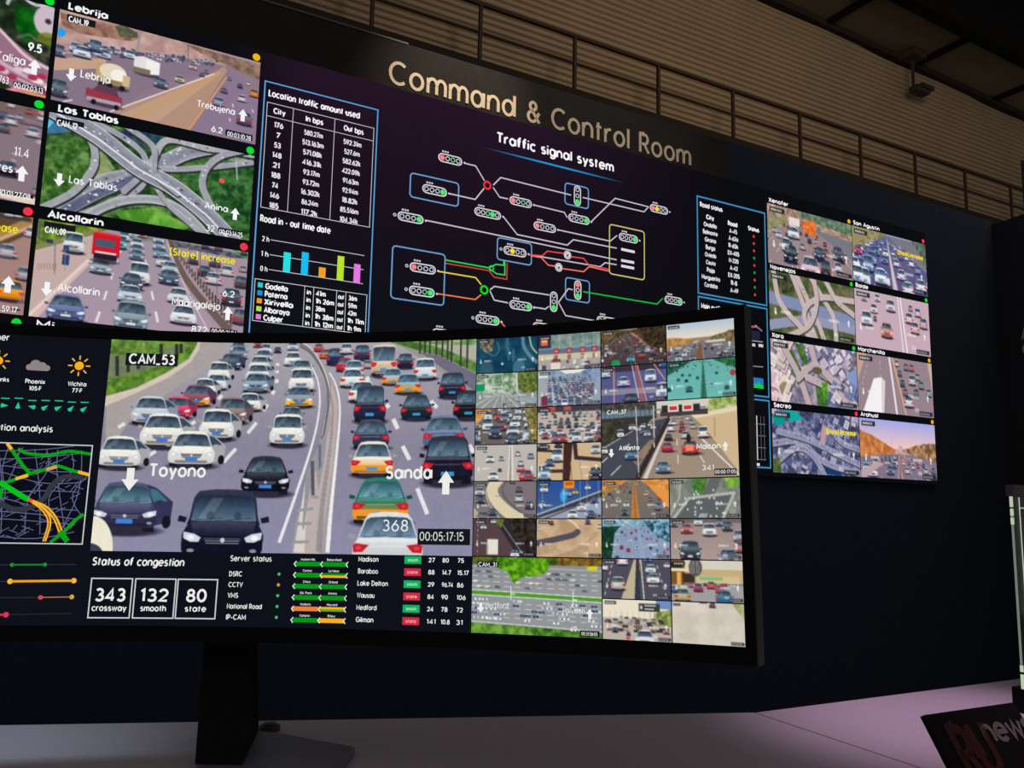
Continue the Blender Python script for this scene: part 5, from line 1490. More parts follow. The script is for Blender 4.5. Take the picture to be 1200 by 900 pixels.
v = Vec(monS, base=.0007)
for (xa, xb, yc, c0, c1, cc) in ((185, 315, 560, 0, 0, 0),):
    pass
q_ = [(-0.2312,-0.1009),(-0.1966,-0.1003),(-0.1623,-0.0999),(-0.2592,-0.1012)]; v.line([q_[3], q_[2]], .0008, (50, 52, 62)); v.lay = 1; v.line(q_[:2], .0018, (20, 130, 40)); v.disc(*q_[0], .0022, (30, 150, 50)); v.disc(*q_[1], .0022, (30, 150, 50))
q_ = [(-0.2312,-0.1193),(-0.1637,-0.1180),(-0.2571,-0.1197)]; v.lay = 0; v.line([q_[2], q_[0]], .0008, (50, 52, 62)); v.lay = 1; v.line(q_[:2], .0026, (236, 164, 20)); v.disc(*q_[0], .003, (250, 190, 60)); v.disc(*q_[1], .003, (250, 190, 60))
q_ = [(-0.1974,-0.1369),(-0.1640,-0.1362),(-0.2550,-0.1376)]; v.lay = 0; v.line([q_[2], q_[0]], .0008, (50, 52, 62)); v.lay = 1; v.line(q_[:2], .0010, (190, 120, 80)); v.disc(*q_[0], .0026, (214, 60, 90)); v.disc(*q_[1], .0026, (214, 170, 60))
q_ = [(-0.2529,-0.1560),(-0.2314,-0.1560),(-0.1626,-0.1546)]; v.lay = 0; v.line([q_[1], q_[2]], .0008, (44, 46, 56)); v.lay = 1; v.line([q_[0], q_[1]], .0022, (220, 40, 80)); v.disc(*q_[1], .003, (230, 50, 90))
v.build('slider_panel', mon, 'green, amber and red slider bars')

v = Vec(monS, base=.0007)
v.text('Status of congestion', -.1453, -.1000, .0085, WT, .1025, 'l', .21, slant=.12); cg_ = v.build('congestion_panel', mon, 'heading Status of congestion')
for x0, x1, n_, t_ in ((-.1452, -.0990, '343', 'crossway'), (-.0962, -.0498, '132', 'smooth'), (-.0480, -.0018, '80', 'state')):
    v = Vec(monS, base=.0007); v.box(x0 + .0008, -.1592, x1, -.1152, .0014, (206, 208, 208))
    cx = (x0 + x1) / 2; v.text(n_, cx, -.1400, .0132, WT, .0105 * len(n_) - (.002 if '1' in n_ else 0), 'c', .2); v.text(t_, cx, -.1512, .0062, WT, .0046 * len(t_) + .0005, 'c', .2); v.build('count_box', cg_, 'white framed box reading ' + n_)


v = Vec(monS, base=.0007)
v.text('Server status', .0115, -.0935, .0062, WT, .048, 'l', .17)
for i, (t_, w_) in enumerate((('DSRC', .0145), ('CCTV', .016), ('VMS', .0115), ('National Road', .040), ('IP-CAM', .022))):
    y = -.1108 - i * .0122; x = .0115
    v.text(t_, x, y, .0052, WT, w_, 'l', .19); v.disc(.0697, y + .0030, .0021, (20, 140, 60) if i != 1 else (190, 110, 40), 10); v.lay = 1; v.disc(.0697, y + .0030, .0009, (150, 220, 150), 8); v.lay = 0
G1 = (8, 150, 24); OR = (236, 130, 50); YE = (246, 176, 30)
rows = [((G1, G1), (G1, G1)), ((G1, G1), (G1, YE)), ((G1, G1), (G1, G1)), ((G1, G1), (G1, G1)), ((OR, OR), (YE, (110, 160, 30))), ((G1, G1), (YE, YE))]
names = [('Anaheim Hills', 'Bakersfield'), ('Corona', 'La Mesa'), ('Chico', 'Orland'), ('Elk Park', 'Antony'), ('Modesto', 'Hayward'), ('Campton', 'Riley')]
for i, rw in enumerate(rows):
    y = -.0958 - i * .01265
    for k_, (ct_, cb_) in enumerate(rw):
        x0 = .0880 + k_ * .0315; x1 = x0 + .0300
        v.lay = 0; v.rect(x0, y, x1, y + .0025, ct_); v.rect(x0, y - .0025, x1, y, cb_); v.lay = 1
        v.line([(x0 + .0014, y + .0031), (x0 - .0012, y), (x0 + .0014, y - .0031)], .0010, WT)
        v.text(names[i][k_], (x0 + x1) / 2, y + .0040, .0024, (214, 216, 214), min(.017, .0017 * len(names[i][k_])), 'c', .2)
    v.line([(.1512, y + .0031), (.1490, y), (.1512, y - .0031)], .0010, WT)
v.lay = 0
for i, (t_, s_, n1, n2, n3) in enumerate((('Madison', 'smooth', '27', '80', '75'), ('Baraboo', 'state', '88', '14.7', '15.17'), ('Lake Delton', 'smooth', '29', '96.74', '86'), ('Wausau', 'state', '84', '90', '106'), ('Medford', 'smooth', '24', '78', '72'), ('Gilman', 'state', '141', '10.8', '31'))):
    y = -.0918 - i * .01355
    v.text(t_, .1638, y, .0052, WT, .0031 * len(t_) + .0015, 'l', .18)
    v.rect(.2185, y - .0018, .2383, y + .0066, (20, 176, 96) if s_ == 'smooth' else (206, 44, 66)); v.lay = 1
    v.text(s_, .2284, y + .0008, .0034, (160, 240, 200) if s_ == 'smooth' else (255, 170, 180), .012, 'c', .2); v.lay = 0
    for x, n_ in ((.2475, n1), (.2640, n2), (.2820, n3)):
        v.text(n_, x, y + .0004, .0046, WT, .0029 * len(n_.replace('.', '')) + .001, 'c' if False else 'l', .2)
v.build('server_panel', mon, 'server status list with green and amber arrows')

# ================================================================== THE BIG DISPLAY WALL
led = thing('led_wall', 'huge flat display wall showing traffic maps and camera feeds', 'display wall')
LX0, LX1, LZ0, LZ1 = -1.62, 5.092, .215, 1.868
raw('cabinet', *gbox(LX0, LX1, WALL - .018, WALL, LZ0, LZ1), M_LEDB, led)
P = Pic((LX1 - LX0) / (LZ1 - LZ0), 40, 3, (11, 12, 16))
X_ = lambda u: (u - LX0) / (LZ1 - LZ0)
yy, xx = np.mgrid[0:P.H, 0:P.W]; yy = yy / P.H; u_ = LX0 + xx / P.W * (LX1 - LX0)
wgt = np.clip((u_ - .6) / .3, 0, 1) * np.clip((3.3 - u_) / 1.2, 0, 1)
top = np.clip(1 - yy / .75, 0, 1)[..., None]; bot = np.clip((yy - .35) / .6, 0, 1)[..., None]
P.a += (wgt[..., None] * (top * np.array([26, 8, 22]) + bot * np.array([0, 9, 9])) / 255).astype(np.float32)
picture('screen_face', wallS, (LX0, LZ1, LX1, LZ0), P.done(2), .0005, led)

WT = (244, 244, 246); BLU = (84, 150, 206)


def feed_rect(col, row):
    if col < 2:
        u0 = (-.757, .003)[col]; u1 = (-.014, .743)[col]; t = 1.815 - .4055 * row; return (u0, t, u1, t - .357)
    u0 = (3.642, 4.367)[col - 2]; u1 = (4.362, 5.084)[col - 2]; t = 1.789 - .3985 * row; return (u0, t, u1, t - .354)


def wallfeed(col, row, fn, label, seed, ny=90, post=None, **kw):
    r = feed_rect(col, row); P = Pic((r[2] - r[0]) / (r[1] - r[3]), ny, seed)
    fn(P, lambda s_: nt(s_, r)); 
    if kw.get('mk'):
        marks(P, .9)
    return picture('camera_feed', wallS, r, P.done(1, kw.get('tint'), 1.0), .002, led, label), r


PK = (172, 150, 160)


def f_lebrija(P, c):
    A = P.A; u_ = 1 / 425.0
    P.rect(0, 0, A, 1, (142, 120, 134))
    P.poly(c([(0.002,1.820),(0.751,1.807),(0.753,1.774),(0.340,1.741),(0.003,1.637),(-0.012,1.769)]), (190, 150, 140))
    P.leaves(c([(0.003,1.809),(0.270,1.821),(0.586,1.813),(0.589,1.766),(0.292,1.740),(0.008,1.661)]), (172, 136, 130), (206, 170, 162), .1)
    P.poly(c([(0.286,1.817),(0.466,1.816),(0.751,1.812),(0.751,1.816),(0.466,1.825),(0.286,1.821)]), (220, 220, 235)); P.leaves(c([(0.433,1.810),(0.752,1.803),(0.756,1.735),(0.598,1.768),(0.502,1.788)]), (110, 86, 76), (160, 130, 110), .06)
    P.leaves(c([(0.007,1.802),(0.192,1.806),(0.288,1.790),(0.258,1.762),(0.091,1.739),(0.015,1.751)]), (120, 82, 74), (170, 130, 110), .06); P.leaves(c([(0.192,1.806),(0.222,1.820),(0.275,1.800),(0.269,1.779),(0.211,1.766)]), (70, 76, 56), (110, 104, 84), .04)
    P.poly(c([(0.000,1.623),(0.340,1.741),(0.599,1.754),(0.350,1.605),(0.204,1.459),(0.005,1.460)]), (134, 116, 134)); P.poly(c([(-0.000,1.623),(0.172,1.666),(0.175,1.629),(0.001,1.571)]), (196, 160, 138))
    P.poly(c([(0.599,1.759),(0.620,1.760),(0.762,1.640),(0.770,1.507),(0.741,1.462),(0.491,1.458)]), (138, 118, 142)); P.poly(c([(0.204,1.463),(0.558,1.714),(0.599,1.759),(0.613,1.744),(0.483,1.456)]), (176, 142, 122))
    P.poly(c([(0.235,1.458),(0.575,1.728),(0.592,1.728),(0.361,1.454)]), (190, 156, 132)); P.line(c([(0.201,1.462),(0.563,1.715)]), .012, (236, 230, 236)); P.line(c([(0.281,1.461),(0.580,1.720)]), .012, (206, 150, 80)); P.line(c([(0.483,1.456),(0.612,1.715)]), .014, (232, 160, 70)); P.line(c([(0.313,1.464),(0.580,1.716)]), .007, (206, 150, 90))
    for s_ in ([(0.043,1.461),(0.075,1.476)], [(0.138,1.521),(0.153,1.530)], [(0.242,1.563),(0.257,1.571)], [(0.346,1.655),(0.362,1.664)], [(0.643,1.609),(0.646,1.595)], [(0.721,1.605),(0.726,1.592)], [(0.634,1.545),(0.638,1.532)]):
        P.line(c(s_), .012, (232, 226, 232))
    rg = P.r
    for i in range(70):
        t = rg.random(); x = 330 + t * 650; y = 235 + t * 65 + rg.uniform(-18, 24) * (1 - .5 * t); p_ = c([tuple(np.array(CV(x, y)))])[0]
        minicar(P, p_[0], p_[1], (30 - 14 * t) * u_ * rg.uniform(.8, 1.1), rg.choice([(220, 220, 232), (190, 190, 206), (110, 96, 130), (90, 86, 110)]))
    for (x, y, w_, cc, f, k_) in ((262, 265, 60, (110, 110, 140), 1, 'suv'), (345, 250, 60, (160, 170, 200), 1, 'sedan'), (370, 272, 70, (220, 224, 236), 1, 'sedan'), (470, 275, 55, (180, 190, 210), 1, 'sedan'), (585, 275, 50, (200, 210, 220), 1, 'sedan'), (430, 245, 60, (90, 110, 140), 1, 'suv'), (262, 445, 70, (90, 96, 116), 1, 'van'),
                             (810, 383, 44, (200, 180, 150), 1, 'sedan'), (725, 408, 60, (96, 104, 136), 1, 'sedan'), (870, 325, 36, (220, 170, 160), 1, 'sedan'), (1010, 432, 34, (110, 80, 110), 0, 'sedan'), (985, 490, 58, (150, 150, 180), 0, 'sedan'), (1090, 470, 44, (226, 206, 220), 0, 'sedan'), (1145, 450, 44, (230, 140, 50), 0, 'suv'), (1082, 410, 26, (60, 60, 80), 0, 'suv'), (1100, 575, 72, (110, 80, 100), 0, 'suv'), (930, 345, 22, (120, 100, 120), 0, 'suv'), (910, 358, 26, (90, 80, 100), 0, 'sedan'), (1035, 375, 22, (150, 100, 130), 0, 'sedan'), (1120, 395, 22, (230, 210, 220), 0, 'sedan')):
        p_ = c([CV(x, y)])[0]; car(P, p_[0], p_[1], w_ * u_, cc, bool(f), k_, plate=None, detail=w_ > 56)
    p_ = c([CV(655, 348)])[0]; x, y = p_; P.ell(x + .02, y, .15, .03, (50, 40, 60), .7, .5); P.poly([(x - .12, y - .02), (x - .12, y - .17), (x - .04, y - .2), (x + .14, y - .17), (x + .14, y - .03), (x, y)], (226, 222, 222)); P.poly([(x + .0, y - .18), (x + .14, y - .16), (x + .14, y - .03), (x + .0, y)], (240, 238, 236)); P.rect(x - .12, y - .06, x + .05, y, (120, 110, 90))
    p_ = c([CV(505, 405)])[0]; x, y = p_; P.ell(x + .02, y, .17, .04, (50, 40, 56), .7, .5); P.rect(x - .16, y - .24, x + .04, y - .08, (190, 160, 110)); P.ell(x, y - .17, .13, .09, (226, 212, 190)); P.ell(x + .06, y - .14, .08, .07, (244, 240, 232)); P.rect(x - .14, y - .08, x + .16, y - .02, (150, 130, 90)); P.rect(x + .1, y - .16, x + .17, y - .04, (206, 180, 140))
    for q in (-.1, -.02, .1):
        P.ell(x + q, y - .01, .03, .03, (30, 28, 34))
    p_ = c([CV(470, 485)])[0]; x, y = p_; P.ell(x + .02, y, .19, .03, (50, 40, 56), .7, .5); P.poly([(x - .18, y - .03), (x - .18, y - .15), (x + .17, y - .12), (x + .17, y - .01)], (150, 54, 70)); P.poly([(x - .12, y - .14), (x - .06, y - .22), (x + .1, y - .2), (x + .14, y - .12)], (100, 60, 80)); P.rect(x - .17, y - .06, x + .16, y - .02, (170, 160, 176)); P.ell(x - .1, y - .01, .025, .03, (24, 24, 30)); P.ell(x + .12, y, .025, .03, (24, 24, 30))
    P.line(c([(0.282,1.816),(0.277,1.722)]), .02, (150, 140, 150)); P.line(c([(0.458,1.808),(0.462,1.739)]), .008, (110, 90, 90)); p_ = c([CV(278, 160)])[0]; P.ell(p_[0], p_[1], .04, .05, (40, 160, 230))


def CV(x, y, crop=1):
    """crop point of the first study view, kept as wall coordinates by an affine of the perspective"""
    return tuple(homog(x / 3.871, y / 3.871 + (190 if crop == 2 else 0)))


# wall coordinates from the reference grid of the wall (projective map of the wall plane)
HM = None


def homog(px, py):
    v_ = HM @ np.array([px, py, 1.0]); return (v_[0] / v_[2], v_[1] / v_[2])


_src = np.array([(0, 0), (300, 60), (290, 380), (30, 370), (150, 200)], float)
_dst = np.array([(-0.189,1.799),(0.726,1.871),(0.763,0.716),(-0.006,0.651),(0.282,1.253)], float)
_A = []
for (x, y), (u, v_) in zip(_src, _dst):
    _A.append([x, y, 1, 0, 0, 0, -u * x, -u * y, -u]); _A.append([0, 0, 0, x, y, 1, -v_ * x, -v_ * y, -v_])
HM = np.linalg.svd(np.array(_A))[2][-1].reshape(3, 3)


def f_tablas(P, c):
    A = P.A
    P.leaves([(0, 0), (A, 0), (A, 1), (0, 1)], (22, 56, 24), (96, 136, 72), .09)
    P.leaves(c([(-0.002,1.274),(0.137,1.350),(0.151,1.180),(0.050,1.083),(0.016,1.068)]), (40, 84, 28), (116, 150, 80), .07); P.leaves(c([(0.249,1.079),(0.385,1.123),(0.518,1.069),(0.472,1.034),(0.266,1.057)]), (70, 130, 40), (120, 180, 70), .1); P.leaves(c([(0.479,1.277),(0.735,1.417),(0.755,1.084),(0.678,1.071),(0.544,1.182)]), (20, 60, 28), (70, 120, 60), .07)
    P.poly(c([(-0.003,1.410),(0.052,1.407),(0.085,1.354),(0.036,1.334),(0.001,1.325)]), (60, 110, 150)); P.poly(c([(-0.001,1.385),(0.025,1.378),(0.003,1.343)]), (90, 200, 240)); P.poly(c([(0.155,1.311),(0.202,1.287),(0.236,1.242),(0.173,1.185)]), (170, 170, 120), .7)
    P.leaves(c([(0.225,1.388),(0.411,1.434),(0.370,1.334),(0.322,1.340)]), (30, 50, 90), (60, 100, 60), .06); P.leaves(c([(0.598,1.377),(0.726,1.415),(0.728,1.387),(0.617,1.353)]), (60, 110, 60), (140, 160, 140), .05)
    gray = (158, 158, 170); ed = (206, 204, 206)
    flyover(P, c([(0.734,1.427),(0.612,1.417),(0.497,1.372),(0.404,1.305),(0.329,1.244)]), .16, (150, 150, 166), ed, True, 24)
    flyover(P, c([(0.737,1.380),(0.584,1.327),(0.454,1.289),(0.374,1.276),(0.328,1.262)]), .06, gray, ed, False, 4)
    flyover(P, c([(0.005,1.032),(0.105,1.111),(0.209,1.201),(0.314,1.241),(0.345,1.239)]), .10, gray, ed, True, 10); flyover(P, c([(0.049,1.016),(0.157,1.113),(0.271,1.197),(0.338,1.229)]), .11, (96, 100, 130), (170, 170, 180), True, 20); flyover(P, c([(0.112,1.028),(0.217,1.099),(0.318,1.180),(0.345,1.239)]), .07, gray, ed, False, 4)
    flyover(P, c([(0.083,1.380),(0.146,1.334),(0.167,1.261),(0.150,1.197),(0.098,1.118),(0.011,1.046)]), .07, (160, 164, 170), ed, False, 4)
    flyover(P, c([(0.155,1.406),(0.257,1.370),(0.332,1.316),(0.329,1.244),(0.273,1.162)]), .06, gray, ed, False, 3); flyover(P, c([(0.724,1.443),(0.579,1.400),(0.413,1.398),(0.364,1.305),(0.330,1.236)]), .07, (170, 170, 178), ed, False, 4)
    flyover(P, c([(0.148,1.035),(0.218,1.095),(0.306,1.138),(0.415,1.151),(0.507,1.111),(0.605,1.021)]), .09, (176, 176, 182), ed, True, 5); flyover(P, c([(0.371,1.218),(0.432,1.141),(0.509,1.085),(0.579,1.035)]), .05, gray, ed, False, 3)
    flyover(P, c([(0.596,1.156),(0.552,1.238),(0.560,1.313),(0.615,1.380),(0.725,1.434)]), .07, gray, ed, False, 4)
    flyover(P, c([(-0.001,1.428),(0.167,1.357),(0.312,1.267),(0.443,1.215),(0.572,1.133),(0.708,1.012)]), .19, (146, 148, 164), ed, True, 46); flyover(P, c([(0.253,1.422),(0.360,1.358),(0.376,1.254),(0.461,1.192)]), .06, gray, ed, False, 3)
    P.line(c([(0.011,1.418),(0.171,1.345),(0.316,1.259),(0.447,1.207),(0.577,1.125),(0.703,1.011)]), .02, (230, 228, 228)); P.ell(*c([(0.622,1.278)])[0], .03, .03, (230, 90, 80)); P.line(c([(0.671,1.375),(0.681,1.293)]), .02, (190, 200, 210), .7)
    P.grain(.03, .05)


def f_alco(P, c):
    A = P.A; u_ = 1 / 440.0
    P.rect(0, 0, A, 1, (160, 144, 158), 1, (168, 148, 164))
    P.leaves(c([(-0.007,1.005),(0.240,1.005),(0.189,0.983),(0.004,0.876)]), (70, 100, 30), (150, 170, 60), .07); P.poly(c([(-0.003,0.883),(0.190,0.970),(0.203,0.909),(-0.003,0.648),(-0.010,0.644)]), (196, 170, 164)); P.line(c([(0.003,0.896),(0.189,0.987)]), .05, (130, 130, 90)); P.line(c([(0.004,0.882),(0.190,0.974)]), .02, (196, 180, 160))
    P.poly(c([(-0.006,0.644),(0.176,0.879),(0.194,0.882),(0.031,0.645)]), (212, 180, 172)); P.line(c([(0.003,0.649),(0.176,0.879)]), .03, (226, 206, 200)); P.leaves(c([(0.255,1.003),(0.442,1.002),(0.428,0.982),(0.287,0.983)]), (110, 120, 110), (170, 160, 160), .05)
    P.poly(c([(0.442,0.997),(0.740,0.981),(0.740,0.660),(0.646,0.662),(0.463,0.935)]), (164, 144, 156)); P.leaves(c([(0.442,1.002),(0.739,0.990),(0.740,0.976),(0.684,0.971),(0.444,0.980)]), (50, 60, 90), (120, 120, 110), .04); P.poly(c([(0.674,1.006),(0.739,0.990),(0.741,0.972)]), (50, 150, 60))
    for a_, b2 in ((.0, .04), (.09, .12), (.2, .25), (.35, .42), (.55, .65), (.78, .9)):
        for x0, x1 in ((560, 420), (640, 720)):
            P.line(c([CV(x0 + (x1 - x0) * a_, 370 + 400 * a_, 2), CV(x0 + (x1 - x0) * b2, 370 + 400 * b2, 2)]), .009 + .02 * a_, (232, 222, 226))
    P.line(P.curve(c([(0.442,1.002),(0.480,0.920),(0.544,0.825),(0.705,0.660)])), .05, (110, 90, 84), 1, None, .09); P.line(P.curve(c([(0.436,1.001),(0.473,0.910),(0.529,0.805),(0.621,0.651)])), .012, (214, 196, 196))
    for i in range(22):
        t = i / 21; x = 775 + 265 * t ** 1.1; y = 390 + 360 * t; h = 20 + 46 * t; P.line(c([CV(x, y, 2), CV(x, y - h, 2)]), .008 + .01 * t, (60, 50, 46))
    P.line(P.curve(c([(0.448,1.016),(0.490,0.948),(0.557,0.862),(0.698,0.699)])), .018, (120, 100, 90))
    q = lambda x, y: c([CV(x, y, 2)])[0]
    for x, y, w_, cc, f, k_ in ((600, 350, 40, (170, 190, 200), 1, 'sedan'), (640, 350, 40, (200, 130, 120), 1, 'sedan'), (560, 365, 44, (190, 200, 190), 1, 'van'), (715, 375, 48, (170, 180, 190), 1, 'sedan'), (540, 400, 56, (90, 170, 176), 1, 'van'), (617, 395, 56, (200, 206, 210), 1, 'sedan'), (716, 405, 54, (150, 170, 190), 1, 'sedan'), (617, 425, 60, (120, 140, 160), 1, 'sedan'), (722, 442, 64, (120, 146, 170), 1, 'sedan'), (615, 450, 62, (110, 130, 150), 1, 'sedan'), (740, 482, 72, (206, 200, 200), 1, 'sedan'),
                               (330, 418, 84, (226, 226, 224), 1, 'van'), (765, 510, 72, (176, 186, 190), 1, 'sedan'), (452, 512, 88, (150, 164, 176), 1, 'sedan'), (625, 558, 92, (228, 226, 226), 1, 'van'), (760, 560, 88, (60, 84, 110), 1, 'sedan'), (592, 582, 96, (54, 66, 84), 1, 'sedan'), (585, 640, 104, (190, 204, 214), 1, 'sedan'), (802, 644, 94, (214, 218, 222), 1, 'sedan'), (295, 724, 152, (92, 108, 158), 1, 'sedan'), (825, 738, 116, (236, 232, 234), 1, 'sedan'), (588, 764, 146, (130, 150, 160), 1, 'suv'),
                               (925, 402, 40, (60, 60, 90), 0, 'sedan'), (985, 410, 40, (90, 80, 100), 0, 'sedan'), (1100, 430, 36, (60, 60, 80), 0, 'sedan'), (870, 470, 50, (60, 60, 70), 0, 'sedan'), (968, 482, 56, (70, 66, 90), 0, 'sedan'), (1095, 505, 40, (160, 160, 170), 0, 'sedan'), (922, 524, 66, (60, 56, 66), 0, 'sedan'), (1022, 522, 66, (206, 206, 210), 0, 'sedan'), (960, 560, 76, (210, 210, 214), 0, 'sedan'), (1085, 576, 64, (80, 76, 80), 0, 'suv'), (1042, 655, 92, (60, 64, 80), 0, 'suv'), (1085, 740, 84, (130, 84, 90), 0, 'suv')):
        p_ = q(x, y); car(P, p_[0], p_[1], w_ * u_, cc, bool(f), k_, plate=(220, 220, 220) if w_ > 84 else None, detail=w_ > 60)
    x, y = q(474, 458); P.ell(x, y, .15, .03, (40, 34, 50), .7, .5); P.rect(x - .13, y - .29, x + .13, y - .06, (206, 26, 40)); P.poly([(x - .13, y - .29), (x - .1, y - .31), (x + .13, y - .3), (x + .13, y - .28)], (226, 60, 70)); P.rect(x - .1, y - .23, x + .08, y - .15, (70, 90, 110)); P.rect(x - .11, y - .08, x + .11, y - .02, (40, 30, 40)); P.rect(x - .1, y - .1, x + .1, y - .08, (230, 220, 220))
    for a_, y0, y1 in ((250, 380, 515), (905, 390, 560), (980, 420, 680), (855, 370, 470)):
        P.line([q(a_, y0), q(a_ - 3, y1)], .008, (110, 100, 110))
    P.rect(*q(288, 382), *q(312, 415), (50, 70, 110)); P.rect(*q(284, 425), *q(312, 475), (40, 66, 110)); P.line([q(296, 400), q(294, 500)], .006, (140, 140, 140)); P.line([q(180, 260), q(178, 360)], .02, (90, 100, 90)); P.rect(*q(212, 358), *q(240, 378), (40, 60, 90))
    for i in range(7):
        P.line([q(175 + i * 13, 465), q(175 + i * 13, 492)], .006, (150, 110, 100))


def f_taliga(P, c):
    A = P.A
    P.leaves([(0, 0), (A, 0), (A, 1), (0, 1)], (14, 30, 16), (60, 70, 50), .1); q = lambda s_: c(s_)
    P.leaves(q([(-0.141,1.788),(-0.067,1.785),(-0.059,1.693),(-0.092,1.651),(-0.133,1.701)]), (0, 60, 8), (20, 110, 24), .12); P.leaves(q([(-0.059,1.693),(-0.008,1.708),(0.003,1.571),(-0.052,1.609)]), (24, 34, 34), (90, 90, 60), .06)
    P.line(P.curve(q([(-0.118,1.823),(-0.095,1.808),(-0.069,1.805),(-0.044,1.813)])), .03, (200, 206, 210)); P.line(P.curve(q([(-0.165,1.780),(-0.160,1.800),(-0.151,1.816)])), .03, (180, 190, 190)); P.ell(*q([(-0.032,1.753)])[0], .13, .17, (202, 186, 196)); P.ell(*q([(-0.032,1.753)])[0], .03, .03, (60, 40, 60)); P.line(q([(-0.024,1.756),(-0.002,1.763)]), .02, (190, 180, 190))
    P.line(P.curve(q([(-0.123,1.664),(-0.088,1.684),(-0.057,1.671),(-0.006,1.677)])), .02, (90, 110, 90)); P.ell(*q([(-0.025,1.685)])[0], .1, .07, (110, 120, 30), .8)
    P.line(P.curve(q([(-0.489,1.742),(-0.281,1.660),(-0.169,1.584),(-0.086,1.533),(0.005,1.500),(0.098,1.480)])), .40, (150, 110, 132)); P.line(P.curve(q([(-0.290,1.757),(-0.177,1.674),(-0.088,1.599),(0.004,1.567)])), .03, (226, 196, 206)); P.line(P.curve(q([(-0.278,1.626),(-0.167,1.558),(-0.092,1.527),(0.009,1.501)])), .04, (206, 170, 184)); P.line(P.curve(q([(-0.235,1.539),(-0.164,1.524),(-0.090,1.505),(0.004,1.478)])), .016, (214, 190, 200))
    for x, y in ((30, 640), (100, 690), (160, 630), (300, 720), (330, 730), (420, 800), (410, 840), (280, 700), (240, 640), (0, 620), (360, 690)):
        p_ = c([CV(x / 7.5 * 3.871, y / 7.5 * 3.871)])[0]; P.ell(p_[0], p_[1], .045, .03, P.r.choice([(240, 226, 232), (170, 50, 80), (220, 190, 200)]))
    P.line(P.curve(q([(-0.189,1.413),(-0.105,1.470),(-0.050,1.463),(0.013,1.458)])), .05, (220, 140, 150)); P.line(q([(-0.094,1.469),(-0.002,1.463)]), .02, (210, 150, 70))


def f_grey(P, c):
    A = P.A; P.rect(0, 0, A, 1, (134, 116, 124)); q = lambda x, y: c([homog(x / 6.925, 110 + y / 6.925)])[0]
    P.rect(0, 0, A, .12, (120, 96, 96)); P.line([q(-600, 80), q(360, 300)], .02, (80, 66, 70)); P.line([q(-300, 740), q(320, 900)], .08, (226, 206, 190)); P.line([q(300, 390), q(360, 440)], .012, (226, 220, 224))
    for x, y, w_, cc in ((85, 130, 60, (210, 206, 216)), (20, 215, 70, (80, 84, 120)), (150, 230, 66, (170, 170, 180)), (80, 270, 90, (220, 216, 220)), (20, 330, 90, (90, 84, 100)), (230, 185, 56, (190, 80, 80)), (330, 190, 60, (220, 150, 130)), (330, 240, 70, (222, 214, 214)), (255, 370, 100, (206, 206, 212)), (50, 680, 150, (70, 66, 90)), (-120, 300, 90, (226, 226, 230)), (-260, 240, 80, (80, 84, 120)), (-200, 560, 130, (206, 206, 212)), (290, 840, 90, (150, 130, 150))):
        p_ = q(x, y); car(P, p_[0], p_[1], w_ / 770., cc, False, 'sedan', plate=None, detail=w_ > 80)
    for i in range(14):
        x, y = P.r.uniform(-500, 320), P.r.uniform(400, 650); p_ = q(x, y); P.line([p_, (p_[0] + .04, p_[1] + .015)], .01, (216, 206, 210))


def f_brown(P, c):
    A = P.A; P.rect(0, 0, A, 1, (164, 130, 124)); q = lambda x, y: c([homog(x / 6.0, 230 + y / 6.0)])[0]
    P.poly([q(-900, -200), q(250, 150), q(240, 260), q(-200, 460), q(-900, 300)], (96, 70, 50)); P.line([q(-100, 330), q(245, 185)], .1, (170, 130, 80)); P.line([q(-100, 350), q(245, 215)], .03, (206, 170, 130)); P.rect(*q(-400, 100), *q(220, 170), (60, 60, 60))
    for x, y, w_, cc in ((40, 440, 110, (190, 184, 190)), (210, 300, 80, (214, 210, 220)), (165, 600, 110, (176, 160, 166)), (60, 740, 170, (246, 150, 30)), (-160, 520, 120, (206, 206, 212)), (60, 160, 60, (200, 200, 206)), (120, 165, 50, (210, 210, 210))):
        p_ = q(x, y); car(P, p_[0], p_[1], w_ / 640., cc, False, 'sedan', plate=None)
    P.poly([q(190, 620), q(210, 700), q(180, 850), q(90, 800)], (150, 120, 130), .6)


def f_plain(P, c):
    road(P, .1, .5, -.3, 1.3, .5, (140, 132, 142), (170, 160, 150), GR, GR, (3, 3), dens=.6)


def caption(fd, r, items):
    for it in items:
        v = Vec(wallS, base=.0032)
        if it[0] == 't':
            _, s_, pts_, h, col, wt = it
            v.lay = 2
            v.text(s_, pts_[0][0], pts_[0][1], h, col, (pts_[1][0] - pts_[0][0]) if len(pts_) > 1 else None, 'l', wt * 1.2)
            v.build('caption_text', fd)
        elif it[0] == 'b':
            v.rect(it[1][0][0], it[1][1][1], it[1][1][0], it[1][0][1], (24, 24, 30)); v.build('caption_box', fd)
        elif it[0] == 'a':
            v.lay = 2; v.arrow(it[1][0][0], it[1][0][1], it[2], WT, it[3]); v.build('flow_arrow', fd)


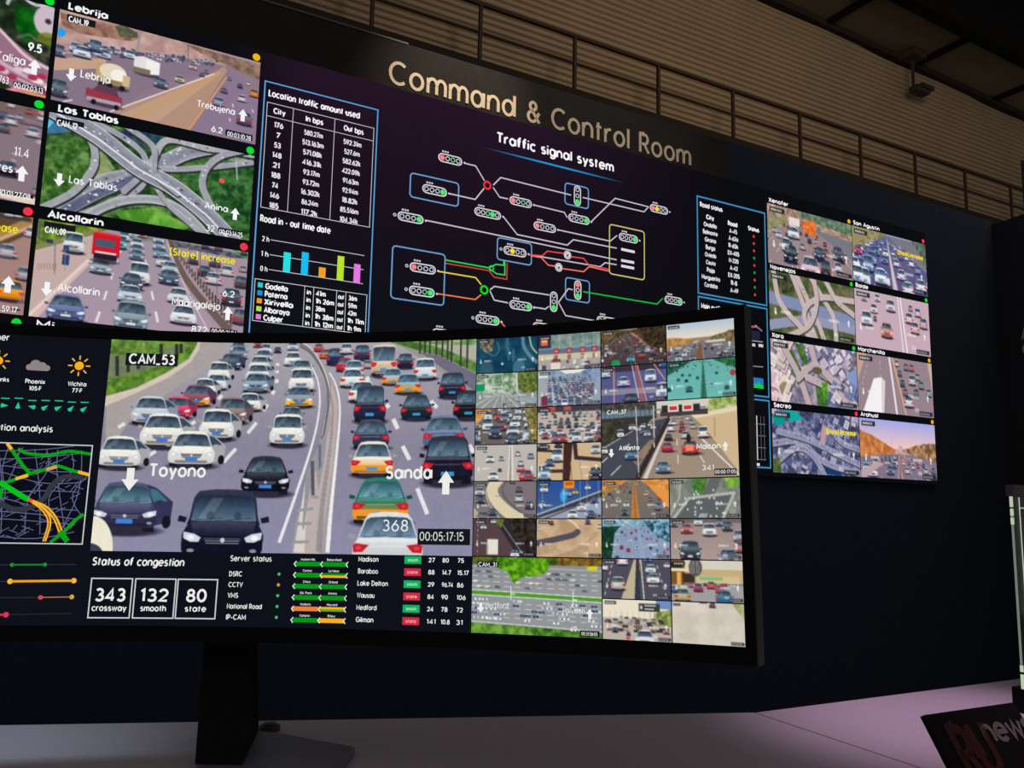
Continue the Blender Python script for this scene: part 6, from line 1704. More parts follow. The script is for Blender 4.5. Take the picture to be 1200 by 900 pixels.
fd, r = wallfeed(1, 0, f_lebrija, 'motorway feed under the heading Lebrija', 31, 150)
caption(fd, r, [('b', [(0.029,1.804),(0.125,1.776)]), ('t', 'CAM_19', [(.036, 1.776), (.100, 1.776)], .021, WT, .24), ('a', [(0.061,1.569)], .05, False), ('t', 'Lebrija', [(0.093,1.571),(0.191,1.573)], .028, WT, .15), ('t', 'Trebujena', [(0.509,1.563),(0.653,1.564)], .026, WT, .14),
                ('a', [(0.686,1.570)], .052, True), ('t', '6.2', [(0.570,1.473),(0.609,1.471)], .023, WT, .15), ('b', [(0.623,1.495),(0.730,1.469)]), ('t', '00:03:10:28', [[(0.632,1.469)][0], [(0.723,1.491)][0]], .019, WT, .15)])
fd, r = wallfeed(1, 1, f_tablas, 'aerial interchange feed among trees under Las Tablas', 32, 150)
caption(fd, r, [('b', [(0.027,1.396),(0.119,1.376)]), ('t', 'CAM_12', [(.032, 1.365), (.096, 1.365)], .021, WT, .24), ('a', [(0.056,1.160)], .05, False), ('t', 'Las Tablas', [(0.089,1.158),(0.247,1.161)], .026, WT, .14), ('t', 'Anina', [(0.566,1.154),(0.652,1.159)], .024, WT, .14),
                ('a', [(0.682,1.152)], .050, True), ('t', '32', [(0.577,1.063),(0.606,1.065)], .026, WT, .13), ('b', [(0.622,1.086),(0.720,1.067)]), ('t', '00:03:14:25', [[(0.627,1.061)][0], [(0.716,1.077)][0]], .018, WT, .15)])
fd, r = wallfeed(1, 2, f_alco, 'feed with red lorry and white vans under Alcollarin', 33, 150)
caption(fd, r, [('b', [(0.022,0.998),(0.124,0.975)]), ('t', 'CAM_09', [(.028, .958), (.092, .958)], .021, WT, .24), ('a', [(0.051,0.751)], .052, False), ('t', 'Alcollarin', [(0.087,0.751),(0.220,0.751)], .027, WT, .15), ('t', 'Madrigalejo', [(0.474,0.754),(0.648,0.751)], .027, WT, .15),
                ('a', [(0.680,0.746)], .054, True), ('t', '[State] increase', [(0.453,0.946),(0.693,0.950)], .026, (236, 226, 20), .17), ('t', '6.2', [(0.657,0.812),(0.699,0.809)], .024, WT, .15), ('t', '872', [(0.551,0.655),(0.604,0.657)], .025, WT, .13), ('b', [(0.618,0.681),(0.721,0.662)]), ('t', '00:00:21:06', [[(0.625,0.658)][0], [(0.717,0.669)][0]], .019, WT, .15)])
fd, r = wallfeed(0, 0, f_taliga, 'dark green aerial feed cut by the left edge', 34, 100)
caption(fd, r, [('t', '9.5', [(-0.083,1.625),(-0.043,1.627)], .030, WT, .2), ('t', 'Taliga', [(-0.178,1.564),(-0.090,1.570)], .030, WT, .13), ('a', [(-0.059,1.566)], .058, True), ('t', '763', [(-0.163,1.479),(-0.135,1.478)], .026, WT, .16), ('b', [(-0.120,1.495),(-0.019,1.478)]), ('t', '00:02:03:13', [[(-0.116,1.472)][0], [(-0.025,1.497)][0]], .020, WT, .15)])
fd, r = wallfeed(0, 1, f_grey, 'grey road feed cut by the left edge', 35, 100)
caption(fd, r, [('t', '11.4', [(-0.092,1.221),(-0.048,1.219)], .032, WT, .12), ('b', [(-0.205,1.156),(-0.080,1.143)]), ('t', 'Torres', [(-0.187,1.156),(-0.094,1.163)], .028, WT, .18), ('a', [(-0.063,1.159)], .058, True), ('b', [(-0.139,1.084),(-0.020,1.073)]), ('t', '00:01:27:08', [[(-0.130,1.067)][0], [(-0.030,1.087)][0]], .020, WT, .15)])
fd, r = wallfeed(0, 2, f_brown, 'brown road feed with an orange taxi at left', 36, 100)
caption(fd, r, [('t', '[State] increase', [(-0.288,0.938),(-0.058,0.956)], .028, (236, 226, 20), .17), ('a', [(-0.069,0.751)], .060, True), ('b', [(-0.150,0.667),(-0.025,0.661)]), ('t', '00:06:59:17', [[(-0.140,0.653)][0], [(-0.035,0.667)][0]], .020, WT, .15)])
for c_ in (0, 1):
    wallfeed(c_, 3, f_plain, None, 37 + c_, 40, mk=True)


def r_a(P, c):
    road(P, .15, .35, -.5, 1.4, .3, (150, 130, 134), (150, 130, 110), ((110, 130, 70), (170, 150, 130)), None, (3, 5), dens=.6, size=.9, cars=[(230, 220, 224), (60, 56, 60), (150, 80, 80), (190, 180, 184)])
    P.leaves([(0, 0), (P.A, 0), (P.A, .32), (0, .18)], (130, 104, 84), (206, 176, 156), .08); P.leaves([(.7, 0), (P.A, 0), (P.A, .22), (.8, .12)], (70, 96, 80), (130, 150, 120), .06); P.rect(.5, .14, .75, .28, (230, 214, 216)); P.leaves([(.8, .16), (1.1, .1), (1.15, .38), (.85, .36)], (200, 80, 40), (240, 140, 60), .05)
    car(P, .52, .92, .32, (30, 28, 36), True, 'suv'); car(P, .98, 1.1, .46, (220, 190, 200), True, plate=None); car(P, 1.2, .75, .26, (60, 60, 70), True); car(P, 1.66, .7, .26, (70, 60, 66), True, 'suv'); car(P, .6, .5, .26, (236, 232, 230), True)


def r_b(P, c):
    road(P, .02, .45, -.5, 1.5, .55, (84, 84, 128), (150, 150, 190), ((120, 120, 60), (170, 150, 120)), None, (4, 4), dens=.85, size=1.1, tmin=.15, cars=[(236, 236, 246), (120, 150, 210), (90, 110, 170), (226, 226, 240)], mid=((190, 170, 180), (236, 230, 236)))
    P.poly([(0, 0), (.5, 0), (0, .42)], (150, 140, 100)); car(P, .15, .5, .2, (220, 40, 100), True); car(P, .1, 1.0, .34, (240, 240, 248), True, 'suv'); car(P, .72, .95, .32, (240, 240, 248), True, 'suv', glass=(60, 110, 170)); P.leaves([(1.6, .0), (P.A, 0), (P.A, .5), (1.9, .3)], (60, 80, 80), (120, 130, 110), .06)


def r_c(P, c):
    P.leaves([(0, 0), (P.A, 0), (P.A, 1), (0, 1)], (60, 84, 40), (120, 110, 84), .12); P.line([(0, .45), (.8, .5), (P.A, .62)], .2, (130, 140, 176)); P.line([(0, .9), (.9, .7), (P.A, .75)], .16, (146, 150, 180)); P.leaves([(.1, .05), (.55, .0), (.6, .3), (.3, .35)], (40, 50, 34), (90, 90, 60), .06)
    for s_ in ([(.1, -.05), (.25, .5), (.7, .85), (1.1, 1.1)], [(.5, -.05), (.75, .4), (.95, .8), (1.1, 1.1)], [(.6, -.05), (.9, .4), (1.15, .8), (1.3, 1.1)], [(.95, -.05), (1.2, .25), (1.5, .6), (1.55, 1.05)], [(1.0, 1.05), (.8, .6), (1.2, .3), (P.A, .25)], [(1.3, -.05), (1.6, .3), (P.A, .5)], [(.4, 1.05), (.9, .8), (1.1, .4), (1.05, 0)]):
        flyover(P, s_, .1, (196, 178, 176), (224, 206, 204), False, 3)


def r_d(P, c):
    P.rect(0, 0, P.A, 1, (198, 170, 182)); P.line([(1.15, 0), (1.25, 1)], .025, (240, 230, 236)); P.line([(1.22, 0), (1.36, 1)], .03, (244, 236, 240))
    for x, y, w_, cc in ((.3, .62, .28, (232, 226, 232)), (.82, .78, .3, (226, 130, 110)), (.5, .38, .18, (226, 214, 220)), (.95, .3, .24, (220, 208, 216)), (1.45, .45, .22, (230, 210, 216)), (1.6, .62, .24, (226, 190, 190)), (1.85, .5, .22, (214, 180, 190)), (.25, .2, .14, (190, 160, 180)), (.6, .16, .14, (226, 214, 224)), (1.7, .3, .18, (220, 206, 214)), (.52, .52, .1, (120, 90, 100)), (1.5, .22, .12, (170, 150, 170))):
        car(P, x, y, w_, cc, x < 1.2, 'suv', plate=None, detail=w_ > .2)


def r_e(P, c):
    P.leaves([(0, 0), (P.A, 0), (P.A, 1), (0, 1)], (100, 96, 120), (176, 160, 176), .1); blocks(P, 60, [(206, 190, 206), (150, 150, 190), (120, 124, 166), (230, 222, 232)], .6, -.05, P.A, .55, (.05, .16), .9); blocks(P, 30, [(232, 196, 206), (214, 200, 190), (240, 226, 226)], -.05, 0, .4, 1, (.12, .3), .5)
    for a_ in ([(.3, .15), (.5, .15), (.8, .6), (.6, .7)], [(.55, .0), (.75, .05), (.9, .4), (.7, .3)], [(1.0, .6), (1.2, .55), (1.3, 1), (1.05, 1)]):
        P.leaves(a_, (50, 90, 36), (90, 130, 60), .05)
    for s_ in ([(.2, 0), (.6, .5), (.9, 1.1)], [(.9, -.1), (1.1, .4), (1.7, .65), (P.A, .8)], [(.6, .6), (1.0, .35), (1.5, .6)], [(.8, .55), (1.3, .68), (P.A, 1.0)]):
        flyover(P, s_, .12, (190, 168, 172), (214, 196, 198), False, 3)
    P.ell(1.06, .42, .12, .06, (96, 90, 60)); P.poly([(1.8, .4), (P.A, .3), (P.A, .9), (1.85, .8)], (130, 150, 200)); blocks(P, 16, [(120, 130, 176), (90, 96, 140), (214, 206, 206)], 1.3, .6, P.A, 1.05, (.08, .2), .5); P.leaves([(1.15, .6), (1.3, .6), (1.3, .85), (1.2, .9)], (60, 130, 30), (110, 180, 50), .04)
    P.poly([(.12, .75), (.3, .55), (.42, .65), (.25, .98)], (226, 214, 190)); P.poly([(.17, .76), (.3, .63), (.36, .68), (.24, .9)], (150, 130, 110))


def r_f(P, c):
    P.rect(0, 0, P.A, 1, (150, 130, 138)); P.poly([(0, 0), (.25, 0), (0, .5)], (200, 160, 140)); P.line([(.85, 0), (1.0, 1)], .05, (236, 222, 226)); P.line([(.93, 0), (1.25, 1)], .03, (220, 180, 130)); P.poly([(1.9, 0), (P.A, 0), (P.A, .6)], (196, 176, 160))
    P.line([(.3, .1), (.1, .6)], .01, (220, 210, 214), 1, (.05, .06)); P.line([(.6, .1), (.62, .4)], .01, (220, 210, 214), 1, (.05, .06)); P.poly([(.42, .42), (.62, .38), (.72, .44), (.62, 1.0), (.12, 1.0)], (244, 240, 242)); P.poly([(.62, .38), (.72, .44), (.66, 1), (.6, 1)], (220, 206, 210))
    for x, y, w_, cc in ((1.05, .15, .12, (226, 216, 220)), (1.3, .2, .14, (120, 130, 140)), (1.12, .32, .12, (90, 100, 110)), (1.45, .2, .14, (190, 110, 110)), (1.6, .35, .14, (160, 170, 176)), (1.45, .45, .2, (206, 210, 214)), (1.18, .5, .14, (70, 90, 96)), (1.7, .5, .16, (120, 150, 150)), (1.33, .85, .24, (226, 220, 222)), (1.25, .65, .14, (140, 110, 120)), (1.9, .62, .16, (150, 170, 170)), (1.55, .65, .16, (90, 120, 116))):
        car(P, x, y, w_, cc, False, 'suv', plate=None, detail=False)


def r_g(P, c):
    P.leaves([(0, 0), (P.A, 0), (P.A, 1), (0, 1)], (56, 60, 90), (150, 150, 186), .07); blocks(P, 90, [(120, 124, 170), (86, 90, 136), (176, 172, 200), (200, 190, 206), (60, 66, 104)], 0, 0, P.A, 1, (.04, .16), .35)
    P.poly([(.0, .12), (.25, .05), (.3, .2), (.1, .28)], (0, 150, 140)); P.poly([(.3, .0), (.55, .02), (.7, .12), (.4, .2)], (10, 170, 160)); P.line([(1.2, .2), (1.1, .6)], .12, (190, 150, 160)); P.poly([(1.1, .8), (1.6, .86), (1.55, 1), (1.2, .98)], (20, 60, 110))
    for s_ in ([(0, .55), (.6, .5), (1.2, .8), (P.A, .95)], [(.1, .35), (.8, .45), (1.5, .65), (P.A, .8)], [(0, .9), (.5, .6), (.9, .7), (1.2, 1.05)], [(1.3, .2), (1.6, .45), (P.A, .55)]):
        flyover(P, s_, .1, (150, 150, 184), (190, 186, 206), True, 20)
    P.leaves([(0, .8), (.15, .75), (.2, 1), (0, 1)], (50, 80, 40), (110, 120, 70), .05)


def r_h(P, c):
    P.rect(0, 0, P.A, 1, (130, 116, 134)); road(P, .56, .5, -.4, 1.4, .5, (126, 112, 132), (200, 160, 150), None, None, (4, 5), dens=.8, size=.85, cars=[(200, 200, 220), (100, 104, 136), (226, 216, 226), (180, 110, 110)])
    P.rect(0, 0, P.A, .48, (160, 168, 232), 1, (244, 200, 190)); P.leaves([(0, .2), (.3, .28), (.7, .42), (.9, .5), (.9, .56), (0, .66)], (176, 96, 50), (216, 146, 86), .08, 1, .02); P.leaves([(1.05, .5), (1.3, .44), (1.7, .36), (P.A, .34), (P.A, .68), (1.3, .56)], (110, 80, 56), (190, 150, 110), .07, 1, .02)
    P.line([(.82, .3), (.82, .48)], .008, (150, 130, 150)); P.rect(1.0, .42, 1.1, .52, (200, 170, 180)); P.line([(1.05, .6), (1.03, 1)], .04, (170, 110, 90)); P.poly([(0, .9), (.4, .72), (.6, .74), (.1, 1), (0, 1)], (190, 160, 170))


heads = []
for (col, row, fn, lb, sd) in ((2, 0, r_a, 'pinkish traffic feed at top left of the right block', 41), (3, 0, r_b, 'blue violet jam feed at top right', 42), (2, 1, r_c, 'flyover feed in the second row', 43), (3, 1, r_d, 'pale pink road feed in the second row', 44),
                               (2, 2, r_e, 'aerial city feed in the third row', 45), (3, 2, r_f, 'feed with a long white bus in the third row', 46), (2, 3, r_g, 'blue violet aerial feed at bottom left', 47), (3, 3, r_h, 'sunset road feed at bottom right', 48)):
    fd, r = wallfeed(col, row, fn, lb, sd, 84, mk=True)
    if (col, row) in ((3, 0), (2, 3)):
        v = Vec(wallS, base=.0032); v.text('[State] increase', r[2] - .285, r[1] - .112, .026, (244, 216, 20), .25, 'l', .3); v.build('caption_text', fd)

# headings, status dots
for c_, names_ in ((0, ('Taliga', 'Torres', 'Mirandilla', 'Zarza')), (1, ('Lebrija', 'Las Tablas', 'Alcollarin', 'Mi')), (2, ('Xenofer', 'Navenejos', 'Xaro', 'Secreo')), (3, ('San Agustin', 'Baide', 'Marchenilla', 'Arahual'))):
    for r_, n_ in enumerate(names_):
        fr_ = feed_rect(c_, r_); lay_, tw_ = layout(n_)
        cap = .024 if c_ < 2 else .022
        v = Vec(wallS, base=.0012)
        if c_ == 0 and r_ < 4:
            v.text(n_, fr_[0] + .03, fr_[1] + .012, cap, WT, .0205 * tw_ / .8, 'l', .27)
        else:
            wd = {'Lebrija': .129, 'Las Tablas': .197, 'Alcollarin': .178, 'Mi': .05}.get(n_, .022 * len(n_))
            v.text(n_, fr_[0] + (.030 if c_ < 2 else .018), fr_[1] + .012, cap, WT, wd, 'l', .27)
        dc = {(0, 0): 'g', (0, 1): 'g', (0, 2): 'r', (0, 3): 'g', (1, 0): 'y', (1, 1): 'g', (1, 2): 'r', (1, 3): 'g', (2, 0): 'y', (2, 1): 'g', (2, 2): 'g', (2, 3): 'r', (3, 0): 'r', (3, 1): 'g', (3, 2): 'y', (3, 3): 'y'}[(c_, r_)]
        cc = {'g': (10, 220, 50), 'r': (250, 50, 70), 'y': (240, 180, 10)}[dc]
        v.build('feed_heading', led)
        v = Vec(wallS, base=.0012); v.disc(fr_[2] - .018, fr_[1] + .020, .0155 if c_ < 2 else .0135, cc, 16)
        v.build('status_dot', led, {'g': 'green', 'r': 'red', 'y': 'amber'}[dc] + ' status dot')

# left hand chart panel
v = Vec(wallS, base=.0012)
LB = (90, 160, 216)
v.box(.767, .30, 1.262, 1.742, .0055, LB)
v.text('Location traffic amount used', .786, 1.682, .026, WT, .392, 'l', .27)
v.box(.781, 1.201, 1.247, 1.653, .0028, (200, 200, 206)); v.line([(.890, 1.653), (.890, 1.201)], .0025, (200, 200, 206)); v.line([(1.070, 1.653), (1.070, 1.201)], .0025, (200, 200, 206)); v.line([(.781, 1.594), (1.247, 1.594)], .0025, (200, 200, 206))
v.text('City', .833, 1.612, .022, WT, .046, 'c', .27); v.text('In bps', .982, 1.612, .022, WT, .072, 'c', .27); v.text('Out bps', 1.156, 1.612, .022, WT, .086, 'c', .27)
cits = ['176', '7', '53', '148', '21', '188', '74', '146', '185']
inb = ['580.27m', '513.163m', '571.08k', '416.31k', '93.17m', '93.72m', '16.302k', '86.24m', '117.2k']
outb = ['592.31m', '527.6m', '582.62k', '422.09k', '91.63m', '92.94m', '18.82k', '85.516m', '104.34k']
for i in range(9):
    y = 1.553 - i * .0433
    for s_, x in ((cits[i], .833), (inb[i], .981), (outb[i], 1.153)):
        v.text(s_, x, y - (.000 if x < .9 else .002), .0205, (226, 222, 230), .0108 * len(s_) + .002, 'c', .27)
v.text('Road in - out time date', .784, 1.142, .026, WT, .29, 'l', .27)
for i, (z_, s_) in enumerate(((1.0715, '2 h'), (1.009, '1 h'), (.947, '0 h'))):
    v.line([(.829, z_), (1.229, z_)], .0028, (200, 202, 206)); v.text(s_, .822, z_ - .010, .020, WT, .026, 'r', .22)
v.lay = 2
bars_ = []
for x, z_, cc in ((.9, 1.030, (40, 224, 224)), (.974, 1.043, (20, 190, 240)), (1.049, .990, (246, 160, 30)), (1.127, 1.052, (186, 226, 40)), (1.2005, 1.029, (226, 120, 226))):
    bars_.append((x, z_, cc))
v.lay = 0
v.box(.777, .730, 1.249, .901, .0028, (200, 202, 206))
for x in (.9795, 1.0175, 1.116, 1.156):
    v.line([(x, .901), (x, .730)], .0025, (200, 202, 206))
for i, (n_, a1, a2, cc) in enumerate((('Godella', '41m', '36m', (40, 206, 200)), ('Paterna', '1h 26m', '59m', (20, 150, 220)), ('Xirivella', '38m', '42m', (246, 150, 30)), ('Alboraya', '1h 38m', '1h 11m', (186, 226, 60)), ('Culper', '1h 12m', '1h 9m', (226, 120, 226)))):
    y = .872 - i * .0325
    v.rect(.789, y - .004, .809, y + .016, cc); v.text(n_, .821, y - .005, .021, WT, .0125 * len(n_), 'l', .27)
    v.text('in', .998, y - .004, .018, WT, .014, 'c', .27); v.text('out', 1.136, y - .004, .018, WT, .024, 'c', .27); v.text(a1, 1.030, y - .004, .019, WT, .0125 * len(a1), 'l', .27); v.text(a2, 1.170, y - .004, .019, WT, .0115 * len(a2), 'l', .27)
v.text('Main outfare', .785, .618, .024, WT, .17, 'l', .27)
cp_ = v.build('chart_panel', led, 'blue framed panel with table and coloured bars')
for (x, z_, cc), nm_ in zip(bars_, ('cyan', 'blue', 'orange', 'lime', 'pink')):
    v = Vec(wallS, base=.0014); v.rect(x - .0145, .947, x + .0145, z_, cc); v.build('chart_bar', cp_, nm_ + ' bar')

# right hand status panels
v = Vec(wallS, base=.0012); LB2 = (60, 140, 190)
v.box(3.113, 1.178, 3.622, 1.722, .0085, LB2); v.box(3.113, .655, 3.622, 1.159, .0085, LB2); v.box(3.113, .262, 3.622, .634, .0085, LB2)
v.text('Road status', 3.135, 1.668, .024, WT, .16, 'l', .27); v.text('Main outflow', 3.135, 1.100, .024, WT, .17, 'l', .27)
v.text('City', 3.205, 1.606, .022, WT, .052, 'c', .30); v.text('Road', 3.372, 1.600, .022, WT, .066, 'c', .30); v.text('Status', 3.532, 1.600, .022, WT, .082, 'c', .30)
for i, (a1, a2, cc) in enumerate((('Ondella', 'A-45', 0), ('Belmonte', 'A-62a', 0), ('Girona', 'R-65k', 0), ('Burgo', 'EX-405', 1), ('Oviedo', 'N-220', 0), ('Ceuta', 'A-42', 1), ('Paja', 'EX-205', 0), ('Murguerito', 'R-8', 1), ('Cordoba', 'A-49', 0))):
    y = 1.562 - i * .0425
    v.text(a1, 3.205, y, .022, (220, 220, 224), .0128 * len(a1), 'c', .30); v.text(a2, 3.375, y - .004, .022, (220, 220, 224), .0135 * len(a2), 'c', .30); v.disc(3.532, y + .006, .0085, (210, 60, 70) if not cc else (20, 150, 70), 10)
v.lay = 1
q_ = [(3.474,1.043),(3.578,1.035)]
v.line([(3.476,1.033),(3.502,1.042),(3.540,1.046),(3.581,1.026)], .010, (130, 110, 140)); v.disc(*[(3.488,1.040)][0], .008, (150, 200, 60), 8); v.disc(*[(3.533,1.048)][0], .008, (220, 130, 60), 8); v.disc(*[(3.512,1.041)][0], .007, (200, 60, 80), 8)
p0 = [(3.481,1.018)][0]; p1 = [(3.562,0.973)][0]; v.rect(p0[0], p1[1], p1[0], p0[1], (28, 30, 52))
for i in range(5):
    v.line([(p0[0], p0[1] - i * (p0[1] - p1[1]) / 4), (p1[0], p0[1] - i * (p0[1] - p1[1]) / 4)], .002, (60, 60, 90))
v.line([(3.472,0.961),(3.585,0.964)], .006, (150, 152, 160)); v.line([(3.470,0.817),(3.583,0.822)], .006, (130, 132, 140)); v.rect(*[(3.490,0.931)][0], *[(3.526,0.947)][0], (200, 202, 206)); v.rect(*[(3.551,0.933)][0], *[(3.587,0.950)][0], (200, 202, 206))
q_ = [(3.481,0.756),(3.582,0.698)]; v.rect(q_[0][0], q_[1][1], q_[1][0], q_[0][1], (20, 176, 120)); v.lay = 2
v.face([(q_[0][0], q_[0][1]), (q_[1][0], q_[0][1]), (q_[1][0], q_[0][1] - .045), (q_[1][0] - .035, q_[0][1] - .02), (q_[1][0] - .08, q_[0][1] - .06), (q_[0][0], q_[0][1] - .03)], (40, 120, 200))
v.face([(q_[0][0], q_[1][1]), (q_[1][0], q_[1][1]), (q_[1][0], q_[1][1] + .02), (q_[0][0], q_[1][1] + .03)], (30, 200, 60)); v.lay = 1
for x in (3.48, 3.525, 3.555, 3.58):
    v.line([(x, .545), (x, .300)], .004 if x != 3.525 else .007, (90, 92, 104) if x != 3.525 else (206, 206, 210))
for z_ in (.50, .435, .37, .305):
    v.line([(3.46, z_), (3.59, z_)], .004, (110, 112, 122))
v.rect(3.518, .270, 3.540, .284, (230, 230, 232))
v.build('status_panel', led, 'blue framed road status list beside the right feeds')

# ---- signal diagram
v = Vec(wallS, base=.0012)
RDc = (226, 70, 76); GNc = (40, 214, 84); YLc = (240, 206, 60); LN = (196, 192, 204); ORc = (240, 120, 90)
pt = [(1.863,1.731),(2.548,1.731)]
v.text('Traffic signal system', 1.864, 1.7385, .046, (250, 248, 252), .682, 'l', .21)
L0, L1, LY = 1.778, 2.632, 1.692
for i in range(24):
    t0 = i / 24; t1 = (i + 1) / 24; k0 = math.sin(math.pi * t0) ** .6 if t0 else 0; k1 = math.sin(math.pi * min(t1, .999)) ** .6
    cc0 = mixc((14, 14, 30), (30, 150, 214), k0); cc1 = mixc((14, 14, 30), (30, 150, 214), k1)
    xa, xb = L0 + (L1 - L0) * t0, L0 + (L1 - L0) * t1
    v.face([(xa, LY - .0045 * k0), (xb, LY - .0045 * k1), (xb, LY + .0045 * k1), (xa, LY + .0045 * k0)], [cc0, cc1, cc1, cc0])


def ln(pts, col=LN, wd=.0062):
    v.line(pts, wd, col)


BX = (110, 156, 206)
for q_, cc in (([(1.427,1.488),(1.671,1.488),(1.666,1.375),(1.430,1.379)], BX), ([(1.356,1.141),(1.612,1.137),(1.610,0.902),(1.359,0.906)], BX), ([(1.878,1.272),(2.067,1.265),(2.063,1.161),(1.878,1.164)], BX), ([(2.253,1.616),(2.394,1.616),(2.392,1.505),(2.252,1.510)], BX), ([(2.262,1.134),(2.404,1.135),(2.402,1.021),(2.261,1.027)], BX), ([(2.526,1.453),(2.750,1.453),(2.745,1.190),(2.523,1.198)], (206, 196, 110))):
    x0 = (q_[0][0] + q_[3][0]) / 2; x1 = (q_[1][0] + q_[2][0]) / 2; y1 = (q_[0][1] + q_[1][1]) / 2; y0 = (q_[2][1] + q_[3][1]) / 2
    v.box(x0, y0, x1, y1, .0062, cc, .016)
v.lay = 1
ln([(1.693,1.592),(1.753,1.592),(1.801,1.530)]); ln([(1.620,1.430),(1.755,1.429),(1.800,1.492)]); ln([(1.848,1.518),(1.888,1.564)] + [(2.289,1.559)]); ln([(1.848,1.507),(1.885,1.466),(1.930,1.467)]); ln([(2.069,1.465)] + [(2.249,1.462),(2.267,1.438)]); ln([(2.359,1.561),(2.746,1.561),(2.777,1.594)]); ln([(2.407,1.440),(2.559,1.597),(2.777,1.594)])
ln([(1.506,1.282)] + [(2.570,1.273)]); ln([(1.905,1.376),(1.984,1.301)] + [(2.269,1.298),(2.304,1.332),(2.570,1.334)]); ln([(2.209,1.366),(2.529,1.364),(2.572,1.402)]); ln([(2.047,1.213)] + [(2.467,1.220),(2.498,1.246),(2.570,1.247)])
v.lay = 2
ln([(2.047,1.213)] + [(2.126,1.220),(2.154,1.248),(2.252,1.253)], RDc); ln([(2.293,1.243),(2.367,1.247),(2.401,1.216),(2.520,1.216)], RDc); ln([(2.065,1.210)] + [(2.120,1.210),(2.161,1.179),(2.201,1.180)], ORc); ln([(2.247,1.175),(2.367,1.179),(2.401,1.210),(2.521,1.206)], ORc)
ln([(1.613,1.115),(1.835,1.114),(1.875,1.137),(1.914,1.139),(1.914,1.161)], GNc); ln([(1.841,1.110),(1.877,1.092),(1.921,1.093),(1.920,1.157)], GNc); ln([(1.614,1.100),(1.836,1.101),(1.865,1.074),(1.932,1.074),(1.933,1.153)], (206, 60, 66)); v.ring(*[(1.849,1.114)][0], .012, .005, GNc, 8)
ln([(1.575,1.057),(1.768,1.057),(1.798,1.028)], (226, 206, 60)); ln([(1.575,0.954),(1.769,0.954),(1.799,0.981)], (236, 120, 70)); ln([(1.844,1.010),(1.867,1.030)] + [(2.169,1.032)]); ln([(1.844,1.006),(1.868,0.965),(1.942,0.962)]); ln([(2.078,0.961)] + [(2.147,0.960),(2.167,0.976)])
ln([(2.220,1.001),(2.277,1.079),(2.304,1.078)]); ln([(2.224,1.000),(2.264,0.943),(2.441,0.940)]); ln([(2.366,1.077),(2.830,1.078),(2.868,1.114)], (20, 190, 60)); ln([(1.902,0.869),(1.950,0.827)], (226, 110, 90))
v.lay = 3
for p_, cc in (([(1.817,1.511)][0], (240, 50, 60)), ([(1.814,1.006)][0], (20, 214, 50))):
    v.ring(p_[0], p_[1], .0175, .009, cc, 16); v.disc(p_[0], p_[1], .012, (20, 12, 20), 14)
for p_ in ([(2.271,1.248)][0], [(2.221,1.178)][0]):
    v.disc(p_[0], p_[1], .022, (226, 222, 226), 16); v.lay = 4; v.ring(p_[0], p_[1], .017, .003, (120, 110, 120), 14); v.text('x', p_[0], p_[1] - .009, .02, (90, 84, 90), .012, 'c', .3); v.lay = 3


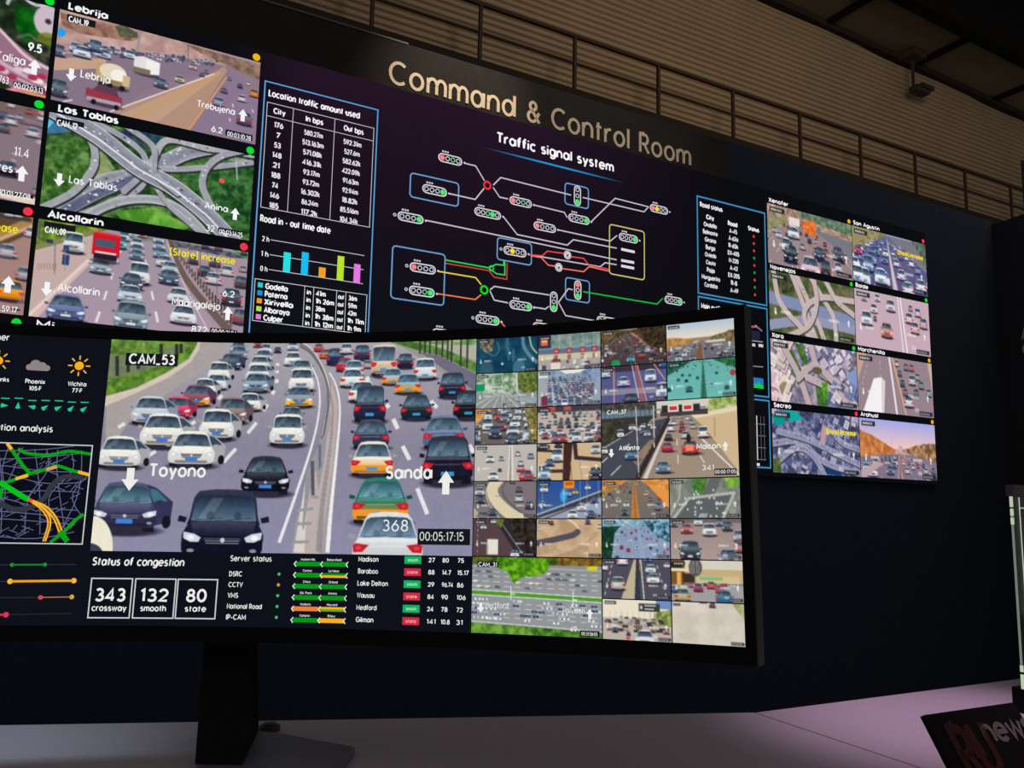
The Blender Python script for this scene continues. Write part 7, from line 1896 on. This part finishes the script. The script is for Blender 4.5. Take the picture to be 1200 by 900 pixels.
def signal(p0, p1, cols, tagl=True, dot=None):
    v = Vec(wallS, base=.0012)
    (x0, y0), (x1, y1) = p0, p1
    vert = abs(y1 - y0) > abs(x1 - x0)
    r_ = .0185; n = len(cols)
    if vert:
        x0 = x1 = (x0 + x1) / 2
        P_ = arc(x0, y0, r_, r_, 0, 180, 6) + arc(x1, y1, r_, r_, 180, 360, 6)
    else:
        y0 = y1 = (y0 + y1) / 2
        P_ = arc(x0, y0, r_, r_, 90, 270, 6) + arc(x1, y1, r_, r_, 270, 450, 6)
    v.lay = 3
    v.face(P_, (16, 14, 24)); v.lay = 4
    v.line(P_, .0055, (220, 218, 224), True)
    for i, ch in enumerate(cols):
        x = x0 + (x1 - x0) * i / (n - 1); y = y0 + (y1 - y0) * i / (n - 1)
        if ch == 'o':
            v.ring(x, y, .0098, .0040, (206, 204, 212), 10)
        elif ch == 'p':
            v.ring(x, y, .0098, .0042, (120, 210, 150), 10)
        else:
            v.disc(x, y, .0135, {'r': (240, 110, 116), 'g': (50, 220, 90), 'y': (244, 206, 50)}[ch], 12); v.lay = 5; v.ring(x, y, .006, .002, mixc((255, 255, 255), {'r': (240, 110, 116), 'g': (50, 220, 90), 'y': (244, 206, 50)}[ch], .5), 8); v.lay = 4
    if tagl and not vert:
        for i in range(3):
            v.rect(x0 - .002 + i * .012, y0 + .027, x0 + .007 + i * .012, y0 + .035, (200, 198, 206))
    e = .012
    if not vert:
        v.disc(x1 + r_ + .014, y1, .0052, (206, 204, 210), 8)
    if dot:
        v.ring(x0 - r_ - .016, y0, .006, .004, (200, 198, 206), 8)
    v.build('signal_symbol', sd_)


sg = (([(1.581,1.593),(1.662,1.595)], 'ropo', 0), ([(1.508,1.429),(1.589,1.430)], 'ooog', 0), ([(1.395,1.279),(1.478,1.280)], 'ooog', 1), ([(1.773,1.374),(1.873,1.374)], 'oopgo', 0), ([(1.959,1.465),(2.041,1.465)], 'ropo', 0), ([(1.932,1.215),(2.016,1.215)], 'oyoo', 1), ([(1.461,1.059),(1.546,1.058)], 'rooo', 1),
      ([(1.462,0.953),(1.544,0.952)], 'oopg', 1), ([(1.970,0.957),(2.052,0.959)], 'ooog', 0), ([(1.794,0.867),(1.877,0.867)], 'ooog', 1), ([(1.580,0.775),(1.661,0.775)], 'oyoo', 1), ([(2.099,0.869),(2.176,0.868)], 'rooo', 0), ([(2.326,1.594),(2.327,1.532)], 'oog', 0), ([(2.294,1.443),(2.380,1.444)], 'ooog', 0), ([(2.095,1.365),(2.181,1.366)], 'rooo', 0),
      ([(2.806,1.593),(2.887,1.594)], 'ryoo', 0), ([(2.604,1.401),(2.685,1.399)], 'ooog', 0), ([(2.333,1.108),(2.334,1.052)], 'rog', 0), ([(2.194,1.032),(2.195,0.973)], 'oog', 0), ([(2.901,1.114),(2.981,1.110)], 'ooog', 0), ([(2.469,0.947),(2.555,0.947)], 'oyoo', 0))
v.lay = 3
for q_ in ([(2.598,1.334),(2.685,1.333)], [(2.598,1.275),(2.681,1.276)], [(2.598,1.246),(2.681,1.246)]):
    v.line(q_, .014, (220, 218, 224))
sd_ = v.build('signal_diagram', led, 'line diagram headed Traffic signal system')
for pts_, cols, dt in sg:
    signal(pts_[0], pts_[1], cols, True, dt)
